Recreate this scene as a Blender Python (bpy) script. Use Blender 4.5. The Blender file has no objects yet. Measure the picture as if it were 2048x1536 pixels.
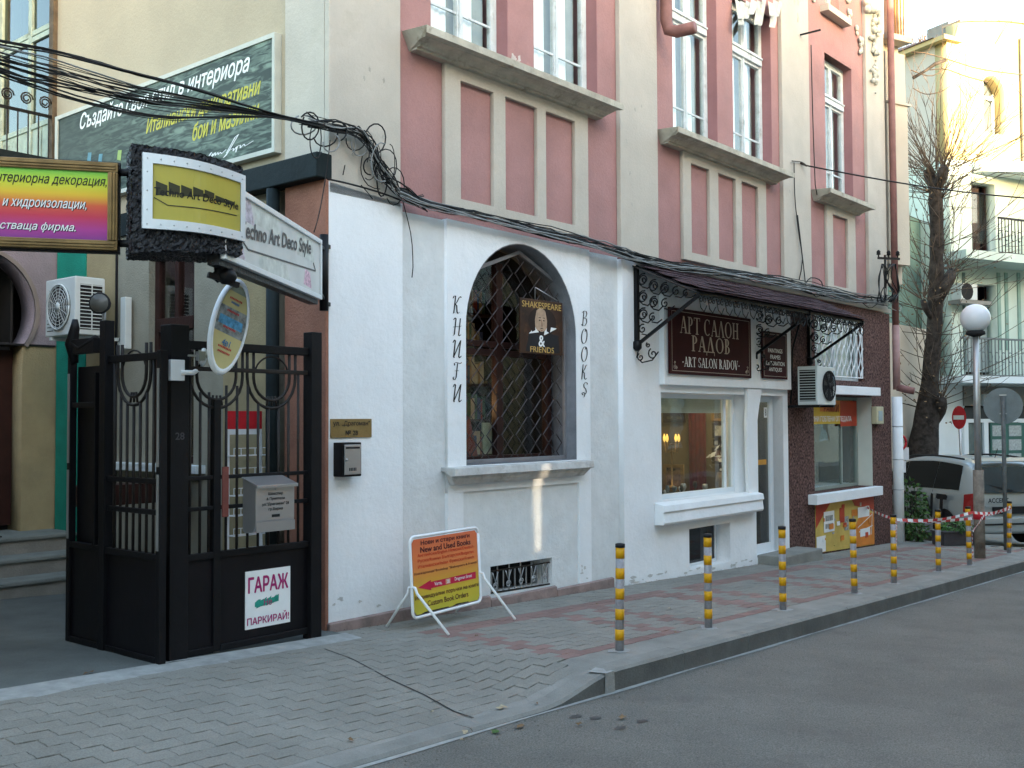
import bpy, bmesh, math, random
from mathutils import Vector, Matrix
from mathutils.geometry import delaunay_2d_cdt
import numpy as np
from math import radians as R, sin, cos, pi
random.seed(7)
S = bpy.context.scene
COL = S.collection

# ------------------------------------------------------------------ camera
def _basis():
    P, Ro, H = R(1.94), R(.28), R(40)
    fw = Vector((cos(H)*cos(P), sin(H)*cos(P), sin(P)))
    r0 = Vector((sin(H), -cos(H), 0)); u0 = r0.cross(fw)
    return fw, r0*cos(Ro)-u0*sin(Ro), r0*sin(Ro)+u0*cos(Ro)
FW, RT, UP = _basis()
CAM = Vector((-5.423, -6.441, 1.65)); FL = 2100.
cam = bpy.data.cameras.new('camera'); cam.lens = FL/2048*36; cam.sensor_width = 36; cam.clip_start = .05; cam.clip_end = 500
co = bpy.data.objects.new('camera', cam); COL.objects.link(co)
m = Matrix.Identity(4)
for i in range(3): m[i][0] = RT[i]; m[i][1] = UP[i]; m[i][2] = -FW[i]; m[i][3] = CAM[i]
co.matrix_world = m; S.camera = co
# ------------------------------------------------------------------ light
SUN_EL, SUN_AZ = 5.5, -103.                     # degrees; azimuth from +X
w = bpy.data.worlds.new('World'); S.world = w; w.use_nodes = True
nt = w.node_tree; bg = nt.nodes['Background']
sky = nt.nodes.new('ShaderNodeTexSky'); sky.sky_type = 'NISHITA'; sky.sun_disc = False
sky.sun_elevation = R(SUN_EL); sky.sun_rotation = R(90-SUN_AZ)
sky.air_density = 1.0; sky.dust_density = 2.4; sky.ozone_density = 1.05
nt.links.new(sky.outputs[0], bg.inputs[0]); bg.inputs[1].default_value = .15
sl = bpy.data.lights.new('sun', 'SUN'); sl.energy = 2.0; sl.angle = R(.5); sl.color = (1, .80, .55)
so = bpy.data.objects.new('sun', sl); COL.objects.link(so)
sd = Vector((cos(R(SUN_AZ))*cos(R(SUN_EL)), sin(R(SUN_AZ))*cos(R(SUN_EL)), sin(R(SUN_EL))))
so.rotation_euler = sd.to_track_quat('Z', 'Y').to_euler()
so.location = (0, -20, 20)
vs = S.view_settings; S.display_settings.display_device = 'sRGB'
vs.view_transform = 'Standard'; vs.look = 'None'; vs.exposure = 3.9; vs.gamma = 1
try: vs.use_curve_mapping = False
except Exception: pass
S.cycles.max_bounces = 8; S.cycles.transparent_max_bounces = 12

# ------------------------------------------------------------------ rays of the camera, to read places off the photograph
def ray(x, y): return FW + RT*((x-1024)/FL) + UP*((768-y)/FL)
def aY(x, y, Y=0.): d = ray(x, y); return CAM + d*((Y-CAM.y)/d.y)
def aX(x, y, X=0.): d = ray(x, y); return CAM + d*((X-CAM.x)/d.x)
def aD(x, y, D): return CAM + ray(x, y)*D
SL = -.034
def aG(x, y, dz=0.): d = ray(x, y); return CAM + d*((SL*CAM.x+dz-CAM.z)/(d.z-SL*d.x))

# ------------------------------------------------------------------ materials
MATS = {}
def mat(name, col, rough=.8, var=.12, scale=3., bump=0., bscale=60., metal=0., dirt=0., dcol=(.08,.07,.05), spec=.28, obj_rand=0., coat=0., streak=0., speck=0., sscale=110):
    if name in MATS: return MATS[name]
    m = bpy.data.materials.new(name); m.use_nodes = True; MATS[name] = m
    n = m.node_tree.nodes; L = m.node_tree.links; b = n['Principled BSDF']
    b.inputs['Roughness'].default_value = rough; b.inputs['Metallic'].default_value = metal
    b.inputs['Specular IOR Level'].default_value = spec
    if coat: b.inputs['Coat Weight'].default_value = coat
    tc = n.new('ShaderNodeTexCoord'); geo = n.new('ShaderNodeNewGeometry')
    def noise(sc, det=4, vec=None, r=.6):
        t = n.new('ShaderNodeTexNoise'); t.inputs['Scale'].default_value = sc; t.inputs['Detail'].default_value = det; t.inputs['Roughness'].default_value = r
        L.new(vec or geo.outputs['Position'], t.inputs['Vector']); return t.outputs['Fac']
    def mixc(f, c1, c2, bt='MIX'):
        x = n.new('ShaderNodeMix'); x.data_type = 'RGBA'; x.blend_type = bt
        for k, v in ((0, f), (6, c1), (7, c2)):
            if hasattr(v, 'is_output'): L.new(v, x.inputs[k])
            elif k == 0: x.inputs[0].default_value = v
            else: x.inputs[k].default_value = (*v, 1) if len(v) == 3 else v
        return x.outputs[2]
    def ramp(f, a, c):
        r = n.new('ShaderNodeMapRange'); r.inputs[1].default_value = a; r.inputs[2].default_value = c; L.new(f, r.inputs[0]); return r.outputs[0]
    c = tuple(col)
    lo = tuple(v*(1-var) for v in c); hi = tuple(min(1, v*(1+var)) for v in c)
    out = mixc(ramp(noise(scale, 6), .3, .7), lo, hi)
    if speck: out = mixc(ramp(noise(sscale, 3), .36, .64), mixc(speck, out, (0, 0, 0)), mixc(speck, out, (2., 2., 2.), 'MULTIPLY'))
    if dirt: out = mixc(ramp(noise(scale*.6+.7, 8, r=.7), .56, .56+.25/dirt if dirt else 1), out, dcol)
    if streak:
        mp = n.new('ShaderNodeMapping'); mp.inputs['Scale'].default_value = (9, 9, .7); L.new(geo.outputs['Position'], mp.inputs[0])
        s = ramp(noise(1., 5, mp.outputs[0]), .55, .8); mm = n.new('ShaderNodeMath'); mm.operation = 'MULTIPLY'; mm.inputs[1].default_value = streak; L.new(s, mm.inputs[0])
        out = mixc(mm.outputs[0], out, dcol)
    if obj_rand:
        oi = n.new('ShaderNodeObjectInfo'); a = n.new('ShaderNodeMath'); a.operation = 'ADD'
        L.new(oi.outputs['Random'], a.inputs[0]); L.new(geo.outputs['Random Per Island'], a.inputs[1])
        fr = n.new('ShaderNodeMath'); fr.operation = 'FRACT'; L.new(a.outputs[0], fr.inputs[0])
        out = mixc(fr.outputs[0], mixc(obj_rand, out, (0, 0, 0)), mixc(obj_rand, out, (2., 2., 2.), 'MULTIPLY'))
    L.new(out, b.inputs['Base Color'])
    if bump:
        bp = n.new('ShaderNodeBump'); bp.inputs['Strength'].default_value = bump; bp.inputs['Distance'].default_value = .01
        L.new(noise(bscale, 5), bp.inputs['Height']); L.new(bp.outputs[0], b.inputs['Normal'])
    return m
def emat(name, col, e):
    m = mat(name, col); b = m.node_tree.nodes['Principled BSDF']; b.inputs['Emission Color'].default_value = (*col, 1); b.inputs['Emission Strength'].default_value = e; return m
def glass(name, tint=(1, 1, 1), refl=.06, rough=.01):
    m = bpy.data.materials.new(name); m.use_nodes = True; n = m.node_tree.nodes; L = m.node_tree.links
    n.remove(n['Principled BSDF']); o = n['Material Output']
    t = n.new('ShaderNodeBsdfTransparent'); t.inputs[0].default_value = (*tint, 1)
    g = n.new('ShaderNodeBsdfGlossy'); g.inputs['Roughness'].default_value = rough; g.inputs[0].default_value = (.95, .97, 1, 1)
    f = n.new('ShaderNodeLayerWeight'); f.inputs[0].default_value = .5; pw = n.new('ShaderNodeMath'); pw.operation = 'POWER'; pw.inputs[1].default_value = 4.5; L.new(f.outputs['Facing'], pw.inputs[0]); a = n.new('ShaderNodeMath'); a.operation = 'ADD'; a.use_clamp = True; a.inputs[1].default_value = refl*.5+.02; L.new(pw.outputs[0], a.inputs[0])
    ns = n.new('ShaderNodeTexNoise'); ns.inputs['Scale'].default_value = 1.6; bp = n.new('ShaderNodeBump'); bp.inputs['Strength'].default_value = .12; bp.inputs['Distance'].default_value = .02
    ge = n.new('ShaderNodeNewGeometry'); L.new(ge.outputs['Position'], ns.inputs['Vector']); L.new(ns.outputs[0], bp.inputs['Height']); L.new(bp.outputs[0], g.inputs['Normal'])
    x = n.new('ShaderNodeMixShader'); L.new(a.outputs[0], x.inputs[0]); L.new(t.outputs[0], x.inputs[1]); L.new(g.outputs[0], x.inputs[2]); L.new(x.outputs[0], o.inputs[0]); return m

white = mat('white_wall', (.78, .81, .835), .85, .05, 1.6, .6, 18, dirt=.7, dcol=(.62, .64, .65), streak=.16, speck=.03)
rough_white = mat('rough_grey_plaster', (.65, .68, .69), .9, .07, 4, .9, 20, dirt=.8, dcol=(.53, .55, .55), streak=.2)
cream = mat('cream_render', (.47, .44, .385), .9, .09, 1.8, .5, 35, dirt=1, dcol=(.40, .37, .31), streak=.25, speck=.05)
pink = mat('pink_render', (.355, .198, .19), .9, .15, 1.3, .6, 40, dirt=1., dcol=(.31, .195, .19), streak=.4, speck=.06)
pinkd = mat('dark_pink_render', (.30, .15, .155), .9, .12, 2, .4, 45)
sillm = mat('weathered_sill_concrete', (.46, .44, .37), .95, .2, 6, .8, 30, dirt=1.3, dcol=(.17, .145, .10), streak=.3)
side_cream = mat('side_wall_cream', (.42, .36, .265), .9, .08, 1.2, .4, 30, dirt=.6, dcol=(.38, .33, .25), speck=.05)
stucco_beige = mat('beige_stucco', (.32, .265, .155), .95, .12, 4, .8, 55, dirt=.8, dcol=(.25, .22, .15))
stucco_pale = mat('pale_stucco', (.27, .26, .21), .95, .1, 4, .8, 55)
terracotta = mat('terracotta_stucco', (.31, .145, .10), .95, .14, 4, .9, 50, speck=.1, streak=.2)
teal = mat('teal_stucco', (.012, .24, .175), .95, .15, 4, .8, 55)
lilac = mat('lilac_stucco', (.24, .205, .235), .95, .12, 4, .8, 55)
tar = mat('dark_green_tar_felt', (.006, .013, .015), .75, .3, 4, .6, 18)
pebble = mat('brown_pebbledash', (.105, .060, .053), .95, .2, 9, 1., 24, speck=.72, sscale=30, spec=.12)
concrete = mat('concrete', (.225, .222, .203), .9, .18, 3, .6, 60, dirt=.9, dcol=(.20, .20, .19), speck=.08)
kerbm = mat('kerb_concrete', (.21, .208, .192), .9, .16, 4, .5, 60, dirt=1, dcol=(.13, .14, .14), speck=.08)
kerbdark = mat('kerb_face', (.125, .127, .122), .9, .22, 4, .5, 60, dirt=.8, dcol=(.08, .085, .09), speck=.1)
plaster_patch = mat('cement_patch', (.29, .295, .285), .9, .2, 9, .6, 50)
asphalt = mat('asphalt', (.140, .136, .122), .9, .17, 1.3, 1., 90, dirt=1.1, dcol=(.095, .088, .083), speck=.34)
pave_bed = mat('paver_bed', (.15, .152, .14), .95, .2, 5, .5, 80)
pv_grey = mat('grey_paver', (.215, .207, .184), .9, .13, 1.6, .6, 70, dirt=1, dcol=(.155, .150, .136), obj_rand=.05, speck=.14)
pv_pink = mat('pink_paver', (.215, .138, .124), .9, .12, 2.5, .45, 90, dirt=.8, dcol=(.17, .135, .125), obj_rand=.09, speck=.09)
yard = mat('courtyard_concrete', (.105, .115, .11), .95, .2, 2.5, .6, 50, dirt=1, dcol=(.10, .11, .105), speck=.1)
black_iron = mat('black_iron', (.0045, .0045, .006), .5, .3, 6, .2, 40, spec=.22)
black_sheet = mat('black_gate_sheet', (.0045, .004, .006), .42, .3, 3, .15, 8, spec=.25)
rusty_iron = mat('worn_bronze_iron', (.016, .012, .010), .55, .4, 12, .3, 60)
win_white = mat('peeling_white_paint', (.58, .64, .66), .7, .12, 8, .5, 45, dirt=1.3, dcol=(.25, .25, .24))
pvc = mat('white_pvc', (.72, .78, .82), .35, .03, 3)
curtain = mat('sky_white_backing', (.86, .90, .93), .9, .06, 3)  # near-white that stands in for sky reflected in the upper panes
dark_in = mat('dark_interior', (.016, .016, .017), .9, .3, 2)
grey_in = mat('grey_interior', (.20, .21, .20), .9, .2, 2)
brown_wood = mat('brown_wood', (.028, .010, .008), .5, .3, 5, .3, 30)
wood_in = mat('interior_wood', (.10, .05, .025), .5, .3, 5)
pane = glass('window_glass', (.95, .97, .96), .02)
shop_pane = glass('shop_glass', (.86, .9, .88), .04)
steel = mat('galvanised_steel', (.42, .43, .44), .42, .1, 5, .15, 60, metal=.75)
silver = mat('silver_metal', (.45, .45, .46), .33, .06, 4, metal=.8)
alu = mat('brushed_aluminium_frame', (.62, .65, .68), .4, .06, 4, metal=.35)
whitep = mat('white_paint', (.76, .78, .80), .5, .05, 4)
blackp = mat('black_print', (.012, .012, .014), .6, .2, 6)
redp = mat('red_print', (.50, .02, .03), .6, .1, 6)
yellowp = mat('yellow_print', (.62, .50, .03), .6, .1, 6)
whiteprint = mat('white_print', (.75, .77, .77), .6, .05, 6)
brass = mat('brass_plate', (.26, .18, .07), .42, .18, 9, .2, 60, metal=.35)
maroon = mat('maroon_board', (.034, .0045, .006), .7, .25, 3, spec=.15)
goldtxt = mat('pale_gold_lettering', (.40, .33, .27), .5, .1, 6)
shingle = mat('purple_brown_shingle', (.050, .028, .035), .9, .25, 5, .8, 60, obj_rand=.2, speck=.2)
ac_white = mat('aged_white_enamel', (.55, .60, .60), .45, .06, 3)
cable_m = mat('black_cable', (.007, .0075, .008), .6, .4, 9)
cable_g = mat('grey_cable', (.20, .21, .21), .55, .3, 9)
bark = mat('dark_bark', (.034, .028, .024), .95, .4, 7, 1., 18, speck=.5, sscale=9)
twig = mat('twig_bark', (.075, .055, .040), .9, .3, 7)
leaf_g = mat('evergreen_leaf', (.05, .10, .028), .8, .35, 12, obj_rand=.5)
leaf_b = mat('dry_leaf', (.16, .10, .05), .8, .35, 30, obj_rand=.3)
leaf_p = mat('pale_dry_leaf', (.36, .30, .20), .8, .25, 30)
rust_red = mat('red_oxide_pipe', (.21, .10, .09), .6, .2, 6, .3, 30)

# ------------------------------------------------------------------ mesh builder
class MB:
    def __init__(s): s.v = []; s.f = []; s.sm = []
    def add(s, vs, fs, smooth=False):
        o = len(s.v); s.v += [tuple(p) for p in vs]; s.f += [[i+o for i in f] for f in fs]; s.sm += [smooth]*len(fs); return s
    def box(s, x0, x1, y0, y1, z0, z1):
        vs = [(x, y, z) for x in (x0, x1) for y in (y0, y1) for z in (z0, z1)]
        return s.add(vs, [(0, 1, 3, 2), (4, 6, 7, 5), (0, 4, 5, 1), (2, 3, 7, 6), (0, 2, 6, 4), (1, 5, 7, 3)])
    def hexa(s, b, t):                             # two quads, bottom and top
        return s.add(list(b)+list(t), [(3, 2, 1, 0), (4, 5, 6, 7), (0, 1, 5, 4), (1, 2, 6, 5), (2, 3, 7, 6), (3, 0, 4, 7)])
    def loft(s, A, B):                             # prism between two equal polygons
        n = len(A); return s.add(list(A)+list(B), [tuple(range(n))[::-1], tuple(range(n, 2*n))]+[(i, (i+1) % n, n+(i+1) % n, n+i) for i in range(n)])
    def prismY(s, poly, y0, y1): return s.loft([(x, y0, z) for x, z in poly], [(x, y1, z) for x, z in poly])
    def prismX(s, poly, x0, x1): return s.loft([(x0, y, z) for y, z in poly], [(x1, y, z) for y, z in poly])
    def prismZ(s, poly, z0, z1): return s.loft([(x, y, z0) for x, y in poly], [(x, y, z1) for x, y in poly])
    def tube(s, pts, r, n=8, caps=True, smooth=True):
        pts = [Vector(p) for p in pts]; k = len(pts)
        rr = r if isinstance(r, (list, tuple)) else [r]*k
        vs = []; a = None
        for i, p in enumerate(pts):
            d = (pts[min(i+1, k-1)]-pts[max(i-1, 0)])
            d = d.normalized() if d.length > 1e-9 else Vector((0, 0, 1))
            if a is None: a = d.orthogonal().normalized()
            else:
                a = a-d*a.dot(d); a = a.normalized() if a.length > 1e-6 else d.orthogonal().normalized()
            b = d.cross(a)
            for j in range(n):
                t = 2*pi*j/n; vs.append(p+(a*cos(t)+b*sin(t))*rr[i])
        fs = [(i*n+j, i*n+(j+1) % n, (i+1)*n+(j+1) % n, (i+1)*n+j) for i in range(k-1) for j in range(n)]
        if caps: fs += [tuple(range(n))[::-1], tuple((k-1)*n+j for j in range(n))]
        return s.add(vs, fs, smooth)
    def bar(s, p, q, w, h=None, up=(0, 0, 1)):     # rectangular bar from p to q
        p, q = Vector(p), Vector(q); h = h or w; d = (q-p).normalized(); u = Vector(up)
        if abs(d.dot(u)) > .98: u = Vector((1, 0, 0))
        a = d.cross(u).normalized()*w/2; b = a.cross(d).normalized()*h/2
        return s.loft([p+a+b, p-a+b, p-a-b, p+a-b], [q+a+b, q-a+b, q-a-b, q+a-b])
    def lathe(s, prof, c=(0, 0, 0), n=20, axis='Z', smooth=True):   # prof: (r, h)
        c = Vector(c); vs = []
        for r, h in prof:
            for j in range(n):
                t = 2*pi*j/n
                q = {'Z': (r*cos(t), r*sin(t), h), 'Y': (r*cos(t), h, r*sin(t)), 'X': (h, r*cos(t), r*sin(t))}[axis]
                vs.append(c+Vector(q))
        k = len(prof)
        fs = [(i*n+j, i*n+(j+1) % n, (i+1)*n+(j+1) % n, (i+1)*n+j) for i in range(k-1) for j in range(n)]
        fs += [tuple(range(n))[::-1], tuple((k-1)*n+j for j in range(n))]
        return s.add(vs, fs, smooth)
    def build(s, name, m, parent=None, bevel=0.):
        me = bpy.data.meshes.new(name); me.from_pydata(s.v, [], s.f); me.validate()
        bm = bmesh.new(); bm.from_mesh(me); bmesh.ops.recalc_face_normals(bm, faces=bm.faces); bm.to_mesh(me); bm.free()
        if len(me.polygons) == len(s.sm): me.polygons.foreach_set('use_smooth', s.sm)
        return link(name, me, m, parent, bevel)
def link(name, me, m, parent=None, bevel=0.):
    if m: me.materials.clear(); me.materials.append(m)
    o = bpy.data.objects.new(name, me); COL.objects.link(o)
    if parent: put(o, parent)
    if bevel:
        b = o.modifiers.new('bevel', 'BEVEL'); b.width = bevel; b.segments = 2; b.limit_method = 'ANGLE'; b.angle_limit = R(40)
    return o
ORG = {}
def put(o, parent):
    o.parent = parent; a = parent; l = Vector()
    while a: l += Vector(ORG.get(a.name, (0, 0, 0))); a = None
    o.matrix_parent_inverse = Matrix.Translation(-l) if parent.type == 'EMPTY' else Matrix.Identity(4)
def thing(name, label, cat, loc=(0, 0, 0), group=None, kind=None):
    o = bpy.data.objects.new(name, None); COL.objects.link(o); o.location = loc; o.empty_display_size = .2
    ORG[o.name] = tuple(loc); tag(o, label, cat, group, kind); return o
def tag(o, label=None, cat=None, group=None, kind=None):
    if label: o['label'] = label
    if cat: o['category'] = cat
    if group: o['group'] = group
    if kind: o['kind'] = kind
    return o
def dup(o, parent=None):
    c = o.copy(); COL.objects.link(c)
    if parent: c.parent = parent
    for ch in [x for x in o.children]: dup(ch, c)
    return c
def B(name, m, parent, *a, bevel=0.): return MB().box(*a).build(name, m, parent, bevel)

def plate(name, outer, holes, a0, a1, m, parent=None, plane='Y', bevel=0.):
    """flat slab with holes; outline in (x,z) for plane Y, (y,z) for plane X; from a0 to a1 along the plane's normal"""
    c = bpy.data.curves.new('t', 'CURVE'); c.dimensions = '2D'; c.fill_mode = 'BOTH'; c.extrude = abs(a1-a0)/2
    for poly in [outer]+list(holes):
        sp = c.splines.new('POLY'); sp.points.add(len(poly)-1)
        for p, q in zip(sp.points, poly): p.co = (q[0], q[1], 0, 1)
        sp.use_cyclic_u = True
    o = bpy.data.objects.new('t', c); COL.objects.link(o)
    dg = bpy.context.evaluated_depsgraph_get(); me = bpy.data.meshes.new_from_object(o.evaluated_get(dg))
    bpy.data.objects.remove(o); bpy.data.curves.remove(c)
    mid = (a0+a1)/2; me.name = name
    for v in me.vertices:
        x, y, z = v.co; v.co = (x, mid+z, y) if plane == 'Y' else (mid+z, x, y)
    bm = bmesh.new(); bm.from_mesh(me); bmesh.ops.remove_doubles(bm, verts=bm.verts, dist=1e-5); bmesh.ops.recalc_face_normals(bm, faces=bm.faces); bm.to_mesh(me); bm.free()
    return link(name, me, m, parent, bevel)
def rect(x0, x1, z0, z1): return [(x0, z0), (x1, z0), (x1, z1), (x0, z1)]
def arc(cx, cz, r, a0, a1, n=16, rz=None): rz = rz or r; return [(cx+r*cos(R(a0+(a1-a0)*i/n)), cz+rz*sin(R(a0+(a1-a0)*i/n))) for i in range(n+1)]

def FY(Y): return (Vector((1, 0, 0)), Vector((0, 0, 1)), Vector((0, -1, 0)))
FRY = (Vector((1, 0, 0)), Vector((0, 0, 1)), Vector((0, -1, 0)))
FRX = (Vector((0, -1, 0)), Vector((0, 0, 1)), Vector((-1, 0, 0)))
def evenodd_fill(me):
    """triangles inside the outlines of an unfilled text mesh"""
    P = [Vector((v.co.x, v.co.y)) for v in me.vertices]; E_ = [tuple(e.vertices) for e in me.edges]
    vs, _, fs, _, _, _ = delaunay_2d_cdt(P, E_, [], 0, 1e-6, False)
    V = np.array([(v.x, v.y) for v in vs]); F = np.array([f for f in fs if len(f) == 3]); C = V[F].mean(1)
    A = np.array([P[a] for a, b in E_]); B_ = np.array([P[b] for a, b in E_]); ins = np.zeros(len(C), bool)
    for k in range(0, len(C), 512):
        c = C[k:k+512]; y = c[:, 1:2]; cond = (A[None, :, 1] > y) != (B_[None, :, 1] > y)
        dy = B_[:, 1]-A[:, 1]; dy = np.where(abs(dy) < 1e-12, 1e-12, dy); xi = A[:, 0]+(y-A[:, 1])*(B_[:, 0]-A[:, 0])/dy
        ins[k:k+512] = ((cond & (c[:, 0:1] < xi)).sum(1) % 2) == 1
    out = bpy.data.meshes.new('t'); out.from_pydata([(x, y, 0) for x, y in V], [], F[ins].tolist()); return out
def text(name, s, o, fr, m, parent, w=None, h=.1, shear=0., bold=0., ext=.0008, skew=0., spacing=1.):
    c = bpy.data.curves.new('t', 'FONT'); c.body = s; c.size = 1; c.shear = shear; c.offset = 0; c.extrude = 0; c.space_character = spacing
    c.align_x = 'CENTER'; c.resolution_u = 3; c.fill_mode = 'NONE'
    ob = bpy.data.objects.new('t', c); COL.objects.link(ob)
    dg = bpy.context.evaluated_depsgraph_get(); me = bpy.data.meshes.new_from_object(ob.evaluated_get(dg))
    bpy.data.objects.remove(ob); bpy.data.curves.remove(c)
    me = evenodd_fill(me)
    if bold:
        V_ = [tuple(v.co) for v in me.vertices]; P_ = [tuple(p.vertices) for p in me.polygons]; vs = []; fs = []
        for k, (dx, dy) in enumerate(((0, 0), (1, .4), (-1, -.4), (.4, -1), (-.4, 1))):
            fs += [tuple(i+len(vs) for i in p) for p in P_]; vs += [(x+dx*bold, y+dy*bold*.8, .00006*k) for x, y, z in V_]
        me = bpy.data.meshes.new(name); me.from_pydata(vs, [], fs)
    return place2d(name, me, o, fr, m, parent, w, h, ext)
def place2d(name, me, o, fr, m, parent, w, h, ext=.0008):
    xs = [v.co.x for v in me.vertices]; ys = [v.co.y for v in me.vertices]
    cx, cy = (min(xs)+max(xs))/2, (min(ys)+max(ys))/2; sx = w/(max(xs)-min(xs)) if w else h/(max(ys)-min(ys)); sy = h/(max(ys)-min(ys))
    u, v_, n_ = fr; o = Vector(o)
    for v in me.vertices: v.co = o+u*((v.co.x-cx)*sx)+v_*((v.co.y-cy)*sy)+n_*(ext*2+v.co.z)
    me.name = name; return link(name, me, m, parent)
def nib(strokes, nx=.035, ny=.012):
    """calligraphic strokes swept with a broad nib"""
    mb = MB(); z = 0
    for st in strokes:
        for a, b in zip(st[:-1], st[1:]):
            z += .00002
            L = [(a[0]-nx, a[1]-ny, z), (a[0]+nx, a[1]+ny, z), (b[0]+nx, b[1]+ny, z), (b[0]-nx, b[1]-ny, z)]
            mb.add(L, [(0, 1, 2, 3)]); z += .00002
            d = Vector((b[0]-a[0], b[1]-a[1])); 
            if d.length > 1e-6:
                q = Vector((-d.y, d.x)).normalized()*.012
                mb.add([(a[0]-q.x, a[1]-q.y, z), (a[0]+q.x, a[1]+q.y, z), (b[0]+q.x, b[1]+q.y, z), (b[0]-q.x, b[1]-q.y, z)], [(0, 1, 2, 3)])
    return mb
def nib_text(name, strokes, o, fr, m, parent, w, h, shear=.2, nx=.035, ext=.0008):
    st = [[(x+shear*y, y) for x, y in s] for s in strokes]; mb = nib(st, nx)
    me = bpy.data.meshes.new(name); me.from_pydata(mb.v, [], mb.f)
    return place2d(name, me, o, fr, m, parent, w, h, ext)
# serif capitals: strokes as polygons in a unit-high em
def ring(cx, cy, rx, ry, t, a0, a1, n=20, th=.35):
    o = []; i_ = []
    for k in range(n+1):
        a = R(a0+(a1-a0)*k/n); o.append((cx+rx*cos(a), cy+ry*sin(a))); tt = t*(th+(1-th)*abs(cos(a))); i_.append((cx+(rx-tt)*cos(a), cy+(ry-t*.38)*sin(a)))
    return [[o[k], o[k+1], i_[k+1], i_[k]] for k in range(n)]
def serifglyph(ch):
    T, t, s = .15, .06, .05
    bx = lambda x0, x1, y0, y1: [(x0, y0), (x1, y0), (x1, y1), (x0, y1)]
    sf = lambda c, y, w=.16: bx(c-w, c+w, y, y+s)
    dg = lambda x0, y0, x1, y1, w: [(x0-w/2, y0), (x0+w/2, y0), (x1+w/2, y1), (x1-w/2, y1)]
    st = lambda x: [bx(x, x+T, 0, 1), sf(x+T/2, 0), sf(x+T/2, 1-s)]
    if ch in 'AА': return [dg(.1, 0, .36, 1, t), dg(.64, 0, .38, 1, T), bx(.2, .55, .3, .35), sf(.1, 0, .11), sf(.64, 0, .15)], .76
    if ch in 'ΛЛ': return [dg(.1, 0, .36, 1, t), dg(.64, 0, .38, 1, T), sf(.1, 0, .11), sf(.64, 0, .15)], .76
    if ch == 'V': return [dg(.1, 1, .36, 0, T), dg(.62, 1, .38, 0, t), sf(.12, 1-s, .15), sf(.62, 1-s, .11)], .74
    if ch in 'PР': return st(.1)+ring(.22, .73, .32, .27, T, -90, 90), .62
    if ch in 'R': return st(.1)+ring(.22, .73, .3, .27, T, -90, 90)+[dg(.62, 0, .34, .48, T), sf(.66, 0, .1)], .76
    if ch in 'BВ': return st(.1)+ring(.22, .75, .28, .25, T, -90, 90)+ring(.22, .27, .34, .27, T, -90, 90), .66
    if ch in 'TТ': return [bx(.28, .28+T, 0, 1), sf(.355, 0), bx(.02, .69, 1-s, 1), bx(.02, .06, .8, 1), bx(.65, .69, .8, 1)], .72
    if ch in 'CС': return ring(.42, .5, .38, .5, T, 50, 310)+[bx(.62, .66, .72, .96)], .78
    if ch in 'OО': return ring(.42, .5, .4, .5, T, 0, 360, 28), .86
    if ch in 'HН': return st(.1)+st(.55)+[bx(.2, .6, .47, .53)], .86
    if ch in 'N': return [bx(.1, .1+t, 0, 1), bx(.66, .66+t, 0, 1), dg(.16, 1, .64, 0, T), sf(.12, 0, .12), sf(.69, 1-s, .12), sf(.1, 1-s, .08)], .84
    if ch in 'D': return st(.08)+ring(.2, .5, .5, .5, T, -90, 90), .82
    if ch in 'L': return st(.1)+[bx(.1, .6, 0, s), bx(.56, .6, 0, .22)], .66
    if ch in 'S': return ring(.32, .74, .24, .26, T*.8, 30, 270)+ring(.32, .26, .26, .26, T*.8, -150, 90)+[bx(.5, .54, .72, .95), bx(.07, .11, .06, .3)], .64
    if ch in 'Д': return [dg(.16, .05, .38, 1, t), dg(.66, .05, .42, 1, T), bx(0, .82, 0, .06), bx(0, .05, -.2, .05), bx(.77, .82, -.2, .05)], .88
    if ch == '·': return [[(.2+.08*cos(a*pi/4), .45+.08*sin(a*pi/4)) for a in range(8)]], .4
    return [], .3
def serif(name, s, o, fr, m, parent, w, h, ext=.0015):
    mb = MB(); x = 0
    for ch in s:
        P, adv = serifglyph(ch)
        for k, p in enumerate(P): mb.add([(x+a, b, k*.00004) for a, b in p], [tuple(range(len(p)))])
        x += adv+.04
    me = bpy.data.meshes.new(name); me.from_pydata(mb.v, [], mb.f)
    return place2d(name, me, o, fr, m, parent, w, h, ext)

# ================================================================== GROUND
def sm(t): t = max(0, min(1, t)); return t*t*(3-2*t)
def rampx(X): return 1-sm((X+.35)/.8)               # 1 where the kerb is dropped for the garage
KH = .15
def g(X, Y): return SL*X - rampx(X)*(KH-.025)*sm((-Y-.55)/1.75)
def gr(X): return SL*X-KH
def grid(name, x0, x1, nx, y0, y1, ny, zf, m, kind='structure', th=.3):
    mb = MB(); vs = []
    for i in range(nx+1):
        for j in range(ny+1):
            x = x0+(x1-x0)*i/nx; y = y0+(y1-y0)*j/ny; vs.append((x, y, zf(x, y)))
    mb.add(vs, [(i*(ny+1)+j, (i+1)*(ny+1)+j, (i+1)*(ny+1)+j+1, i*(ny+1)+j+1) for i in range(nx) for j in range(ny)], True)
    return tag(mb.build(name, m), kind=kind)
ground = grid('ground', -60, 120, 4, -60, 120, 4, lambda x, y: SL*x-.45, asphalt)
road = grid('road', -14, 60, 74, -8.2, -2.36, 12, lambda x, y: gr(x), asphalt)
yardo = grid('courtyard_floor', -9, .0, 18, -.24, 6.5, 12, lambda x, y: SL*x+.004+.008*sin(x*3+y*2), yard)
strip = MB(); 
for i in range(18):
    a, b = -9+i*.5, -8.5+i*.5; w0 = -.50+.1*max(0, (a+3)/3); w1 = -.50+.1*max(0, (b+3)/3)
    strip.add([(a, w0, g(a, w0)-.002), (b, w1, g(b, w1)-.002), (b, -.2, SL*b+.012), (a, -.2, SL*a+.012)], [(0, 1, 2, 3)])
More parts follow.
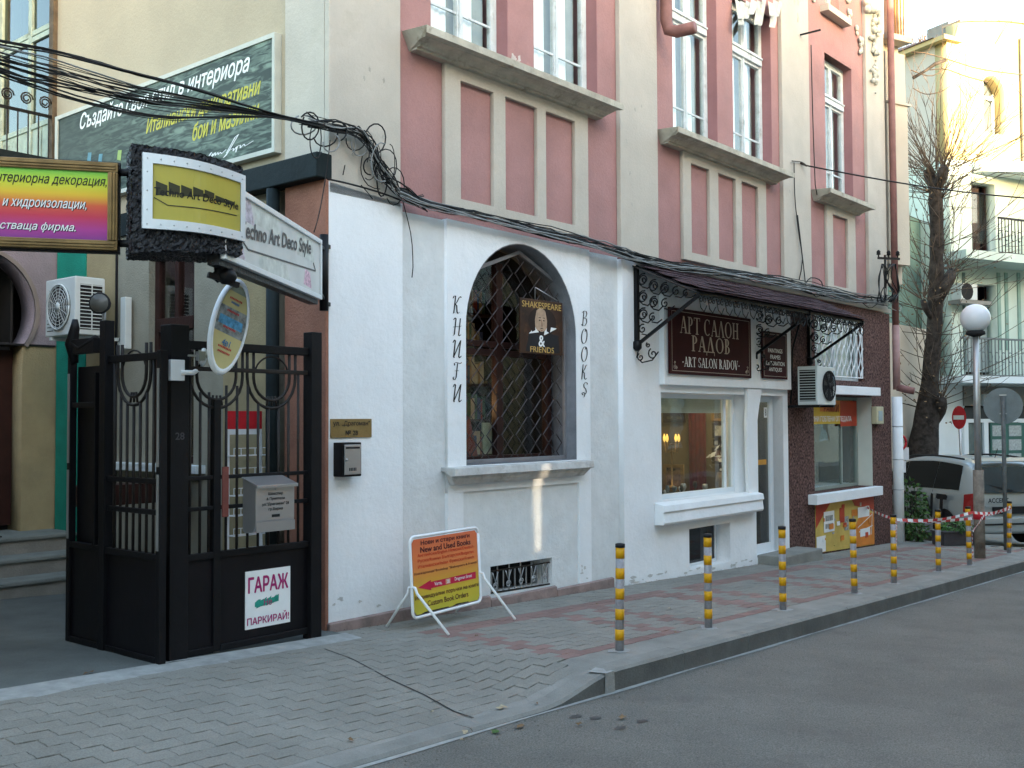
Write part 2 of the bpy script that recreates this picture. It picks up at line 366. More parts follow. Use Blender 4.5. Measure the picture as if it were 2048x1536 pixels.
strip = tag(strip.build('threshold_strip', plaster_patch), kind='structure')
bed = grid('sidewalk', -9, 12.6, 86, -2.3, -.02, 14, lambda x, y: g(x, y)-.013, pave_bed)
def forez(x): return SL*x-.22*sm((x-12.6)/2.2)
forecourt = grid('forecourt', 12.6, 60, 90, -2.3, 30, 30, lambda x, y: forez(x)-.002, concrete)
# gutter line of pale cement on the road
gut = MB()
for i in range(46):
    a, b = -9+i*.5, -8.5+i*.5; wv = .018+.010*sin(a*3.1)
    gut.add([(a, -2.432-wv, gr(a)+.004), (b, -2.432-.018-.010*sin(b*3.1), gr(b)+.004), (b, -2.42, gr(b)+.012), (a, -2.42, gr(a)+.012)], [(0, 1, 2, 3)])
tag(gut.build('gutter_cement_line', plaster_patch), kind='structure')

# kerb of single stones, dropped at the garage
kerb = thing('kerb', None, None, (0, -2.43, 0), kind='structure')
def kerbstone(x0, x1):
    mb = MB(); n = 8; rows = []
    for i in range(n+1):
        x = x0+.004+(x1-x0-.008)*i/n; t = g(x, -2.3)+.002; b = gr(x)-.1; t = max(t, gr(x)+.03)
        rows.append([(x, -2.43, b), (x, -2.43, t-.018), (x, -2.412, t), (x, -2.28, t+.002), (x, -2.28, b)])
    vs = [p for r_ in rows for p in r_]
    fs = [(i*5+j, (i+1)*5+j, (i+1)*5+j+1, i*5+j+1) for i in range(n) for j in range(4)]+[(4, 3, 2, 1, 0), tuple(n*5+j for j in range(5))]
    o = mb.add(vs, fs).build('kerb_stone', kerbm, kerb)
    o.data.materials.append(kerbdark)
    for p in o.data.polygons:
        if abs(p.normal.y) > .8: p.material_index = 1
xs = [-9+i for i in range(9)]+[.32]+[1.3+i for i in range(48)]
for a, b in zip(xs[:-1], xs[1:]): kerbstone(a, b)
# white cement joint on the kerb where the drop ends
mb = MB(); x = .34
mb.add([(x-.06, -2.436, gr(x)+.004), (x+.06, -2.437, gr(x)+.004), (x+.05, -2.436, g(x, -2.3)), (x-.05, -2.436, g(x, -2.3)), (x+.03, -2.30, g(x, -2.3)+.006), (x-.10, -2.33, g(x, -2.3)+.006)], [(0, 1, 2, 3), (3, 2, 4, 5)])
mb.build('cement_joint', plaster_patch, kerb)
# smooth concrete margin along the kerb
mar = MB()
for i in range(86):
    a, b = -9+i*.25, -8.75+i*.25
    if b > 12.6: break
    f_ = lambda x: -1.965 if x > .12 else -2.19
    e0, e1 = f_(a), f_(b)
    mar.add([(a, -2.285, g(a, -2.285)+.001), (b, -2.285, g(b, -2.285)+.001), (b, e1, g(b, e1)-.0035), (a, e0, g(a, e0)-.0035)], [(0, 1, 2, 3)])
mar.build('concrete_margin', concrete, bed)

# interlocking wavy pavers in running bond
PL, PW = .222, .1125
def paver_outline(k=.0016):
    a = .0055; n = [(0, 0), (PL*.25, a), (PL*.5, 0), (PL*.75, -a), (PL, 0), (PL+a*.7, PW*.33), (PL-a*.4, PW*.66), (PL, PW), (PL*.75, PW-a), (PL*.5, PW), (PL*.25, PW+a), (0, PW), (-a*.4, PW*.66), (a*.7, PW*.33)]
    cx, cy = PL/2, PW/2
    return [((x-cx)*(1-2*k/PL)-0, (y-cy)*(1-2*k/PW)) for x, y in n]
PO = paver_outline()
def paver_mesh():
    n = len(PO); T = [(x*.982, y*.966, 0) for x, y in PO]; M = [(x, y, -.0028) for x, y in PO]; D = [(x, y, -.03) for x, y in PO]
    vs = T+M+D; fs = [tuple(range(n))]+[(n+i, n+(i+1) % n, (i+1) % n, i) for i in range(n)]+[(2*n+i, 2*n+(i+1) % n, n+(i+1) % n, n+i) for i in range(n)]
    return vs, fs
PV, PF = paver_mesh()
pmesh = {}
for nm, mt in (('grey', pv_grey), ('pink', pv_pink)):
    me = bpy.data.meshes.new('paver'); me.from_pydata(PV, [], PF); me.materials.append(mt); pmesh[nm] = me
def is_pink(X, Y):
    if not (-2.05 < Y < -.5): return False
    for k in range(7):
        x0 = .62+1.86*k; x1 = x0+1.3
        if x0-.11 < X < x1+.11:
            if (x0-.11 < X < x0+.12) or (x1-.12 < X < x1+.11) : return True
            if Y > -.72 or Y < -1.83: return True
        if k % 2 == 0 and x1 < X < x0+1.86 and Y > -.72: return True
    return False
cells = []
for r in range(20):
    y = -.075-PW*(r+.5)
    for c in range(-22, 58):
        x = c*PL+(r % 2)*PL/2+PL/2
        if x < -5.2 or x > 12.5: continue
        if x < -.1 and y > -.36-.1*max(0, (-x)/3): continue
        lim = -2.0 if x > .3 else -2.27
        if y-PW/2 < lim: continue
        d = (Vector((x, y, g(x, y)))-CAM); z = d.dot(FW); px = FL*d.dot(RT)/z if z > .1 else 9999
        vis = z > .5 and abs(px) < 1080 and -FL*d.dot(UP)/z < 800
        cells.append((not vis, z, x, y))
cells.sort()
stuffv = {'grey': MB(), 'pink': MB()}
rp = random.Random(3)
for i, (nv, z, x, y) in enumerate(cells):
    kd = 'pink' if is_pink(x, y) else 'grey'
    e = .05; nx_ = (g(x+e, y)-g(x-e, y))/(2*e); ny_ = (g(x, y+e)-g(x, y-e))/(2*e)
    nx_ += rp.gauss(0, .006); ny_ += rp.gauss(0, .010); zz = g(x, y)+rp.gauss(0, .0007)
    if i < 296:
        o = bpy.data.objects.new('paver', pmesh[kd]); COL.objects.link(o); o.parent = bed
        o.location = (x, y, zz); o.rotation_euler = (math.atan(ny_), -math.atan(nx_), 0)
    else: stuffv[kd].add([(x+a, y+b, zz+c+a*nx_+b*ny_) for a, b, c in PV], PF[:1]+PF[1:15] if z > 9 else PF)
for kd, mt in (('grey', pv_grey), ('pink', pv_pink)):
    tag(stuffv[kd].build('pavers', mt, bed), kind='stuff')
# settled joint running across the pavers
mb = MB(); pts = [(-.50, -.55), (-.55, -.9), (-.66, -1.4), (-.70, -1.75), (-.80, -2.1), (-.84, -2.42)]
for a, b in zip(pts[:-1], pts[1:]): mb.add([(a[0]-.006, a[1], g(*a)+.0035), (a[0]+.006, a[1], g(*a)+.0035), (b[0]+.006, b[1], g(*b)+.0035), (b[0]-.006, b[1], g(*b)+.0035)], [(0, 1, 2, 3)])
mb.build('open_joint', blackp, bed)

# ================================================================== CORNER BUILDING
bld = thing('corner_building', 'two-tone pink and cream building with white ground floor', 'building', (6, 4, -.2))
ZT = 11.5; XE = 12.12
def floor_room(name, x0, x1, y0, y1, z0, z1, m):
    """a room as five inner faces, open to the street"""
    mb = MB(); t = .05
    mb.box(x0-t, x1+t, y1, y1+t, z0-t, z1+t); mb.box(x0-t, x0, y0, y1, z0-t, z1+t); mb.box(x1, x1+t, y0, y1, z0-t, z1+t)
    mb.box(x0, x1, y0, y1, z0-t, z0); mb.box(x0, x1, y0, y1, z1, z1+t)
    return mb.build(name, m, bld)
# upper wall, pink, with window openings
UW = [(1.22, 2.29), (2.69, 3.79), (5.34, 6.43), (6.84, 7.96), (9.76, 10.81)]
WZ0, WZ1 = 5.0, 7.22
ups = [rect(a, b, WZ0, WZ1) for a, b in UW]+[rect(9.82, 10.35, 7.88, 8.9)]
plate('pink_wall', rect(.05, XE-.02, 3.42, ZT), ups, .06, .46, pink, bld)
for a, b in ((0, .79), (4.13, 4.90), (8.17, 9.07), (11.27, 12.06)):
    B('pilaster', cream, bld, a, b, 0, .06-.0005, 3.46+.0*a, ZT, bevel=.008)
# patch of cement below the first pilaster's cables
# panel frames under the windows
PFs = [(1.355, 3.54, [(1.56, 2.02), (2.19, 2.68), (2.82, 3.31)]), (5.48, 7.66, [(5.67, 6.12), (6.34, 6.80), (6.96, 7.43)]), (9.66, 10.75, [(9.88, 10.45)])]
for a, b, hs in PFs:
    plate('panel_frame', rect(a, b, 3.56, 4.865), [rect(c, d, 3.66, 4.75) for c, d in hs], .012, .0595, cream, bld, bevel=.004)
# moulded sills
def sill(x0, x1, z):
    prof = [(.06, z-.125), (-.035, z-.125), (-.04, z-.108), (-.07, z-.106), (-.075, z-.095), (-.10, z-.072), (-.14, z-.062), (-.175, z-.060), (-.18, z-.052), (-.24, z-.05), (-.245, z+.012), (.06, z+.03)]
    mb = MB(); L = []
    for k, x in enumerate((x0, x0+.0, x1, x1)): pass
    A = [(x0+(.22+p[0])*.0+(.10 if p[1] < z-.2 else .04 if p[1] < z-.1 else 0), p[0], p[1]) for p in prof]
    n = 26; vs = []; rr = random.Random(int(x0*10))
    for i in range(n+1):
        t = i/n
        for p in prof:
            ins = .09 if p[1] < z-.08 else .05 if p[1] < z-.05 else 0
            x = (x0+ins)+(x1-x0-2*ins)*t
            jit = rr.gauss(0, .002) if p[0] < .05 else 0
            vs.append((x, p[0]+jit, p[1]+jit*.7))
    k = len(prof); fs = [(i*k+j, (i+1)*k+j, (i+1)*k+j+1, i*k+j+1) for i in range(n) for j in range(k-1)]+[tuple(range(k))[::-1], tuple(n*k+j for j in range(k))]
    mb.add(vs, fs); return mb.build('window_sill', sillm, bld)
sill(.86, 3.84, 4.99); sill(4.96, 8.0, 4.99); sill(9.2, 10.95, 4.99)
B('window_sill', cream, bld, 9.62, 10.5, -.08, .08, 7.80, 7.90)
# tall windows
def tall_window(x0, x1, z0, z1, y=.2, tz=6.54, bz=5.46, name='window'):
    f = MB(); t = .055
    f.box(x0, x0+t, y, y+.09, z0, z1); f.box(x1-t, x1, y, y+.09, z0, z1); f.box(x0+t, x1-t, y, y+.09, z1-t, z1); f.box(x0+t, x1-t, y, y+.09, z0, z0+t)
    if tz: f.box(x0+t, x1-t, y-.03, y+.09, tz, tz+.11); f.box(x0+t, x1-t, y-.045, y-.03, tz+.085, tz+.11)
    o = f.build('window', win_white, bld, .004)
    xm = (x0+x1)/2; g_ = MB()
    spans = [(z0+t, tz or z1-t)] + ([(tz+.11, z1-t)] if tz else [])
    c = MB(); gb = MB()
    for za, zb in spans:
        for a, b in ((x0+t, xm), (xm, x1-t)):
            k = .04
            for q in ((a+.002, a+k, za, zb), (b-k, b-.002, za, zb)): c.box(q[0], q[1], y+.002, y+.05, q[2]+.002, q[3]-.002)
            c.box(a+k, b-k, y+.003, y+.05, za+.002, za+k+.01); c.box(a+k, b-k, y+.003, y+.05, zb-k, zb-.002)
            if zb-za > 1 and bz: gb.box(a+k, b-k, y+.012, y+.035, bz, bz+.022)
            g_.box(a+k, b-k, y+.022, y+.026, za+k, zb-k)
    c.box(xm-.018, xm+.018, y-.012, y+.0015, z0+t, (tz or z1-t))
    c.build('casement', win_white, o); gb.build('glazing_bar', win_white, o); g_.build('pane', pane, o)
    cu = MB(); n = 14                                # pleated white sheet standing in for sky reflected at the left of panes
    for a, b in ((x0+t+.02, xm-.12), (xm+.04, x1-t-.24)):
        vs = []
        for i in range(n+1):
            x = a+(b-a)*i/n; yy = y+.062+.010*sin(i*1.9)+.004*sin(i*.7)
            vs += [(x, yy, z0+.06), (x, yy+.01, z1-.06)]
        cu.add(vs, [(2*i, 2*i+2, 2*i+3, 2*i+1) for i in range(n)], True)
    cu.build('curtain', curtain, o); B('reflection_plane', mat('grey_green_reflection', (.26, .29, .27), .9, .15, 3), o, x0+t, x1-t, y+.14, y+.145, z0+.03, z1-.03)  # grey plane added behind the glass to imitate the reveal's reflection
    return o
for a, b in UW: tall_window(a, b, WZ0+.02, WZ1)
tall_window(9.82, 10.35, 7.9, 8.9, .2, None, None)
# dark painted reveals beside each window
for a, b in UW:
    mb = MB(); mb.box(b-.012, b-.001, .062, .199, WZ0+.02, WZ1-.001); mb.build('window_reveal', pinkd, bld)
floor_room('upper_rooms', .3, XE-.3, .47, 3.5, 4.3, 9.2, grey_in)
# crumbling plaster ornaments at the top right
def relief(c, w, h, d, n, seed, m, parent, name='plaster_ornament'):
    r_ = random.Random(seed); mb = MB()
    for i in range(n):
        t = r_.random(); x = c[0]+r_.uniform(-w, w)*(1-.75*t)/1; z = c[2]-t*h; rr = r_.uniform(.35, 1)*.085*(1-.45*t)
        prof = [(rr*sin(pi*k/6)+.0001, -rr*d*cos(pi*k/6)) for k in range(7)]
        mb.lathe(prof, (x, c[1]-.02*r_.random(), z), 8, 'Y')
    return tag(mb.build(name, m, parent), kind='stuff')
plo = mat('grey_plaster_relief', (.42, .44, .41), .95, .25, 9, .8, 30, dirt=1, dcol=(.2, .2, .18))
relief((11.55, -.02, 8.45), .30, 1.45, .8, 46, 1, plo, bld)
relief((11.12, .04, 7.95), .14, .4, .5, 12, 2, plo, bld)
relief((10.72, .05, 8.45), .09, .5, .4, 8, 3, plo, bld); relief((9.35, .04, 8.15), .07, .3, .4, 6, 4, plo, bld)
# torn plaster net hanging at the second pair's lintel
mb = MB(); r_ = random.Random(5)
for i in range(9):
    p = aY(1470+i*11, -8+r_.uniform(0, 10), .0); q = aY(1475+i*10+r_.uniform(-8, 8), 22+r_.uniform(0, 36), -.05-.05*r_.random()); k = .05+.06*r_.random()
    mb.add([p, p+Vector((k*2.2, .01, .02)), q+Vector((k, -.02, .03)), q+Vector((-k*.3, .0, 0))], [(0, 1, 2, 3)])
mb.build('torn_plaster_net', plo, bld)

flk = mat('exposed_grey_render', (.36, .35, .31), .95, .2, 9, .8, 30); flp = mat('pale_flaked_paint', (.52, .46, .43), .95, .2, 9, .8, 30); rf_ = random.Random(41)
def flake(x, z, w_, h_, y, m, n=13):
    mb = MB(); mb.add([(x+w_*cos(2*pi*i/n)*rf_.uniform(.35, 1), y, z+h_*sin(2*pi*i/n)*rf_.uniform(.35, 1)) for i in range(n)], [tuple(range(n))]); return mb.build('flaked_patch', m, bld)
for i in range(9): flake(2.45+rf_.uniform(-.1, .28), 5.06+rf_.uniform(0, .16), .035, .05, .058, flp)
for i in range(8): flake(rf_.choice((4.5, 8.6, 11.6, .4))+rf_.uniform(-.3, .3), rf_.uniform(3.7, 5.2), .02, .035, -.0015, flk)
for i in range(7): flake(8.3+rf_.uniform(0, .6), rf_.uniform(7.2, 8.2), .05, .08, -.0015-.0001*i, flk)
spl = mat('splash_stain', (.50, .51, .50), .95, .15, 14, .6, 30)
for i in range(16):
    x_ = rf_.choice((rf_.uniform(.05, .78), rf_.uniform(1.38, 1.55), rf_.uniform(3.34, 3.5))); flake(x_, SL*x_+rf_.uniform(.12, .30), rf_.uniform(.01, .05), rf_.uniform(.01, .03), -.0015-.0001*i, spl)
for i in range(22):
    x_ = rf_.uniform(4.15, 7.1); flake(x_, SL*x_+rf_.uniform(.0, .07), rf_.uniform(.02, .10), rf_.uniform(.008, .025), -.0315-.0001*i, spl)
for i in range(6): flake(rf_.uniform(.05, .7), rf_.uniform(3.65, 4.6), .02, .03, -.0015, flk)
# --- ground floor: white corner pier, recessed rough strips, arched bay, shop bay
zt = 3.43; zb = -.55
plate('white_pier', [(0, zb), (.81, zb), (.81, 3.50), (0, 3.555)], [], 0, .4, white, bld, bevel=.006)
plate('rough_recess', rect(.8105, 1.3595, zb, 3.44), [], .035, .4, rough_white, bld)
AX0, AX1, AZ, AR = 1.605, 3.29, 2.505, .8425
archp = [(AX0, 1.25), (AX1, 1.25), (AX1, 2.5)]+arc((AX0+AX1)/2, 2.5, AR, 8, 172, 22, .86)+[(AX0, 2.5)]
arch_hole = [(AX0, 1.235), (AX1, 1.235), (AX1, 2.5)]+arc((AX0+AX1)/2, 2.5, AR, 6, 174, 22, .855)+[(AX0, 2.5)]
plate('arched_bay_wall', [(1.36, 1.0), (3.53, 1.0), (3.53, 3.43), (1.36, 3.45)], [arch_hole], 0, .4, white, bld)
for a, b in ((1.36, 1.565), (3.32, 3.53)): B('bay_strip', white, bld, a, b, 0, .4, zb, .9995)
bw = [(1.955, .02), (2.885, .0), (2.885, .275), (1.955, .285)]
plate('spandrel', rect(1.566, 3.319, zb, .9995), [bw], .022, .4, rough_white, bld)
plate('rough_recess', rect(3.5305, 4.099, zb, 3.42), [], .035, .4, rough_white, bld)
# pinkish stone plinth
mb = MB()
for a, b in ((-.02, .95), (.95, 1.9), (1.9, 2.9), (2.9, 3.9)):
    mb.hexa([(a+.004, -.045, zb), (b-.004, -.045, zb), (b-.004, -.001, zb), (a+.004, -.001, zb)], [(a+.004, -.035, SL*a+.055), (b-.004, -.035, SL*b+.09), (b-.004, -.001, SL*b+.1), (a+.004, -.001, SL*a+.065)])
mb.build('plinth', mat('pink_grey_stone', (.27, .20, .185), .9, .25, 6, .7, 40, dirt=1, dcol=(.15, .13, .12)), bld, .006)
# arched window's moulded sill
mb = MB(); prof = [(.15, 1.235), (-.13, 1.225), (-.14, 1.155), (-.10, 1.15), (-.095, 1.12), (-.06, 1.075), (-.001, 1.07), (-.001, 1.19), (.15, 1.19)]
x0, x1 = 1.31, 3.40
mb.loft([(x0+(.07 if z < 1.14 else 0), y, z) for y, z in prof], [(x1-(.07 if z < 1.14 else 0), y, z) for y, z in prof])
mb.build('window_sill', mat('stained_white_sill', (.50, .50, .49), .9, .2, 7, .6, 40, dirt=1.2, dcol=(.22, .2, .17)), bld, .005)
def shrink(P_, d=.006):
    cx = sum(p[0] for p in P_)/len(P_); cz = 2.3
    return [(p[0]+(d if p[0] < cx else -d), p[1]+(d if p[1] < cz else -d)) for p in P_]
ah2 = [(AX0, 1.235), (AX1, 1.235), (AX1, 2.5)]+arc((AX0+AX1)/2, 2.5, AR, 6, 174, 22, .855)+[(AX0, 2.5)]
plate('arch_lining', shrink(ah2, .0005), [shrink(ah2, .008)], .006, .399, mat('dark_grey_reveal', (.155, .165, .185), .9, .2, 5, .5, 40), bld)  # thin dark grey lining laid over the arch reveal
# wooden shop window deep in the arch
o = MB(); yb = .32
o.box(AX0+.001, AX1-.001, yb+.08, yb+.12, 1.24, 3.35) if False else None
for a, b in ((1.62, 1.70), (2.40, 2.50), (3.20, 3.28)): o.box(a, b, yb, yb+.07, 1.24, 3.2)
for z in (1.24, 2.28, 2.36): o.box(1.70, 3.20, yb+.004, yb+.066, z, z+.06)
wo = o.build('wooden_window', brown_wood, bld, .004)
plate('pane', arch_hole, [], yb+.03, yb+.034, shop_pane, wo)
floor_room('bookshop_room', .9, 4.0, .402, 2.4, .7, 3.4, dark_in)
# books and curtain seen through the glass
bk = thing('bookshelf', 'dim bookcase seen through the arched window', 'bookcase', (2.2, 1.2, 1.24))
for k in range(5): B('shelf', brown_wood, bk, 1.2, 3.2, 1.1, 1.35, 1.25+k*.38, 1.275+k*.38)
rb = random.Random(11); bcols = [mat('book_cloth_%s' % n_, c_, .7, .2, 9) for n_, c_ in (('red', (.22, .04, .03)), ('tan', (.25, .17, .08)), ('green', (.04, .10, .06)), ('cream', (.38, .33, .24)), ('blue', (.04, .06, .14)))]
for k in range(5):
    x = 1.22
    while x < 3.1:
        wd = rb.uniform(.025, .06); B('book', rb.choice(bcols), bk, x, x+wd-.003, 1.12, 1.27, 1.276+k*.38, 1.276+k*.38+rb.uniform(.18, .30)); x += wd
lamp = bpy.data.lights.new('shop_bulb', 'POINT'); lamp.energy = 1.3; lamp.color = (1, .62, .3); lamp.shadow_soft_size = .05
lo = bpy.data.objects.new('shop_bulb', lamp); COL.objects.link(lo); lo.location = (1.95, .62, 1.75)
mb = MB(); vs = []
for i in range(17): vs += [(1.75+.62*i/16, .52+.02*sin(i*1.7), 1.26), (1.8+.45*i/16, .52+.02*sin(i*1.7), 1.9-.25*i/16)]
mb.add(vs, [(2*i, 2*i+2, 2*i+3, 2*i+1) for i in range(16)], True)
tag(mb.build('red_drape', mat('red_cloth', (.24, .035, .02), .8, .3, 6)), 'red cloth draped low behind the arched window', 'drape')
tag(MB().box(2.34, 2.50, .45, .47, 1.31, 1.62).build('propped_book', mat('buff_card', (.42, .40, .28), .8, .15, 12)), 'buff book propped inside the arched window', 'book')
# basement grille window under the arch
mb = MB(); mb.box(1.957, 2.883, .30, .32, -.02, .30); mb.build('basement_panel', dark_in, bld)
gw = thing('basement_grille', 'small ornamental iron grille over the low basement opening', 'grille', (2.42, .05, .02))
def bars(mb, pts, r=.006, n=5): mb.tube(pts, r, n)
fr_ = MB(); fr_.bar((1.96, .05, .035), (2.88, .05, .01), .014); fr_.bar((1.96, .05, .235), (2.88, .05, .225), .014); fr_.build('rail', rusty_iron, gw)
for k in range(11):
    x = 2.0+k*.085; MB().bar((x, .05, .03), (x, .05, .275 if k % 2 else .23), .010).build('bar', steel, gw)
mb = MB()
for k in range(5):
    cx = 2.05+k*.19
    mb.tube([(cx+.035*cos(a*.5)*(1-a/26), .045, .09+.035*sin(a*.5)*(1-a/26)) for a in range(20)], .006, 5)
    mb.tube([(cx-.04, .045, .22), (cx, .045, .13), (cx+.04, .045, .22)], .005, 4)
tag(mb.build('scrollwork', steel, gw), kind='stuff')

# --- shop bay (white) with window, door and frieze
SX0, SX1 = 4.10, 8.14; y0 = -.03
WX0, WX1, DX0, DX1 = 4.865, 6.90, 7.17, 7.99
plate('shop_wall', [(SX0, zb), (DX0, zb), (DX0, 1.955), (DX1, 1.955), (DX1, zb), (SX1, zb), (SX1, 3.32), (SX0, 3.40)],
      [rect(WX0, WX1, .70, 1.955), [(5.46, -.14), (6.46, -.14), (6.46, .345), (5.46, .345)]], y0, .32, white, bld)
# frieze box above, bracketed pier
B('frieze', white, bld, 4.83, 8.12, y0-.07, y0-.0005, 2.04, 3.1, bevel=.006)
plate('bracket', [(WX1-.02, .6), (DX0-.03, .6), (DX0-.03, 1.62), (DX0+.02, 1.8), (DX0+.12, 2.035), (WX1-.02, 2.035), (WX1-.02, 1.8), (WX1-.05, 1.6)], [], y0-.05, y0-.0005, white, bld, bevel=.005)
prof = [(y0-.001, .705), (-.16, .675), (-.175, .605), (-.152, .595), (-.155, .56), (-.165, .48), (-.15, .455), (y0-.001, .45)]
mb = MB(); mb.loft([(4.70, y, z) for y, z in prof], [(7.12, y, z) for y, z in prof]); mb.build('window_sill', white, bld, .006)
wf = MB(); yy = .13; k = .055
wf.box(WX0, WX0+k, yy, yy+.07, .71, 1.95); wf.box(WX1-k, WX1, yy, yy+.07, .71, 1.95); wf.box(WX0+k, WX1-k, yy, yy+.07, .71, .71+k); wf.box(WX0+k, WX1-k, yy, yy+.07, 1.95-k, 1.95)
wf.box(WX1-.24, WX1-.20, yy+.01, yy+.06, .71+k, 1.95-k)
wfo = wf.build('shop_window', pvc, bld, .004); B('pane', shop_pane, wfo, WX0+k, WX1-k, yy+.03, yy+.034, .71+k, 1.95-k)
B('inner_sill', white, bld, WX0, WX1, y0+.16, .32, .66, .7095)
bl = MB(); n = 9
for i in range(n): bl.box(WX0+k+.01, WX1-.25, yy+.055, yy+.062, 1.72+i*.0195, 1.7385+i*.0195)
bl.build('roller_blind', mat('beige_blind', (.50, .49, .44), .8, .08, 5), wfo)
floor_room('art_salon_room', 4.3, 8.1, .325, 3.4, -.4, 2.6, mat('salon_wall', (.22, .17, .10), .9, .15, 2))
# things inside the art salon window
def framed(name, label, x0, x1, y, z0, z1, fm, pm, group=None):
    t = thing(name, label, 'picture', ((x0+x1)/2, y, z0), group); k = min(.05, (x1-x0)*.16)
    plate('frame', rect(x0, x1, z0, z1), [rect(x0+k, x1-k, z0+k, z1-k)], y-.02, y+.01, fm, t, bevel=.004)
    B('picture', pm, t, x0+k, x1-k, y-.004, y+.004, z0+k, z1-k); return t
goldf = mat('gilt_frame', (.34, .20, .07), .4, .3, 12, metal=.3); darkf = mat('dark_frame', (.05, .03, .02), .5, .3, 9)
paint_a = mat('landscape_paint', (.12, .10, .05), .6, .9, 14); paint_b = mat('pale_print', (.42, .42, .38), .7, .5, 16); paint_c = mat('mixed_paint', (.25, .15, .10), .7, .9, 10)
def framedX(lab, p0, p1, X, fm, pm):
    a_, b_ = aX(*p0, X), aX(*p1, X); y0_, y1_ = sorted((a_.y, b_.y)); z0_, z1_ = sorted((a_.z, b_.z)); t = thing('framed_picture', lab, 'picture', (X, (y0_+y1_)/2, z0_)); k_ = min(.05, (y1_-y0_)*.14)
    plate('frame', rect(y0_, y1_, z0_, z1_), [rect(y0_+k_, y1_-k_, z0_+k_, z1_-k_)], X-.025, X, fm, t, 'X'); B('picture', pm, t, X-.008, X-.001, y0_+k_, y1_-k_, z0_+k_, z1_-k_); return t
XW = 8.04
a_, b_ = aX(1382, 825, XW), aX(1417, 932, XW); vs = []
for i in range(19): vs += [(XW-.06-.03*sin(i*1.4), b_.y+(a_.y-b_.y)*i/18, .45), (XW-.06-.03*sin(i*1.4+.3), b_.y+(a_.y-b_.y)*i/18, 1.95)]
tag(MB().add(vs, [(2*i, 2*i+2, 2*i+3, 2*i+1) for i in range(18)], True).build('door_curtain', mat('dark_red_curtain', (.13, .012, .012), .8, .3, 9)), 'dark red curtain hanging in the middle of the art shop', 'curtain')
framedX('gilt framed painting at the top right of the art shop window', (1424, 808), (1459, 842), XW, goldf, paint_a)
framedX('grey matted print in a square frame inside the art shop', (1426, 846), (1455, 876), XW, darkf, paint_b)
framedX('left of two tiny framed prints inside the art shop', (1428, 879), (1439, 891), XW, darkf, paint_b)
framedX('right of two tiny framed prints inside the art shop', (1443, 879), (1455, 891), XW, darkf, paint_b)
framedX('brown framed canvas low at the right of the art shop window', (1425, 895), (1460, 928), XW-.1, darkf, paint_c)
framedX('ochre canvas leaning at the left of the art shop window', (1328, 928), (1369, 982), 7.2, goldf, paint_c)
framedX('dark landscape hanging at the top left of the art shop', (1328, 826), (1372, 845), XW, darkf, paint_a)
LX, LY_, LZ_ = tuple(aX(1343, 878, 6.6)-Vector((0, 0, 1.40)))
ch = thing('candle_lamp', 'small lit candle lamp on a stand in the art shop window', 'lamp', (LX, LY_, LZ_+.75))
mb = MB(); mb.lathe([(.07, .75), (.07, .77), (.012, .79), (.012, 1.32), (.05, 1.34)], (LX, LY_, LZ_), 12)
for a in range(4): mb.tube([(LX, LY_, LZ_+1.25), (LX+.09*cos(a*1.57), LY_+.09*sin(a*1.57), LZ_+1.22), (LX+.11*cos(a*1.57), LY_+.11*sin(a*1.57), LZ_+1.36)], .006, 5)
mb.build('stand', goldf, ch)
glow = emat('lamp_glow', (1, .55, .12), .12); mb = MB()
for a in range(4): mb.lathe([(.004, 1.36), (.02, 1.39), (.018, 1.43), (.002, 1.47)], (LX+.11*cos(a*1.57), LY_+.11*sin(a*1.57), LZ_), 8)
mb.build('flame_bulb', glow, ch)
for loc, e in (((6.3, 1.1, 1.9), 1.5), ((7.2, .75, 2.2), 2.0)):
    l2 = bpy.data.lights.new('salon_bulb', 'POINT'); l2.energy = e; l2.color = (1, .75, .45); l2.shadow_soft_size = .06
    q = bpy.data.objects.new('salon_bulb', l2); COL.objects.link(q); q.location = loc
# silver and glass trinkets along the window board
B('display_board', dark_in, bld, 4.9, 6.88, .35, 1.2, .60, .66)
ORD = ['first', 'second', 'third', 'fourth', 'fifth', 'sixth', 'seventh', 'eighth', 'ninth', 'tenth', 'eleventh', 'twelfth', 'thirteenth', 'fourteenth', 'fifteenth', 'rightmost']
trk = [silver, mat('smoked_glassware', (.20, .22, .22), .15, .3, 20), goldf, whitep, mat('dark_bronze', (.06, .04, .02), .4, .3, 20)]
rt_ = random.Random(21)
for i in range(16):
    x = 5.2+i*.105+rt_.uniform(-.03, .03); y = .45+rt_.uniform(0, .35); h = rt_.uniform(.05, .17); r0 = rt_.uniform(.018, .04)
    o = MB().lathe([(r0, .66), (r0*.9, .67), (r0*.3, .66+h*.35), (r0*1.1, .66+h*.7), (r0*.8, .66+h)], (x, y, 0), 10).build('goblet', trk[i % 5])
    tag(o, '%s, %s of the small trinkets along the art shop window' % (('silver goblet', 'smoked glass vase', 'gilt cup', 'white porcelain vase', 'dark bronze vase')[i % 5], ORD[i]), 'goblet', 'trinkets in the art shop window')
mb = MB(); rr = random.Random(4)
for i in range(30):
    a = aX(1448, 915, 7.7)+Vector((rr.gauss(0, .05), rr.gauss(0, .12), rr.gauss(0, .09))); d = Vector((rr.gauss(0, 1), rr.gauss(0, 1), rr.gauss(0, 1))).normalized()*.07; e = d.orthogonal().normalized()*.03
    mb.add([a-d, a+e, a+d, a-e], [(0, 1, 2, 3)])
tag(mb.build('paper_bouquet', whitep), 'bunch of white paper flowers in the art shop', 'flowers')
tag(MB().lathe([(.10, .0), (.09, .3), (.13, .75), (.10, .9)], (7.7, aX(1448, 915, 7.7).y, 0), 14).build('floor_vase', mat('mottled_vase', (.22, .17, .09), .5, .5, 14)), 'tall mottled vase holding white paper flowers', 'vase')
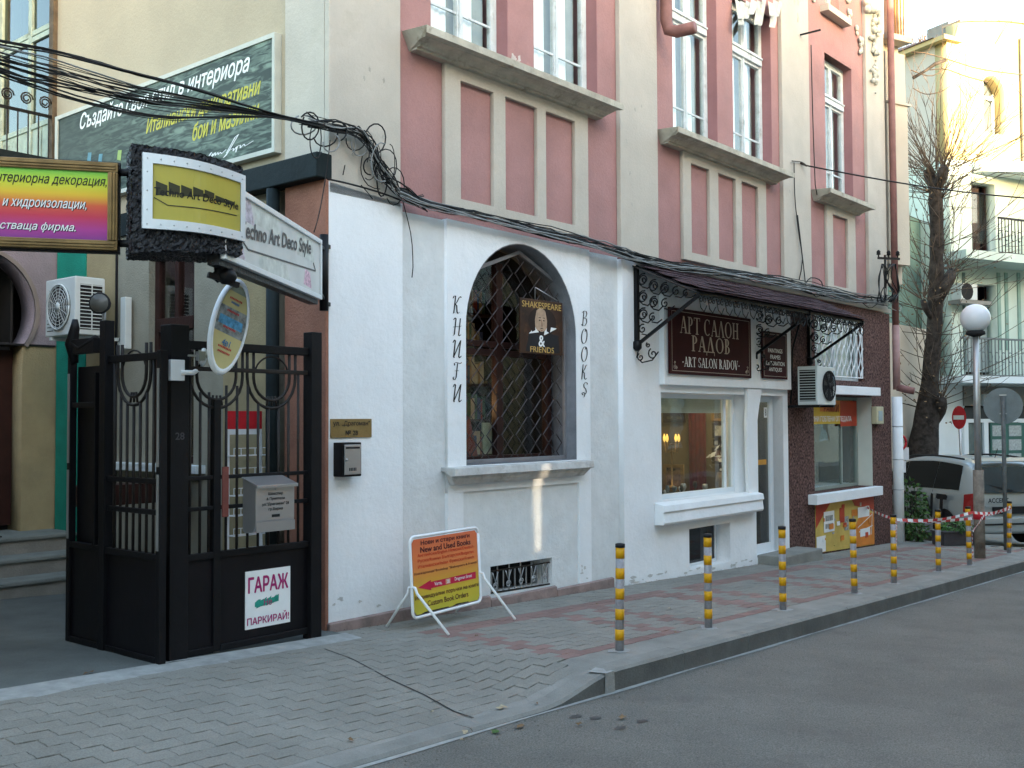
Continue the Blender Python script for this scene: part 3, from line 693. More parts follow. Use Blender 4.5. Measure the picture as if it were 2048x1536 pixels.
# door
dy = .12; d = MB()
d.box(DX0, DX0+.07, dy, dy+.07, -.16, 1.95); d.box(DX1-.10, DX1, dy, dy+.07, -.16, 1.95); d.box(DX0+.07, DX1-.10, dy, dy+.07, 1.87, 1.95); d.box(DX0+.07, DX1-.10, dy, dy+.07, -.16, -.04)
door = d.build('shop_door', pvc, bld, .004)
B('pane', glass('frosted_door_glass', (.35, .38, .37), .10, .05), door, DX0+.07, DX1-.10, dy+.03, dy+.034, -.04, 1.87)
B('door_handle', pvc, door, DX0+.10, DX0+.20, dy-.04, dy-.02, .93, .95)
B('opening_hours_sticker', whiteprint, door, DX1-.21, DX1-.12, dy+.026, dy+.029, 1.66, 1.80)
text('sticker_print', '8', (DX1-.165, dy+.0255, 1.73), FRY, blackp, door, .04, .09)
B('door_notice', mat('orange_sticker', (.55, .28, .05), .6, .1, 9), door, DX0+.42, DX0+.66, dy+.026, dy+.029, 1.02, 1.09)
B('doorstep', concrete, bld, DX0+.0, DX1+.35, -.42, -.031, zb, SL*7.6+.13, bevel=.012)
B('door_sill', white, bld, DX0, DX1, y0-.02, .2, -.6, -.161, bevel=.004)
B('dark_gap', dark_in, bld, DX0, DX1, .2, .32, -.16, 1.95) if False else None
# basement window of the shop
bo = MB(); bo.box(5.462, 6.458, .17, .20, -.14, -.115); bo.box(5.462, 6.458, .17, .20, .325, .345); bo.box(6.43, 6.458, .17, .20, -.11, .325); bo.box(5.462, 5.49, .17, .20, -.11, .325)
bwo = bo.build('basement_window', pvc, bld); B('pane', glass('dim_glass', (.35, .37, .40), .05), bwo, 5.49, 6.43, .183, .187, -.115, .325)
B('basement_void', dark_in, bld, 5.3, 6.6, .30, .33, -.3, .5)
# --- brown pebbledash bay with the frame shop
BX1 = 12.03
plate('pebbledash_wall', [(8.141, zb), (BX1, zb), (BX1, 3.38), (8.141, 3.38)], [rect(8.99, 11.19, .56, 1.98), rect(9.06, 10.93, 2.22, 3.22)], y0, .34, pebble, bld)
B('string_course', cream, bld, 4.35, 12.05, -.05, -.0005-.03, 3.39, 3.46, bevel=.008)
B('lintel', white, bld, 8.75, 11.22, -.17, y0-.0005, 2.0, 2.13, bevel=.006)
B('window_board', white, bld, 8.75, 11.25, -.17, y0-.0005, .42, .56, bevel=.006)
B('reveal', mat('pale_reveal', (.60, .62, .56), .8, .05, 3), bld, 11.181, 11.189, y0+.002, .21, .562, 1.978)
wf = MB(); yy = .20; a, b = 8.99, 11.18
wf.box(a, a+k, yy, yy+.06, .562, 1.978); wf.box(b-k, b, yy, yy+.06, .562, 1.978); wf.box(a+k, b-k, yy, yy+.06, .562, .61); wf.box(a+k, b-k, yy, yy+.06, 1.93, 1.978)
wf.box(a+1.55, a+1.59, yy+.01, yy+.05, .61, 1.93)
f2 = wf.build('frame_shop_window', mat('grey_green_frame', (.25, .29, .26), .5, .1, 4), bld, .004); B('pane', shop_pane, f2, a+k, b-k, yy+.03, yy+.034, .61, 1.93)
ban = mat('yellow_banner', (.62, .42, .03), .55, .12, 3); redban = mat('red_banner', (.42, .05, .02), .55, .25, 3); orban = mat('orange_banner', (.60, .20, .03), .55, .2, 3)
bn = MB().box(9.05, 10.95, yy-.012, yy-.006, 1.56, 1.925).build('banner', ban, f2)
B('banner_band', orban, f2, 9.7, 10.45, yy-.016, yy-.0125, 1.75, 1.92); B('banner_band', redban, f2, 10.45, 11.1, yy-.017, yy-.0125, 1.52, 1.92)
text('lettering', 'РАМКИ', (10.1, yy-.020, 1.80), FRY, mat('dark_red_print', (.20, .01, .01), .6), f2, .55, .12, 0, .012)
text('lettering', 'КАРТИНИ ГОБЛЕНИ ОГЛЕДАЛА', (10.0, yy-.020, 1.63), FRY, whiteprint, f2, 1.75, .10, 0, .02)
floor_room('frame_shop_room', 8.6, 11.8, .345, 3.0, -.4, 2.6, mat('frame_shop_wall', (.05, .06, .055), .9, .2, 2))
framed('framed_picture', 'silver framed mirror leaning low in the frame shop window', 9.75, 10.4, .55, .62, .95, silver, paint_b)
framed('framed_picture', 'dark red picture on the frame shop back wall', 10.1, 10.7, 1.4, 1.1, 1.3, darkf, mat('deep_red_paint', (.12, .01, .01), .6, .4, 9))
B('display_board', white, bld, 9.0, 11.17, .345, .9, .55, .60)
tag(MB().box(10.95, 11.0, .42, .9, .6, 1.95).build('glass_display_panel', glass('green_glass', (.55, .65, .6), .12)), 'glass panel standing at the right of the frame shop window', 'glass panel')
# posters pasted under the window
pst = thing('poster_panel', 'yellow and red poster panel under the frame shop window', 'posters', (10.1, -.05, -.3))
def pp(name, m, x0, x1, z0, z1, y): MB().hexa([(x0, y, z0), (x1, y, z0), (x1, y+.002, z0), (x0, y+.002, z0)], [(x0, y, z1), (x1, y, z1), (x1, y+.002, z1), (x0, y+.002, z1)]).build(name, m, pst)
plate('backing', [(8.98, -.29), (11.18, -.37), (11.18, .40), (8.98, .40)], [], -.040, -.031, mat('poster_yellow', (.55, .40, .10), .6, .2, 3, dirt=.6, dcol=(.40, .22, .05)), pst)
plate('red_corner', [(8.98, .06), (9.25, .25), (9.5, .40), (8.98, .40)], [], -.044, -.041, redban, pst)
plate('red_corner', [(10.4, .30), (11.18, .18), (11.18, .40), (10.3, .40)], [], -.044, -.041, redban, pst)
plate('orange_corner', [(10.3, -.1), (10.7, .2), (11.18, .12), (11.18, -.36), (10.2, -.33)], [], -.0445, -.0411, orban, pst)
greyp = mat('photo_print', (.30, .30, .28), .6, .6, 25)
for q in (('sheet', whiteprint, 9.25, 9.62, -.02, .28), ('sheet', whiteprint, 8.99, 9.3, -.29, -.06), ('photo', greyp, 9.30, 9.57, .02, .10), ('photo', greyp, 9.30, 9.57, .14, .22), ('sheet', redban, 9.82, 10.0, .08, .30), ('sheet', greyp, 10.0, 10.15, -.05, .16), ('sheet', whiteprint, 10.52, 10.98, .10, .26), ('sheet', orban, 10.28, 10.5, .14, .24), ('sheet', whiteprint, 10.6, 11.0, -.2, -.08)):
    pp(q[0], q[1], *q[2:], -.047-.0015*(q[0] == 'photo'))
for a_, b_ in (((10.5, -.05), (11.1, .12)), ((10.55, -.12), (11.1, -.06)), ((11.05, -.2), (11.1, .15))): MB().bar((a_[0], -.047, a_[1]), (b_[0], -.047, b_[1]), .012, .002, (0, 1, 0)).build('printed_line', whiteprint, pst)
rpp = random.Random(19)
for i in range(20):
    x_ = rpp.uniform(9.02, 11.0); z_ = rpp.uniform(-.24, .30); w2 = rpp.uniform(.04, .16); h2 = rpp.uniform(.02, .09)
    if z_ < -.26+.03: continue
    pp('printed_scrap', rpp.choice((whiteprint, redban, greyp, orban, ban, goldtxt)), x_, x_+w2, z_, z_+h2, -.0495-.0002*i)
# grille window above the lintel
gi = MB(); gi.box(9.06, 9.10, .08, .14, 2.22, 3.22); gi.box(10.89, 10.93, .08, .14, 2.22, 3.22); gi.box(9.10, 10.89, .08, .14, 2.22, 2.27); gi.box(9.10, 10.89, .08, .14, 3.17, 3.22); gi.box(10.0, 10.04, .085, .135, 2.27, 3.17)
gwn = gi.build('upper_shop_window', win_white, bld); B('pane', pane, gwn, 9.1, 10.89, .11, .114, 2.27, 3.17); B('net_curtain', mat('grey_net', (.38, .42, .40), .9, .1, 5), gwn, 9.1, 10.89, .16, .165, 2.27, 3.17)
dg_ = thing('diamond_grille', 'white iron grille of pointed ovals over the upper shop window', 'grille', (10, -.0, 2.22))
mb = MB(); rr_ = MB()
for i in range(10):
    x = 9.16+i*.186
    for zc in (2.44, 2.74, 3.04):
        mb.tube([(x-.075, .0, zc), (x-.03, .0, zc+.075), (x, .0, zc+.15), (x+.03, .0, zc+.075), (x+.075, .0, zc), (x+.03, .0, zc-.075), (x, .0, zc-.15), (x-.03, .0, zc-.075), (x-.075, .0, zc)], .009, 4, smooth=False)
        rr_.lathe([(.002, -.012), (.020, -.008), (.020, .008), (.002, .012)], (x+.093, .0, zc), 8, 'Y')
mb.build('pointed_oval', whitep, dg_); rr_.build('rosette', whitep, dg_)
mb = MB()
for z in (2.28, 3.19): mb.bar((9.08, .0, z), (10.91, .0, z), .016)
for x in (9.08, 10.91): mb.bar((x, .0, 2.28), (x, .0, 3.19), .016)
mb.build('frame', whitep, dg_)

# --- side wall (x = 0) towards the courtyard
zs = 3.57
plate('side_wall', [(.02, zs), (9.5, zs), (9.5, ZT), (.02, ZT)], [[(4.62, 4.35), (6.1, 4.35), (6.1, 6.9), (4.62, 6.9)]], .03, .4, side_cream, bld, 'X')
B('corner_pilaster', cream, bld, 0, .0295, .061, .56, zs+.21, ZT)
plate('side_wall_lower', [(.66, -.3), (4.4, -.3), (4.4, zs), (.66, zs)], [[(1.87, 1.26), (2.63, 1.26), (2.63, 3.25), (1.87, 3.25)]], .001, .4, stucco_pale, bld, 'X')
B('terracotta_pier', terracotta, bld, -.03, .3, .004, .52, -.3, zs-.001, bevel=.004)
B('stucco_panel', stucco_beige, bld, -.012, .0005, .72, 1.40, -.1, 3.5); B('stucco_panel', stucco_beige, bld, -.012, .0005, 3.22, 3.78, -.1, zs-.02)
B('teal_band', teal, bld, -.02, .0005, 3.79, 4.39, -.1, zs+.3)
B('dark_joint', blackp, bld, -.016, .0, 3.19, 3.215, -.1, zs-.03)
B('tarred_beam', tar, bld, -.13, .029, -.005, 2.35, zs, zs+.20, bevel=.01)
B('tarred_beam', tar, bld, -.03, .028, 2.351, 3.9, zs-.1, zs+.12)
MB().tube([(-.09, .60, .0), (-.09, .60, 3.56)], .055, 10).build('drainpipe', tar, bld)
# brown window of the side wall
f = MB(); x0 = .06
f.box(x0, x0+.07, 1.88, 1.95, 1.262, 3.248); f.box(x0, x0+.07, 2.55, 2.62, 1.262, 3.248); f.box(x0, x0+.07, 1.95, 2.55, 1.262, 1.33); f.box(x0, x0+.07, 1.95, 2.55, 3.18, 3.248); f.box(x0-.02, x0+.07, 1.95, 2.55, 2.50, 2.62); f.box(x0, x0+.07, 2.22, 2.28, 1.33, 3.18)
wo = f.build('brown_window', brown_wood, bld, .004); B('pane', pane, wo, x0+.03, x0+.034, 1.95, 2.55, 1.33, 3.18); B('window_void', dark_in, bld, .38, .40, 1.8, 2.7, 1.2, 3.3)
B('window_sill', win_white, bld, -.10, .06, 1.68, 3.3, 1.18, 1.255, bevel=.006)
# peeling balcony door high on the side wall
f = MB(); x0 = .10
for y in (4.62, 5.28, 6.02): f.box(x0, x0+.07, y, y+.08, 4.36, 6.9)
for z in (4.36, 4.95, 5.95, 6.02, 6.82): f.box(x0+.005, x0+.065, 4.70, 6.02, z, z+.06)
for y in (4.70, 5.36): f.box(x0+.02, x0+.05, y, y+.58 if y < 5 else 6.02, 4.42, 4.95)
for y in (4.70, 4.88, 5.05): f.box(x0+.008, x0+.02, y, y+.01, 4.42, 4.95)
bd = f.build('balcony_door', mat('flaking_green_white_paint', (.36, .42, .35), .85, .2, 7, .7, 30, dirt=1.6, dcol=(.11, .12, .085)), bld, .004)
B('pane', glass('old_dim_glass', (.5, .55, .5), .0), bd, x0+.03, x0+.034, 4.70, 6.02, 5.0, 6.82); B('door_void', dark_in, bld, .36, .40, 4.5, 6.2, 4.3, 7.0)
B('door_jamb', mat('rotten_wood', (.10, .075, .05), .9, .4, 9, .6, 30), bld, -.02, .10, 4.53, 4.62, 4.2, 6.95)
rail = thing('balcony_railing', 'rusty scrolled balcony railing projecting beside the peeling door', 'railing', (-.5, 4.6, 4.4))
mb = MB(); mb.bar((0, 4.55, 4.93), (-1.4, 4.55, 4.93), .03); mb.bar((0, 4.55, 4.42), (-1.4, 4.55, 4.42), .03); mb.build('rail', black_iron, rail)
mb = MB()
for kx in range(6): mb.tube([(-.09-kx*.2+.07*cos(a*.6)*(1-a/30), 4.55, 5.07+.07*sin(a*.6)*(1-a/30)) for a in range(22)], .009, 5)
for kx in range(12): mb.bar((-.05-kx*.11, 4.55, 4.43), (-.05-kx*.11, 4.55, 4.93), .012)
tag(mb.build('scrollwork', rusty_iron, rail), kind='stuff')
# roof slab and back so no light leaks into the rooms
B('roof', tar, bld, .0, XE, .0, 9.5, ZT+.002, ZT+.2); B('back_wall', side_cream, bld, .4, XE-.4, 9.1, 9.5, -.5, ZT); B('end_wall', pinkd, bld, XE-.0005-.02, XE+.35, .35, 9.5, -.8, ZT)

left = thing('driveway_neighbour', 'plain beige house wall closing the driveway on the left', 'building', (-6, 2, 0)); B('wall', stucco_beige, left, -12, -3.6, -.15, 4.40, -.5, 4.2); B('roof', tar, left, -12, -3.5, -.25, 4.40, 4.202, 4.35)

# --- annex at the back of the courtyard with horseshoe door
ax = thing('courtyard_annex', 'lilac and beige rear wall with dark horseshoe-arched doorway', 'building', (-2, 4.45, 0))
hs = [(-1.32, .56), (-.36, .56), (-.36, 2.42)]+arc(-.84, 2.80, .60, -42, 222, 26)+[(-1.32, 2.42)]
YB = 4.42
plate('rear_wall_upper', rect(-6, -.001, 2.46, 4.3), [[p for p in hs if 0] or [(-1.31, 2.461), (-.37, 2.461)]+arc(-.84, 2.80, .60, -33, 213, 26)], YB, YB+.3, lilac, ax)
plate('rear_wall_lower', [(-6, -.2), (-1.32, -.2), (-1.32, 2.44), (-6, 2.44)], [], YB+.01, YB+.3, stucco_beige, ax)
plate('rear_wall_lower', [(-.36, -.2), (-.001, -.2), (-.001, 2.44), (-.36, 2.44)], [], YB+.01, YB+.3, stucco_beige, ax)
B('dark_joint', blackp, ax, -6, -.022, YB-.006, YB+.3, 2.44, 2.4595) 
for r0, nm in ((.60, 'arch_trim'),):
    po = arc(-.84, 2.80, .64, -36, 216, 26); pi_ = arc(-.84, 2.80, .60, -36, 216, 26)
    plate('arch_trim', po+pi_[::-1], [], YB-.03, YB-.0005, mat('trim_grey_brown', (.20, .17, .16), .9, .15, 5), ax)
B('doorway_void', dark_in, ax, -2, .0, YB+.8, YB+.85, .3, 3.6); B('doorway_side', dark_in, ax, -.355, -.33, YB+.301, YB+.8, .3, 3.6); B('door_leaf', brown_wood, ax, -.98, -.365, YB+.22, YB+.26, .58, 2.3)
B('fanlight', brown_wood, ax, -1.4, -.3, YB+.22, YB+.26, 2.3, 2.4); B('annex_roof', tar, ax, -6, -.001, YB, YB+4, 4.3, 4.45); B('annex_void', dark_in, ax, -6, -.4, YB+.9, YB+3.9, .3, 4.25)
stp = thing('courtyard_steps', 'three worn grey stone steps up to the horseshoe doorway', 'steps', (-2, 3.3, 0))
for i in range(3):
    B('riser', concrete, stp, -6, -.03, 3.30+i*.32, 3.62+i*.32+(.0 if i < 2 else .48), -.1, .185+i*.17-.045)
    B('step', mat('worn_step_stone', (.17, .19, .18), .9, .2, 4, .6, 50, dirt=1, dcol=(.12, .13, .12)), stp, -6, -.025, 3.27+i*.32, 3.62+i*.32+(.0 if i < 2 else .48), .185+i*.17-.044, .185+i*.17, bevel=.012)
tag(MB().box(-1.5, -.75, 3.98, 4.36, .526, .54).build('doormat', blackp), 'black doormat on the top step', 'doormat')

# ================================================================== OPPOSITE ROW (behind the camera; shades the street, mirrored in panes)
opp = mat('opposite_render', (.50, .46, .38), .9, .1, 1.2)
def opposite(x0, x1, h, lab, m, sun_gap=None):
    t = thing('opposite_house', lab, 'building', ((x0+x1)/2, -9.6, 0), 'houses across the street behind the viewpoint')
    cut = []
    n = max(1, int((x1-x0)/2.6))
    for fl in range(3):
        for i in range(n):
            xc = x0+(x1-x0)*(i+.5)/n; z = .8+fl*3.2
            if z+1.7 < h-.6: cut.append(rect(xc-.5, xc+.5, z, z+1.7))
    if sun_gap: cut = [c for c in cut if c[0][0] > sun_gap+.4]; slot = [rect(sun_gap-.10, sun_gap+.02+.16, 1.31, 2.18)]
    plate('wall', rect(x0, x1, -2, h), cut+(slot if sun_gap else []), -9.9, -9.6, m, t)
    rx0, rx1 = (x0+2.2 if sun_gap else x0), (x1 if x1 > 0 or x1 < -10 else x1-.9)
    B('rear_block', dark_in, t, rx0, rx1, -16, -10.1, -2, h-.1)
    if sun_gap:  # unseen boards added; their slits shape a sun streak on the facade
        xs_ = [sun_gap-.2]+[sun_gap-.055+.022*k for k in range(6)]+[sun_gap+.3]
        for k in range(7):
            gl = .0026 if k > 0 else 0; gr2 = .0026 if k < 6 else 0; bl_ = 0 if k in (0, 1, 2) else gl*.9; br_ = 0 if k in (0, 1, 5) else gr2*.9
            plate('board', [(xs_[k]+bl_*.5, 1.0), (xs_[k+1]-br_*.5, 1.0), (xs_[k+1]-gr2*.5, 2.5), (xs_[k]+gl*.5, 2.5)], [], -9.9022, -9.9012, brown_wood, t)
    for c in cut:
        w_ = MB().box(c[0][0], c[1][0], -9.80, -9.76, c[0][1], c[2][1]).build('window', win_white, t)
        MB().box(c[0][0]+.07, c[1][0]-.07, -9.757, -9.755, c[0][1]+.07, c[2][1]-.07).build('pane', pane, w_)
opposite(-40, -14, 9.0, 'long pale house farthest back across the street', opp)
opposite(-13.99, -1, 8.8, 'cream house directly across from the gate', cream)
opposite(-.99, 12, 9.5, 'long pale house across from the art shop', side_cream, .36)
opposite(12.01, 26, 9.5, 'brownish house across from the parked car', stucco_beige)
opposite(26.01, 60, 9.4, 'pale terrace far along the opposite side', opp)
fp = tag(MB().box(-40, 60, -9.59, -8.2, -2.5, -.0).build('far_sidewalk', concrete), kind='structure')

# ================================================================== NEIGHBOUR BAY, past the downpipe
nb = thing('neighbour_bay', 'pale overhanging upper bay of the next house beyond the downpipe', 'building', (13.5, 0, 3.9))
nbm = mat('warm_cream_render', (.52, .46, .37), .9, .08, 1.4, .4, 30, dirt=.7, dcol=(.50, .44, .36))
NU = Vector((cos(R(-22)), sin(R(-22)), 0)); NV = Vector((-NU.y, NU.x, 0)); NO = Vector((12.30, -.02, 0))
def nbx_(name, m, a0, a1, b0, b1, z0, z1, bevel=0.):
    P_ = lambda a, b, z: NO+NU*a+NV*b+Vector((0, 0, z))
    return MB().hexa([P_(a0, b0, z0), P_(a1, b0, z0), P_(a1, b1, z0), P_(a0, b1, z0)], [P_(a0, b0, z1), P_(a1, b0, z1), P_(a1, b1, z1), P_(a0, b1, z1)]).build(name, m, nb, bevel)
nbx_('bay_wall', nbm, 0, .43, .2, 6, 3.95, 8.1, .008); nbx_('bay_panel', nbm, -.1, .40, .0, .1999, 4.25, 7.0, .006)
nbx_('bay_wall', nbm, -.1, .38, .02, .1998, 7.04, 7.9, .008)
nbx_('cornice', nbm, -.1, .46, -.03, 6, 7.0001, 7.039); nbx_('cornice', nbm, -.1, .48, -.05, 6, 8.101, 8.20)
mb = MB()
for i in range(6): p_ = NO+NU*(.02+i*.07)+NV*.02; mb.bar(p_+Vector((0, 0, 8.2)), p_+Vector((0, 0, 9.0)), .02)
mb.bar(NO+NU*-.05+NV*.02+Vector((0, 0, 9.0)), NO+NU*.42+NV*.02+Vector((0, 0, 9.0)), .05); mb.build('balustrade', mat('ochre_iron', (.30, .16, .05), .6), nb)
nbx_('upper_wall', nbm, .30, .46, .1, .4, 8.201, 11.8); nbx_('upper_wall', nbm, -.1, .40, 1.0, 5, 8.202, 11.7); nbx_('ceiling', nbm, -.1, .46, -.02, 5, 9.9, 10.0)
# ground floor of the next house, set back behind the pipe
gf = thing('set_back_house', 'dark teal set back wall behind the tree and downpipe', 'building', (16, 5, -.6))
tealw = mat('dull_teal_wall', (.10, .17, .15), .9, .2, 2, .5, 30, dirt=.8, dcol=(.07, .09, .08))
B('wall', tealw, gf, 20.0, 30, 3.6, 10, -1.3, 7.2); B('wall', nbm, gf, 12.5, 20, 1.8, 9, -.8, 3.69)
B('balcony_slab', concrete, gf, 19.0, 20.0, 3.4, 6, 2.5, 2.65)

# ================================================================== FAR CORNER HOUSE (rotated with the bend of the street)
hx = aD(1903, 600, 28.5); HO = Vector((hx.x, hx.y, 0)); ha = R(-23); HU = Vector((cos(ha), sin(ha), 0)); HN = Vector((sin(ha), -cos(ha), 0))
fh = thing('corner_house', 'yellow sunlit house with arched window and balconies at the bend', 'building', (HO.x, HO.y, -.9))
ylw = mat('pale_yellow_render', (.40, .335, .17), .9, .05, 1, .3, 25); ytl = mat('hazy_teal_render', (.47, .56, .50), .9, .08, 1, .3, 25, dirt=.6, dcol=(.33, .42, .38)); wht = mat('white_render', (.66, .72, .74), .9, .06, 1, .3, 25)  # teal lightened to suggest haze; it takes over below the shadow line
def H(u, z, n=0.): return HO+HU*u+HN*n+Vector((0, 0, z))          # n outwards
def hu(px, py, n=0.):
    """point of the house front seen at a pixel: (u, z)"""
    d = ray(px, py); P0 = HO+HN*n; t = (P0-CAM).dot(HN)/d.dot(HN); q = CAM+d*t; return ((q-HO).dot(HU), q.z)
def hbox(mb, u0, u1, z0, z1, n0, n1): return mb.hexa([H(u0, z0, n1), H(u1, z0, n1), H(u1, z0, n0), H(u0, z0, n0)], [H(u0, z1, n1), H(u1, z1, n1), H(u1, z1, n0), H(u0, z1, n0)])
def hB(name, m, par, px0, py0, px1, py1, n0, n1, bevel=0):
    u0, z1 = hu(px0, py0, n1); u1, z0 = hu(px1, py1, n1); return hbox(MB(), u0, u1, z0, z1, n0, n1).build(name, m, par, bevel)
def hplate(name, outer, holes, n0, n1, m, par):
    o = plate(name, outer, holes, -n1, -n0, m, par)
    for v in o.data.vertices: v.co = H(v.co.x, v.co.z, -v.co.y)
    return o
zsh = hu(1950, 325)[1]; z2 = hu(1950, 520)[1]; z3 = hu(1950, 760)[1]; zr = hu(1915, 45)[1]; zpk = hu(1960, 26)[1]; zL = hu(1903, 78)[1]
ul = hu(1915, 45)[0]
aw0, awz0 = hu(1963, 262); aw1, _ = hu(2011, 262); awt = hu(1985, 150)[1]
roof_line = [(0, zL), (ul, zL), (ul, zr)]+[(ul+(9-ul)*i/16, zr+(zpk-zr)*sin(pi*min(1, i/11)*.9)) for i in range(17)]
hole_arch = [(aw0, awz0), (aw1, awz0)]+arc((aw0+aw1)/2, awt-(aw1-aw0)/2*1.05, (aw1-aw0)/2, 0, 180, 14)
hplate('upper_wall', [(0, zsh), (9, zsh)]+roof_line[::-1], [hole_arch], -.4, 0, ylw, fh)
hw = hplate('arched_window', [(aw0+.0, awz0), (aw1, awz0)]+arc((aw0+aw1)/2, awt-(aw1-aw0)/2*1.05, (aw1-aw0)/2, 0, 180, 14), [], -.45, -.41, mat('dark_window_back', (.10, .12, .13), .5), fh)
mb = MB()
um = (aw0+aw1)/2
hbox(mb, um-.03, um+.03, awz0, awt-.02, -.40, -.34); hbox(mb, aw0, aw1, (awz0+awt)/2+.25, (awz0+awt)/2+.33, -.401, -.341); hbox(mb, aw0, aw0+.07, awz0, awt-.4, -.402, -.342); hbox(mb, aw1-.07, aw1, awz0, awt-.4, -.402, -.342)
mb.build('window_frame', pvc, fh); hplate('pane', hole_arch, [], -.408, -.404, pane, fh)
hB('chimney', concrete, fh, 1897, 42, 1916, 76, -1.2, -.45)
# side face, mass and middle wall
mid_holes = []
d0, dz1 = hu(1937, 362); d1, dz0 = hu(1992, 505)
d0 += .1; mid_holes.append([(d0, z2+.2), (d1, z2+.2), (d1, dz1), (d0, dz1)])
a0_, b1_ = hu(1928, 566); a1_, b0_ = hu(1995, 700)
mid2 = [[(a0_, z3+.15), (a1_, z3+.15), (a1_, b1_), (a0_, b1_)]]
hplate('middle_wall', [(0, z2), (9, z2), (9, zsh), (0, zsh)], mid_holes, -.4, -.001, ytl, fh)
hplate('lower_wall', [(0, z3), (9, z3), (9, z2-.001), (0, z2-.001)], mid2, -.4, -.002, ytl, fh)
g0, g1 = hu(1930, 850)[0], hu(2100, 850)[0]
hplate('shop_front_wall', [(-1, -1.6), (9, -1.6), (9, z3-.001), (-1, z3-.001)], [[(g0, -1.6), (9 if g1 > 8.9 else g1, -1.6), (9 if g1 > 8.9 else g1, hu(1940, 785)[1]), (g0, hu(1940, 785)[1])]] if g1 < 8.9 else [], -.5, -.003, wht, fh)
sf_ = MB(); 
def lside(z0, z1, m, nm, dep=9):
    sdir = -HN; return MB().loft([H(0, z0, -.4), H(0, z1, -.4), H(.3, z1, -.4), H(.3, z0, -.4)], [H(0, z0, -dep), H(0, z1, -dep), H(.3, z1, -dep), H(.3, z0, -dep)]).build(nm, m, fh)
shade_side = mat('unlit_side_grey', (.42, .41, .36), .9, .08, 1, .3, 25)  # greyer than the front: shade of the unlit side put into the colour
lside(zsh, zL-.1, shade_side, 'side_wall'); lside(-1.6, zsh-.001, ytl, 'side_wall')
MB().loft([H(.3, -1.6, -.9), H(.3, zr-.5, -.9), H(9, zr-.5, -.9), H(9, -1.6, -.9)], [H(.3, -1.6, -1), H(.3, zr-.5, -1), H(9, zr-.5, -1), H(9, -1.6, -1)]).build('inner_wall', dark_in, fh)
MB().loft([H(-.25, zL-.1, .15), H(-.25, zL+.02, .15), H(ul, zL+.02, .15), H(ul, zL-.1, .15)], [H(-.25, zL-.1, -9), H(-.25, zL+.02, -9), H(ul, zL+.02, -9), H(ul, zL-.1, -9)]).build('eave', ylw, fh)
rt2 = MB(); rt2.loft([H(-.3, zL+.025, -.2), H(ul, zL+.025, -.2), H(ul, zL+.5, -3)], [H(-.3, zL+.025, -9), H(ul, zL+.025, -9), H(ul, zL+.5, -8)]).build('tiled_roof', mat('dark_roof_tile', (.12, .07, .055), .9, .3, 8, .8, 20), fh)
# roof edge tiles
mb = MB(); rtl = roof_line[3:]
for (ua, za), (ub, zb_) in zip(rtl[:-1], rtl[1:]): mb.loft([H(ua, za, .08), H(ua, za+.06, .08), H(ua, za+.06, -.5), H(ua, za, -.5)], [H(ub-.03, zb_, .08), H(ub-.03, zb_+.06, .08), H(ub-.03, zb_+.06, -.5), H(ub-.03, zb_, -.5)])
mb.build('roof_edge', mat('weathered_tile', (.35, .28, .20), .9, .2, 8), fh)
# canopy, slabs and rails
uc0 = hu(1945, 335)[0]
mb = MB(); pc = [(uc0+(9-uc0)*i/14, 1.3*sin(pi*min(1, (i+1.2)/9)/2 if i < 9 else pi/2)) for i in range(15)]
mb.loft([H(u, zsh-.30, n) for u, n in pc]+[H(9, zsh-.30, 0), H(uc0, zsh-.30, 0)], [H(u, zsh-.02, n) for u, n in pc]+[H(9, zsh-.02, 0), H(uc0, zsh-.02, 0)]); mb.build('curved_canopy', wht, fh)
us0 = hu(1862, 515)[0]
hbox(MB(), 0-.6, 9, z2-.18, z2+.05, .0, 1.0).build('balcony_slab', ytl, fh)
ub0 = hu(1925, 757, 1.)[0]
hbox(MB(), ub0, 9, z3-.12, z3+.06, .0, 1.0).build('balcony_slab', wht, fh)
def hrail(u0, u1, z0, z1, n, m, nm='railing', step=.13):
    mb = MB(); mb.bar(H(u0, z1, n), H(u1, z1, n), .05); mb.bar(H(u0, z0, n), H(u1, z0, n), .03); k = int((u1-u0)/step)
    for i in range(k+1): mb.bar(H(u0+(u1-u0)*i/k, z0, n), H(u0+(u1-u0)*i/k, z1, n), .022)
    o = mb.build(nm, m, fh)
    mb = MB()
    for i in range(0, k, 2): mb.tube([H(u0+(u1-u0)*(i+.5)/k, (z0+z1)/2+.14*sin(a*.9), n+.0)+HU*(.09*cos(a*.9)) for a in range(8)], .012, 4)
    mb.build('rail_scroll', m, o); return o
hrail(ub0+.02, 9, z3+.08, z3+1.05, .95, mat('grey_iron_rail', (.14, .16, .16), .6)); hrail(d0-.1, 9, z2+.07, z2+1.0, .92, black_iron)
for px in (1995, 2010, 2035): hB('column', mat('teal_column', (.20, .31, .27), .8, .1, 3), fh, px, 545, px+9, 700, -.15, .03)
hB('shutter', mat('dark_teal_shutter', (.08, .12, .11), .7, .2, 5), fh, 1925, 545, 1934, 740, -.1, .02)
for (pa, pb, pc_, pd) in ((1938, 375, 1960, 502), (1968, 375, 1990, 502)): hB('balcony_door', brown_wood, fh, pa, pb, pc_, pd, -.38, -.30)
hB('pane', pane, fh, 1942, 385, 1988, 490, -.299, -.296)
hB('window', brown_wood, fh, 1972, 568, 1994, 600, -.38, -.32); hB('door', mat('grey_door', (.28, .33, .33), .7), fh, 1930, 600, 1994, 745, -.39, -.33)
mb = MB(); mb.tube([H(hu(2039, 80)[0], hu(2039, 78)[1], .07), H(hu(2039, 80)[0], zsh, .07)], .06, 8); mb.build('drainpipe', mat('grey_pipe', (.30, .30, .28), .6), fh)
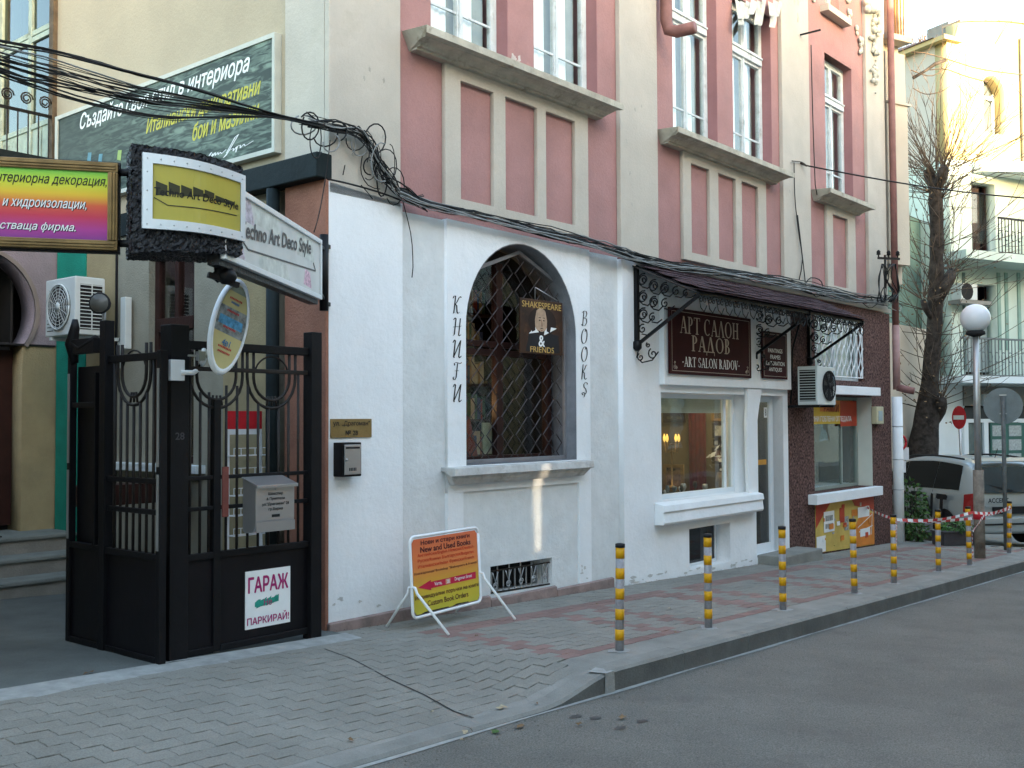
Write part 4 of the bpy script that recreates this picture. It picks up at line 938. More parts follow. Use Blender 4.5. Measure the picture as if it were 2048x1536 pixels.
# shop front with white frames, panes and notice boards
zt_ = hu(1940, 790)[1]; hB('fascia', mat('grey_fascia', (.20, .20, .19), .8), fh, 1928, 772, 2120, 812, 0, .05)
for px in (1928, 1968, 2040): hB('front_frame', pvc, fh, px, 842, px+11, 960, 0, .08)
hB('front_frame', pvc, fh, 1928, 838, 2100, 844, 0, .079); hB('dark_transom', mat('dark_transom', (.03, .035, .04), .5), fh, 1930, 815, 2100, 837, 0, .04)
hB('shop_glass', mat('dark_shop_glass', (.10, .13, .13), .15, .3, 3), fh, 1930, 844, 2100, 965, 0, .02)
MB().tube([H(hu(1958, 800)[0], hu(1958, 800)[1], .15), H(hu(1990, 800)[0], hu(1990, 800)[1], .15)], .17, 12).build('rolled_awning', wht, fh)
nbd = mat('green_notice_frame', (.05, .13, .11), .6)
hB('notice_board', nbd, fh, 1981, 846, 2060, 935, .081, .11)
for i in range(3):
    for j in range(2): hB('notice', mat('pale_notice', (.38, .42, .42), .7, .3, 20), fh, 1985+j*33, 851+i*28, 2010+j*33, 872+i*28, .11, .12)
hB('white_pier', wht, fh, 1868, 775, 1892, 960, -.02, .12)
# air conditioner on the far house
fa = thing('air_conditioner', 'small grey air conditioner high on the teal corner house', 'air conditioner', tuple(H(hu(1925, 600)[0], hu(1925, 600)[1])))
u0, z1 = hu(1922, 566, .35); u1, z0 = hu(1955, 600, .35); hbox(MB(), u0, u1, z0, z1, .03, .35).build('case', ac_white, fa)
fm = MB(); cc = H((u0+u1)/2-.08, (z0+z1)/2, .352); ring_p = [cc+HU*(.22*cos(a*pi/8))+Vector((0, 0, .22*sin(a*pi/8))) for a in range(17)]; fm.tube(ring_p, .012, 4); fm.add(ring_p[:-1], [tuple(range(16))]); fm.build('fan', dark_in, fa)
hbox(MB(), u0-.1, u1+.5, z0-.12, z0-.02, .0, .4).build('shelf', concrete, fa)

# ================================================================== DOWNPIPES AND SMALL IRONWORK ON THE FACADE
dp = thing('downpipe', 'dusty pink downpipe with white lower half at the building end', 'downpipe', (12.15, -.09, -.4))
MB().tube([(12.15, -.09, 3.2), (12.15, -.09, 9.5)], .055, 12).build('upper_pipe', rust_red, dp)
MB().tube([(12.15, -.09, 2.12), (12.15, -.09, 3.198)], .06, 12).build('middle_pipe', mat('pink_worn_pipe', (.36, .22, .21), .6, .2, 6), dp)
MB().tube([(12.15, -.09, -.42), (12.15, -.09, 2.0)], .085, 12).build('lower_pipe', whitep, dp)
for z in (.45, .95, 1.5): MB().lathe([(.09, z), (.09, z+.012)], (12.15, -.09, 0), 12).build('pipe_ring', steel, dp)
MB().tube([(12.15, -.10, 2.16), (12.18, -.22, 2.12), (12.2, -.36, 2.09)], .06, 10).build('spout', rust_red, dp)
d2 = thing('downpipe', 'short red brown downpipe ending in an elbow between the upper windows', 'downpipe', (4.98, -.09, 6.1))
MB().tube([(4.99, -.075, 9), (4.99, -.075, 6.28), (5.0, -.10, 6.17), (5.02, -.20, 6.13), (5.04, -.42, 6.13)], .072, 12).build('pipe', rust_red, d2)
MB().lathe([(.085, 6.55), (.085, 6.6)], (4.99, -.075, 0), 12).build('collar', rust_red, d2)
hk = aY(1600, 70, 0); tag(MB().bar(hk+Vector((0, .0, 0)), hk+Vector((.08, -.28, .03)), .022).build('iron_hook', black_iron), 'short iron stub sticking out of the third cream pilaster', 'hook')
ci = thing('insulator_bracket', 'rusty cross arm bracket with insulators at the far pilaster', 'bracket', (11.9, -.1, 4.1))
p = aY(1755, 516, -.12); q = aY(1800, 518, -.45); MB().bar(p, q, .035).build('cross_arm', rusty_iron, ci)
for t in (.05, .5, .9):
    c = p.lerp(q, t); MB().lathe([(.012, -.0), (.012, .05), (.035, .055), (.03, .09), (.035, .10), (.012, .13)], c, 8).build('insulator', dark_in, ci)
p = aY(1770, 510, -.1); MB().bar(p, p+Vector((0, 0, -.55)), .03).build('upright', rusty_iron, ci)
eb = thing('meter_box', 'small yellowed meter box on the far brown pier', 'meter box', (11.3, -.1, 1.55))
B('case', mat('yellowed_plastic', (.45, .42, .28), .5, .1, 5), eb, 11.16, 11.47, -.12, -.031, 1.55, 1.83, bevel=.01); B('window', mat('blue_grey_label', (.3, .38, .42), .5), eb, 11.24, 11.40, -.126, -.1205, 1.60, 1.76)

# ================================================================== AWNING
aw = thing('shop_awning', 'purple brown shingled awning on scrolled iron brackets over the art shop', 'awning', (6.5, -.03, 2.5))
ax0, ax1 = 4.30, 8.90; yt, zt0, yf, zf = -.02, 3.37, -.88, 2.985
mb = MB(); mb.hexa([(ax0, yt, zt0-.03), (ax1, yt, zt0-.03), (ax1, yf+.05, zf+.0), (ax0, yf+.05, zf+.0)], [(ax0, yt, zt0-.015), (ax1, yt, zt0-.015), (ax1, yf+.05, zf+.012), (ax0, yf+.05, zf+.012)]); mb.build('deck', mat('awning_board', (.05, .045, .045), .9), aw)
rs = random.Random(8); rows = 8; base_sh = None
sv = [(-.155, 0, .004), (.155, 0, .004), (.155, .14, .012), (-.155, .14, .012), (-.155, 0, -.004), (.155, 0, -.004)]
shm = bpy.data.meshes.new('shingle'); shm.from_pydata([(-.155, 0, .016), (-.10, -.014, .016), (0, -.02, .017), (.10, -.014, .016), (.155, 0, .016), (.155, .15, .004), (-.155, .15, .004), (-.155, 0, .008), (-.10, -.014, .008), (0, -.02, .009), (.10, -.014, .008), (.155, 0, .008)], [], [(0, 1, 2, 3, 4, 5, 6), (7, 8, 1, 0), (8, 9, 2, 1), (9, 10, 3, 2), (10, 11, 4, 3), (11, 5, 4), (7, 0, 6)]); shm.materials.append(shingle)
sl_ang = math.atan2(zt0-zf, yt-yf)
for r in range(rows):
    t = r/rows; yy = yf+(yt-yf)*t; zz = zf+(zt0-zf)*t
    n = 15
    for i in range(n):
        x = ax0+.155+(i+(.5 if r % 2 else 0))*(ax1-ax0-.31)/(n-1)
        if x > ax1: continue
        o = bpy.data.objects.new('shingle', shm); COL.objects.link(o); put(o, aw)
        o.location = (x, yy+rs.gauss(0, .004), zz+.012+rs.uniform(0, .006)); o.rotation_euler = (sl_ang+rs.gauss(0, .015)-(.10+.10*rs.random() if r == 0 else 0), rs.gauss(0, .012), 0); o.scale = (.98, 1, 1)
def spiral(c, r, a0, turns, u, v, sgn=1, n=16, r1=.12):
    return [c+u*(r*(1-(1-r1)*i/n)*cos(a0+sgn*turns*2*pi*i/n))+v*(r*(1-(1-r1)*i/n)*sin(a0+sgn*turns*2*pi*i/n)) for i in range(n+1)]
UYm, UZ, UX = Vector((0, -1, 0)), Vector((0, 0, 1)), Vector((1, 0, 0))
for k, x in enumerate((4.34, 7.10, 8.82)):
    o = MB(); o.bar((x, -.055, 2.44), (x, -.055, 3.34), .045); o.bar((x, -.055, 3.34), (x, yf+.03, zf-.01), .03); o.bar((x, -.06, 2.47), (x, yf+.03, zf-.02), .032)
    o.lathe([(.02, 2.40), (.05, 2.43), (.05, 2.50), (.02, 2.53)], (x, -.06, 0), 10); br = o.build('bracket', black_iron, aw)
    mb = MB()
    def S_(cy, cz, r, a, sg): mb.tube(spiral(Vector((x, -cy, cz)), r, a, 1.3, UYm, UZ, sg), .008, 5)
    for (cy, cz, r) in ((.14, 3.18, .075), (.14, 2.99, .075), (.14, 2.80, .075), (.13, 2.64, .055), (.28, 3.10, .075), (.28, 2.92, .07), (.26, 2.76, .05), (.42, 3.06, .07), (.42, 2.90, .055), (.56, 3.02, .055), (.68, 2.99, .04)):
        S_(cy, cz, r, 1.2, 1); S_(cy+.01, cz, r*.95, 1.2+pi, -1) if r > .06 else None
        mb.tube([(x, -cy+.01, cz-r), (x, -cy-.06, cz-r*1.3), (x, -cy-.12, cz-r*.6)], .008, 5)
    for (cy, cz, r) in ((.10, 2.33, .045), (.26, 2.36, .065), (.20, 2.46, .03)): S_(cy, cz, r, 2, 1)
    mb.tube([(x, -.08, 2.44), (x, -.05, 2.33), (x, -.12, 2.27), (x, -.25, 2.29), (x, -.33, 2.38)], .008, 5)
    tag(mb.build('scrollwork', black_iron, br), kind='stuff')
fr_ = MB(); fr_.bar((ax0+.03, yf+.05, zf-.012), (ax1-.02, yf+.05, zf-.012), .02); fr_.build('front_rail', black_iron, aw)
mb = MB(); n = 24
for i in range(n):
    c = Vector((ax0+.14+i*(ax1-ax0-.24)/(n-1), yf+.05, zf-.065)); r = .043
    mb.tube(spiral(c+UX*.04, r, pi/2, 1.2, UX, UZ, 1, 12), .006, 4); mb.tube(spiral(c-UX*.045, r, pi/2, 1.2, UX, UZ, -1, 12), .006, 4)
    mb.tube([c+Vector((-.09, 0, .03)), c+Vector((-.05, 0, -.09)), c+Vector((.02, 0, -.13)), c+Vector((.08, 0, -.06))], .006, 4)
tag(mb.build('valance_scrollwork', black_iron, aw), kind='stuff')

# ================================================================== SIGNS OF THE ART SHOP
def board(name, lab, x0, x1, z0, z1, y, m, fr_m=None, cat='sign', th=.02):
    t = thing(name, lab, cat, ((x0+x1)/2, y, z0)); B('board', m, t, x0, x1, y, y+th, z0, z1, bevel=.003); return t
sg = board('shop_sign', 'large dark red art salon board under the awning', 4.89, 6.88, 2.165, 2.93, -.135, maroon)
def border(t, x0, x1, z0, z1, y, m, w_=.006):
    mb = MB()
    for a in ((x0, x1, z0, z0+w_), (x0, x1, z1-w_, z1), (x0, x0+w_, z0+w_, z1-w_), (x1-w_, x1, z0+w_, z1-w_)): mb.box(a[0], a[1], y-.0015, y-.0008, a[2], a[3])
    return mb.build('border_line', m, t)
y_ = -.135
border(sg, 4.94, 6.83, 2.20, 2.895, y_, goldtxt)
serif('lettering', 'АРТ САЛОН', (5.83, y_, 2.745), FRY, goldtxt, sg, 1.42, .20); serif('lettering', 'РАДОВ', (5.84, y_, 2.52), FRY, goldtxt, sg, .92, .225)
serif('lettering', '·ART SALON RADOV·', (5.86, y_, 2.315), FRY, whiteprint, sg, 1.38, .115)
for sx, x in ((1, 5.0), (-1, 6.77)):
    mb = MB()
    for c, r in (((0, 0), .03), ((.035, -.01), .02), ((0, .05), .018)): mb.tube([(x+sx*(c[0]+r*cos(a*.7)*(1-a/18)), y_-.002, 2.245+c[1]+r*sin(a*.7)*(1-a/18)) for a in range(14)], .003, 4)
    mb.build('corner_flourish', goldtxt, sg)
s2 = board('shop_sign', 'narrow dark red board listing frames and antiques beside the art salon sign', 7.20, 7.93, 2.175, 2.80, -.135, maroon)
border(s2, 7.235, 7.895, 2.205, 2.77, y_, goldtxt)
for tx, z, w_, h_ in (('PAINTINGS', 2.55, .42, .055), ('FRAMES', 2.465, .30, .055), ('RESTORATION', 2.38, .54, .055), ('ANTIQUES', 2.295, .38, .06)): text('lettering', tx, (7.565, y_, z), FRY, whiteprint, s2, w_, h_, 0, .01)
# KNIGI / BOOKS
def cc_(cx, cy, rx, ry, a0, a1, n=14): return [(cx+rx*cos(R(a0+(a1-a0)*i/n)), cy+ry*sin(R(a0+(a1-a0)*i/n))) for i in range(n+1)]
GL = {
 'К': [[(.1, .82), (.16, .95), (.3, .97), (.32, .9), (.3, .0), (.22, -.02)], [(.3, .45), (.5, .62), (.68, .9), (.8, .97), (.88, .9)], [(.38, .5), (.52, .42), (.6, .1), (.7, 0), (.85, .08)]],
 'Н': [[(.05, .85), (.15, .97), (.27, .92), (.25, .05), (.15, 0)], [(.7, .97), (.68, .05), (.78, 0), (.88, .08)], [(.05, .45), (.3, .5), (.68, .5), (.85, .56)]],
 'И': [[(.02, .80), (.12, .96), (.22, .9), (.20, .05), (.28, .0)], [(.22, .05), (.70, .93)], [(.72, .96), (.68, .08), (.78, 0), (.92, .12)]],
 'Г': [[(.2, .80), (.15, .92), (.3, .98), (.85, .93), (.9, 1.0)], [(.5, .93), (.48, .15), (.38, .0), (.2, .03), (.15, .14), (.25, .17)], [(.28, .5), (.7, .52)]],
 'B': [[(.3, .95), (.3, 0)], [(.1, .85), (.3, .98), (.6, .97), (.72, .8), (.6, .58), (.35, .52), (.7, .48), (.8, .25), (.62, .03), (.3, 0), (.12, .08)]],
 'O': [cc_(.45, .5, .32, .48, 80, 440, 26)+[(.55, .93), (.5, .8)]],
 'K': [[(.3, .97), (.3, .0)], [(.3, .45), (.55, .68), (.7, .95), (.82, .95)], [(.38, .5), (.55, .4), (.62, .08), (.78, .0), (.9, .1)]],
 'S': [[(.75, .82), (.68, .95), (.45, .98), (.28, .82), (.35, .6), (.6, .45), (.72, .22), (.58, .02), (.3, -.02), (.15, .12), (.3, .2), (.55, .1), (.5, -.15), (.35, -.2)]]}
def letters(word, lab, xc, z0, z1, h, w_):
    t = thing('wall_lettering', lab, 'lettering', (xc, -.001, z1))
    n = len(word)
    for i, ch in enumerate(word): nib_text('letter', GL[ch], (xc-.0, -.001, z0+(z1-z0)*i/(n-1)), FRY, blackp, t, w_, h, .18, .062)
letters('КНИГИ', 'black swash letters painted down the wall left of the arched window', 1.485, 2.685, 1.89, .165, .125)
letters('BOOKS', 'black swash letters painted down the wall right of the arched window', 3.425, 2.70, 1.955, .16, .115)

# ================================================================== GRILLE AND HANGING SIGN IN THE ARCH
gy = .14
wg = thing('window_grille', 'grey mesh grille with pointed top in the arched window', 'grille', (2.5, gy, 1.26))
gp = [(1.76, 1.262), (3.265, 1.262), (3.265, 3.02), (2.56, 3.30), (1.80, 3.02), (1.76, 2.97)]
gp = [(1.645, 1.262), (3.265, 1.262), (3.265, 3.0), (2.53, 3.30), (1.76, 3.02), (1.645, 2.90)]
fm = MB()
gfr = mat('grey_grille_frame', (.22, .22, .235), .5, .15, 6, metal=.2)
for a, b in zip(gp, gp[1:]+gp[:1]): fm.bar((a[0], gy, a[1]), (b[0], gy, b[1]), .035, .03, (0, 1, 0))
fm.build('frame', gfr, wg, .003)
rodm = mat('dull_rod', (.055, .048, .05), .5, .3, 10, metal=.4)
def topz(x): return 3.30-(x-2.53)/(3.265-2.53)*.30 if x > 2.53 else (3.02+(x-1.76)/(.77)*.28 if x > 1.76 else 2.9+(x-1.645))
mb = MB(); nrod = 15
for i in range(nrod+1):
    x = 1.645+(3.265-1.645)*i/nrod
    if 0 < i < nrod:
        zt1 = topz(x)-.02; pts = []; n = int((zt1-1.28)/.044)
        for k in range(n+1): pts.append((x+(.044 if k % 4 == 1 else -.044 if k % 4 == 3 else 0)*(1 if i % 2 else -1), gy+(.008 if i % 2 else -.008), 1.28+k*.044))
        MB().tube(pts, .0065, 4, smooth=False).build('wavy_rod', rodm, wg)
for z, x_ in ((2.66, 3.28), (1.9, 3.28), (1.95, 1.62)): MB().bar((x_-.02, gy, z), (x_+.02 if x_ > 2 else x_-.01, gy, z), .02).build('fixing_pin', black_iron, wg)
hs_ = thing('hanging_sign', 'painted bookshop sign with bearded man, hanging in the arched window', 'sign', (2.95, .06, 2.2))
sx0, sx1 = aY(1040, 600, .04).x, aY(1125, 600, .04).x; sz1, sz0 = aY(1080, 600, .04).z, aY(1080, 708, .04).z
sgm = mat('dark_brown_painted_panel', (.035, .014, .007), .5, .5, 7, dirt=.8, dcol=(.16, .07, .02))
B('panel', sgm, hs_, sx0, sx1, .04, .055, sz0, sz1, bevel=.002); sw = sx1-sx0; sh_ = sz1-sz0; xc = (sx0+sx1)/2
def flat(name, pts, m, y): 
    mb = MB(); mb.add([(x, y, z) for x, z in pts], [tuple(range(len(pts)))]); return mb.build(name, m, hs_)
skin = mat('painted_skin', (.40, .28, .19), .7, .25, 18); hairm = mat('painted_hair', (.022, .012, .008), .7)
fx, fz = xc-.005, sz0+sh_*.60
flat('cloak', [(xc-sw*.38, sz0+.02), (xc+sw*.42, sz0+.02), (xc+sw*.40, sz0+sh_*.36), (xc+.05, sz0+sh_*.42), (xc-sw*.3, sz0+sh_*.38)], blackp, .0392)
flat('hair', arc(fx+.01, fz+.0, sw*.33, 0, 360, 20, sh_*.27)[:-1], hairm, .0388)
flat('collar', [(fx-sw*.30, sz0+sh_*.36), (fx-sw*.06, sz0+sh_*.40), (fx, sz0+sh_*.345), (fx+sw*.08, sz0+sh_*.36), (fx+sw*.36, sz0+sh_*.50), (fx+sw*.14, sz0+sh_*.52), (fx-sw*.14, sz0+sh_*.50)], whiteprint, .0384)
flat('face', arc(fx-.012, fz+.012, sw*.165, 0, 360, 24, sh_*.225)[:-1], skin, .0380)
qx, qz = sw*.165, sh_*.225
for sd_ in (1, -1): flat('hair_side', [(fx-.012+sd_*qx*.62, fz+.012+qz*.80), (fx-.012+sd_*qx*1.25, fz+qz*.55), (fx-.012+sd_*qx*1.5, fz-qz*.2), (fx-.012+sd_*qx*1.25, fz-qz*.9), (fx-.012+sd_*qx*.80, fz-qz*.75), (fx-.012+sd_*qx*.86, fz+qz*.1)][::sd_], hairm, .0377)
flat('beard', [(fx-.055, fz-.085), (fx-.02, fz-.10), (fx+.015, fz-.10), (fx+.045, fz-.085), (fx+.03, fz-.15), (fx-.008, fz-.18), (fx-.04, fz-.15)], hairm, .0376)
for dx in (-.032, .032): flat('eye', arc(fx+dx, fz+.012, .014, 0, 360, 8, .007)[:-1], hairm, .0376); flat('eyebrow', [(fx+dx-.02, fz+.035), (fx+dx+.02, fz+.035), (fx+dx+.016, fz+.042), (fx+dx-.016, fz+.042)], hairm, .0376)
flat('nose', [(fx-.008, fz+.02), (fx+.002, fz+.02), (fx+.014, fz-.045), (fx-.006, fz-.05)], mat('painted_shadow_skin', (.24, .14, .09), .7), .0376); flat('moustache', [(fx-.035, fz-.075), (fx, fz-.06), (fx+.035, fz-.075), (fx, fz-.07)], hairm, .0374); flat('mouth', [(fx-.018, fz-.084), (fx+.018, fz-.084), (fx+.01, fz-.092), (fx-.01, fz-.092)], mat('painted_lips', (.30, .10, .08), .7), .0374)
gold2 = mat('old_gold_print', (.46, .30, .09), .6, .2, 12)
text('lettering', 'SHAKESPEARE', (xc, .0390, sz1-.055), FRY, gold2, hs_, sw*.92, .062, 0, .012); text('lettering', '&', (xc-.01, .0370, sz0+sh_*.24), FRY, whiteprint, hs_, None, .115, 0, .02); text('lettering', 'FRIENDS', (xc, .0380, sz0+sh_*.08), FRY, gold2, hs_, sw*.56, .058, 0, .012)
MB().tube([(xc-.1, .045, sz1), (xc-.1, .045, sz1+.12), (xc+.28, .06, sz1+.02)], .006, 5).build('hanging_wire', steel, hs_)

# ================================================================== SIGNBOARD ON THE SIDE WALL
sb = thing('painted_signboard', 'long dark green painted board with white and yellow brush lettering on the side wall', 'sign', (0, 2.5, 3.9))
wave = mat('green_wave_paint', (.030, .060, .048), .55, .5, 3)
def wavemat():
    n = wave.node_tree.nodes; L = wave.node_tree.links; b = n['Principled BSDF']; geo = n.new('ShaderNodeNewGeometry'); mp = n.new('ShaderNodeMapping'); mp.inputs['Scale'].default_value = (1, 3.2, 16); mp.inputs['Rotation'].default_value = (R(-9), 0, 0); L.new(geo.outputs['Position'], mp.inputs[0])
    t = n.new('ShaderNodeTexNoise'); t.inputs['Scale'].default_value = 1.3; t.inputs['Detail'].default_value = 6; t.inputs['Distortion'].default_value = 1.2; L.new(mp.outputs[0], t.inputs['Vector'])
    sp = n.new('ShaderNodeSeparateXYZ'); L.new(geo.outputs['Position'], sp.inputs[0]); mr = n.new('ShaderNodeMapRange'); mr.inputs[1].default_value = 4.2; mr.inputs[2].default_value = 1.8; mr.inputs[3].default_value = .15; mr.inputs[4].default_value = 1; L.new(sp.outputs['Y'], mr.inputs[0])
    r = n.new('ShaderNodeValToRGB'); e = r.color_ramp.elements; e[0].position = .42; e[0].color = (.018, .034, .028, 1); e[1].position = .70; e[1].color = (.17, .24, .19, 1); L.new(t.outputs['Fac'], r.inputs[0])
    x = n.new('ShaderNodeMix'); x.data_type = 'RGBA'; x.inputs[6].default_value = (.012, .024, .02, 1); L.new(mr.outputs[0], x.inputs[0]); L.new(r.outputs[0], x.inputs[7]); L.new(x.outputs[2], b.inputs['Base Color'])
wavemat()
B('board', wave, sb, -.035, .0295, .68, 4.36, 3.93, 4.86)
ofr = mat('off_white_frame', (.50, .52, .47), .7, .1, 5)
for a in ((4.36, 4.42, 3.89, 4.90), (.645, .68, 3.89, 4.90), (.68, 4.36, 4.86, 4.90), (.68, 4.36, 3.89, 3.93)): B('frame', ofr, sb, -.045, .029, *a)
def sbt(s, pa, pb, h, m):                            # between two baseline pixels on the wall plane
    a = aX(*pa, -.036); b = aX(*pb, -.036); c = (a+b)/2; u = (b-a).normalized(); v = FRX[2].cross(u)
    v = Vector((0, 0, 1)) 
    text('lettering', s, c+Vector((0, 0, h/2)), (u, v, FRX[2]), m, sb, (b-a).length, h, .35, .018)
sbt('Създайте своя стил в интериора', (160, 268), (500, 152), .215, whiteprint)
yel = mat('yellow_brush_paint', (.50, .47, .06), .6, .15, 12)
sbt('Италиански декоративни', (292, 276), (522, 196), .185, yel); sbt('бои и мазилки', (385, 283), (519, 236), .165, yel)
sig = [[(.0, .3), (.05, .5), (.02, .2), (.08, .25), (.1, .4), (.12, .25), (.15, .42), (.18, .25), (.22, .38), (.25, .25), (.28, .35), (.33, .25), (.40, .4)], [(.45, .2), (.5, .9), (.56, 1), (.52, .6), (.47, .1), (.42, 0), (.5, .3), (.58, .35), (.6, .2), (.64, .38), (.68, .1), (.66, .4), (.72, .4), (.75, .25), (.8, .4), (.85, .28), (1, .42)]]
a = aX(415, 318, -.036); b = aX(508, 290, -.036)
nib_text('signature', sig, (a+b)/2+Vector((0, 0, .05)), ((b-a).normalized(), Vector((0, 0, 1)), FRX[2]), whiteprint, sb, (b-a).length, .17, .2, .006)
for px, py, c_ in ((200, 325, 'blue'), (238, 318, 'leaf'), (178, 322, 'blue')):
    p = aX(px, py, -.037); MB().add([p+Vector((0, .04, 0)), p+Vector((0, -.03, -.02)), p+Vector((0, -.05, .08)), p+Vector((0, .02, .09))], [(0, 1, 2, 3)]).build('painted_petal', mat('petal_'+c_, (.10, .25, .32) if c_ == 'blue' else (.30, .42, .12), .6, .2, 9), sb)

# ================================================================== PROJECTING SIGNS OVER THE GATE
def frame3(p, q, z0, z1):
    """frame of an upright sign running from p to q"""
    u = Vector((q[0]-p[0], q[1]-p[1], 0)); L = u.length; u.normalize(); n = Vector((u.y, -u.x, 0)); return u, Vector((0, 0, 1)), n, L
def sbox(mb, p, u, n, a0, a1, z0, z1, n0, n1):
    P = lambda a, z, d: Vector((p[0], p[1], 0))+u*a+n*d+Vector((0, 0, z))
    return mb.hexa([P(a0, z0, n1), P(a1, z0, n1), P(a1, z0, n0), P(a0, z0, n0)], [P(a0, z1, n1), P(a1, z1, n1), P(a1, z1, n0), P(a0, z1, n0)])
# 1. rainbow sign in a gilt frame
ra = thing('projecting_sign', 'rainbow coloured sign in a ribbed gilt frame at the left edge', 'sign', (-2.6, -.7, 2.6))
q = aD(236, 410, 5.9); p = q+Vector((cos(R(145)), sin(R(145)), 0))*1.35; p = (p.x, p.y); q = (q.x, q.y)
u, v, n, L = frame3(p, q, 0, 0); z1 = aD(235, 326, 5.9).z; z0 = aD(235, 502, 5.9).z
gilt = mat('ribbed_gilt', (.20, .13, .055), .35, .3, 8, metal=.5)
k = .055
for a0, a1, b0, b1 in ((0, L, z1-k, z1), (0, L, z0, z0+k), (0, k, z0+k, z1-k), (L-k, L, z0+k, z1-k)):
    f = MB(); sbox(f, p, u, n, a0, a1, b0, b1, -.03, .012); f.build('frame', gilt, ra, .004)
    f = MB(); hor = a1-a0 > b1-b0; g_ = .014
    if hor: sbox(f, p, u, n, a0+g_, a1-g_, b0+g_, b0+g_*1.8, .0121, .02); sbox(f, p, u, n, a0+g_, a1-g_, b1-g_*1.8, b1-g_, .0121, .02)
    else: sbox(f, p, u, n, a0+g_, a0+g_*1.8, b0, b1, .0121, .02); sbox(f, p, u, n, a1-g_*1.8, a1-g_, b0, b1, .0121, .02)
    f.build('frame_rib', gilt, ra, .002)
rain = bpy.data.materials.new('rainbow_print'); rain.use_nodes = True; rn = rain.node_tree.nodes; rl = rain.node_tree.links; MATS['rainbow_print'] = rain
ge = rn.new('ShaderNodeNewGeometry'); se = rn.new('ShaderNodeSeparateXYZ'); mr = rn.new('ShaderNodeMapRange'); cr = rn.new('ShaderNodeValToRGB')
rl.new(ge.outputs['Position'], se.inputs[0]); rl.new(se.outputs['Z'], mr.inputs[0]); mr.inputs[1].default_value = z0+k; mr.inputs[2].default_value = z1-k; rl.new(mr.outputs[0], cr.inputs[0]); rl.new(cr.outputs[0], rn['Principled BSDF'].inputs['Base Color']); rn['Principled BSDF'].inputs['Roughness'].default_value = .35
cr.color_ramp.elements[0].color = (.20, .025, .22, 1); cr.color_ramp.elements[1].color = (.14, .50, .05, 1)
for ps, c_ in ((.14, (.36, .03, .24)), (.34, (.50, .025, .06)), (.5, (.60, .09, .03)), (.66, (.68, .44, .02)), (.84, (.50, .62, .03))):
    e = cr.color_ramp.elements.new(ps); e.color = (*c_, 1)
f = MB(); sbox(f, p, u, n, k, L-k, z0+k, z1-k, -.02, .0); f.build('panel', rain, ra)
P3 = lambda a, z, d=.0008: Vector((p[0], p[1], 0))+u*a+n*d+Vector((0, 0, z))
hh = z1-z0
for s_, fz_, m_, right, w_ in (('интериорна декорация,', .755, blackp, .06, .60), ('и хидроизолации,', .485, whiteprint, .165, .43), ('стваща фирма.', .235, whiteprint, .22, .385)):
    text('lettering', s_, P3(L-right-w_/2, z0+hh*fz_), (u, v, n), m_, ra, w_, .056, .3, .006)
    if m_ is whiteprint: text('lettering_shadow', s_, P3(L-right-w_/2+.004, z0+hh*fz_-.004, .0003), (u, v, n), blackp, ra, w_, .056, .3, .006, .0002)
bkm = mat('black_textured_foam', (.005, .005, .008), .42, .5, 30, 1., 60, spec=.4)
f = MB(); sbox(f, p, u, n, -.01, L+.008, z0-.012, z1+.012, -.07, -.0305); f.build('backing', bkm, ra)
# 2. curved yellow box
yb_ = thing('projecting_sign', 'curved yellow sign in a white studded frame on a black box', 'sign', (-2.1, -1.4, 2.6))
A = aD(284, 400, 5.75); Bp = aD(490, 400, 6.05); A.z = Bp.z = 0; ch = (Bp-A); Lc = ch.length; cu_ = ch.normalized(); cn = Vector((cu_.y, -cu_.x, 0))
NB = 14
def bow(t, d=0.): return A+cu_*(Lc*t)+cn*(.085*sin(pi*min(1, t*1.0))+d)
zA1, zA0 = aD(284, 304, 5.75).z, aD(284, 457, 5.75).z; zB1, zB0 = aD(490, 352, 6.05).z, aD(490, 484, 6.05).z
ztop = (zA1+zB1)/2; zbot = (zA0+zB0)/2
ztop_ = lambda t: zA1+(zB1-zA1)*t; zbot_ = lambda t: zA0+(zB0-zA0)*t
def bowstrip(t0, t1, fz0, fz1, d0, d1, name, m, n_=NB, bevel=0):
    mb = MB(); vs = []
    for i in range(n_+1):
        t = t0+(t1-t0)*i/n_; h0, h1 = zbot_(t), ztop_(t)
        for zz in (h0+(h1-h0)*fz0, h0+(h1-h0)*fz1):
            for d in (d0, d1): q_ = bow(t, d); vs.append((q_.x, q_.y, zz))
    fs = []
    for i in range(n_):
        a = i*4; b = a+4; fs += [(a+1, b+1, b+3, a+3), (a, a+2, b+2, b), (a+2, a+3, b+3, b+2), (a, b, b+1, a+1)]
    fs += [(0, 1, 3, 2), (n_*4, n_*4+2, n_*4+3, n_*4+1)]
    return mb.add(vs, fs).build(name, m, yb_, bevel)
bowstrip(.0, 1, .87, 1, -.012, .012, 'frame', alu); bowstrip(.0, 1, 0, .13, -.012, .012, 'frame', alu); bowstrip(0, .085, .1301, .8699, -.012, .012, 'frame', alu, 2); bowstrip(.945, 1, .1301, .8699, -.012, .012, 'frame', alu, 2)
bowstrip(.086, .944, .131, .869, -.010, .0, 'panel', mat('glossy_yellow_panel', (.40, .34, .06), .14, .06, 4, coat=.5))
for t in [.04+.115*i for i in range(9)]:
    for fz in (.06, .93):
        c = bow(t, .0125); MB().lathe([(.0045, -.002), (.004, .002), (.001, .003)], (c.x, c.y, zbot_(t)+(ztop_(t)-zbot_(t))*fz), 8, 'Y').build('stud', steel, yb_)
for fz in (.25, .5, .75):
    c = bow(.04, .0125); MB().lathe([(.0045, -.002), (.004, .002), (.001, .003)], (c.x, c.y, zbot_(.04)+(ztop_(.04)-zbot_(.04))*fz), 8, 'Y').build('stud', steel, yb_)
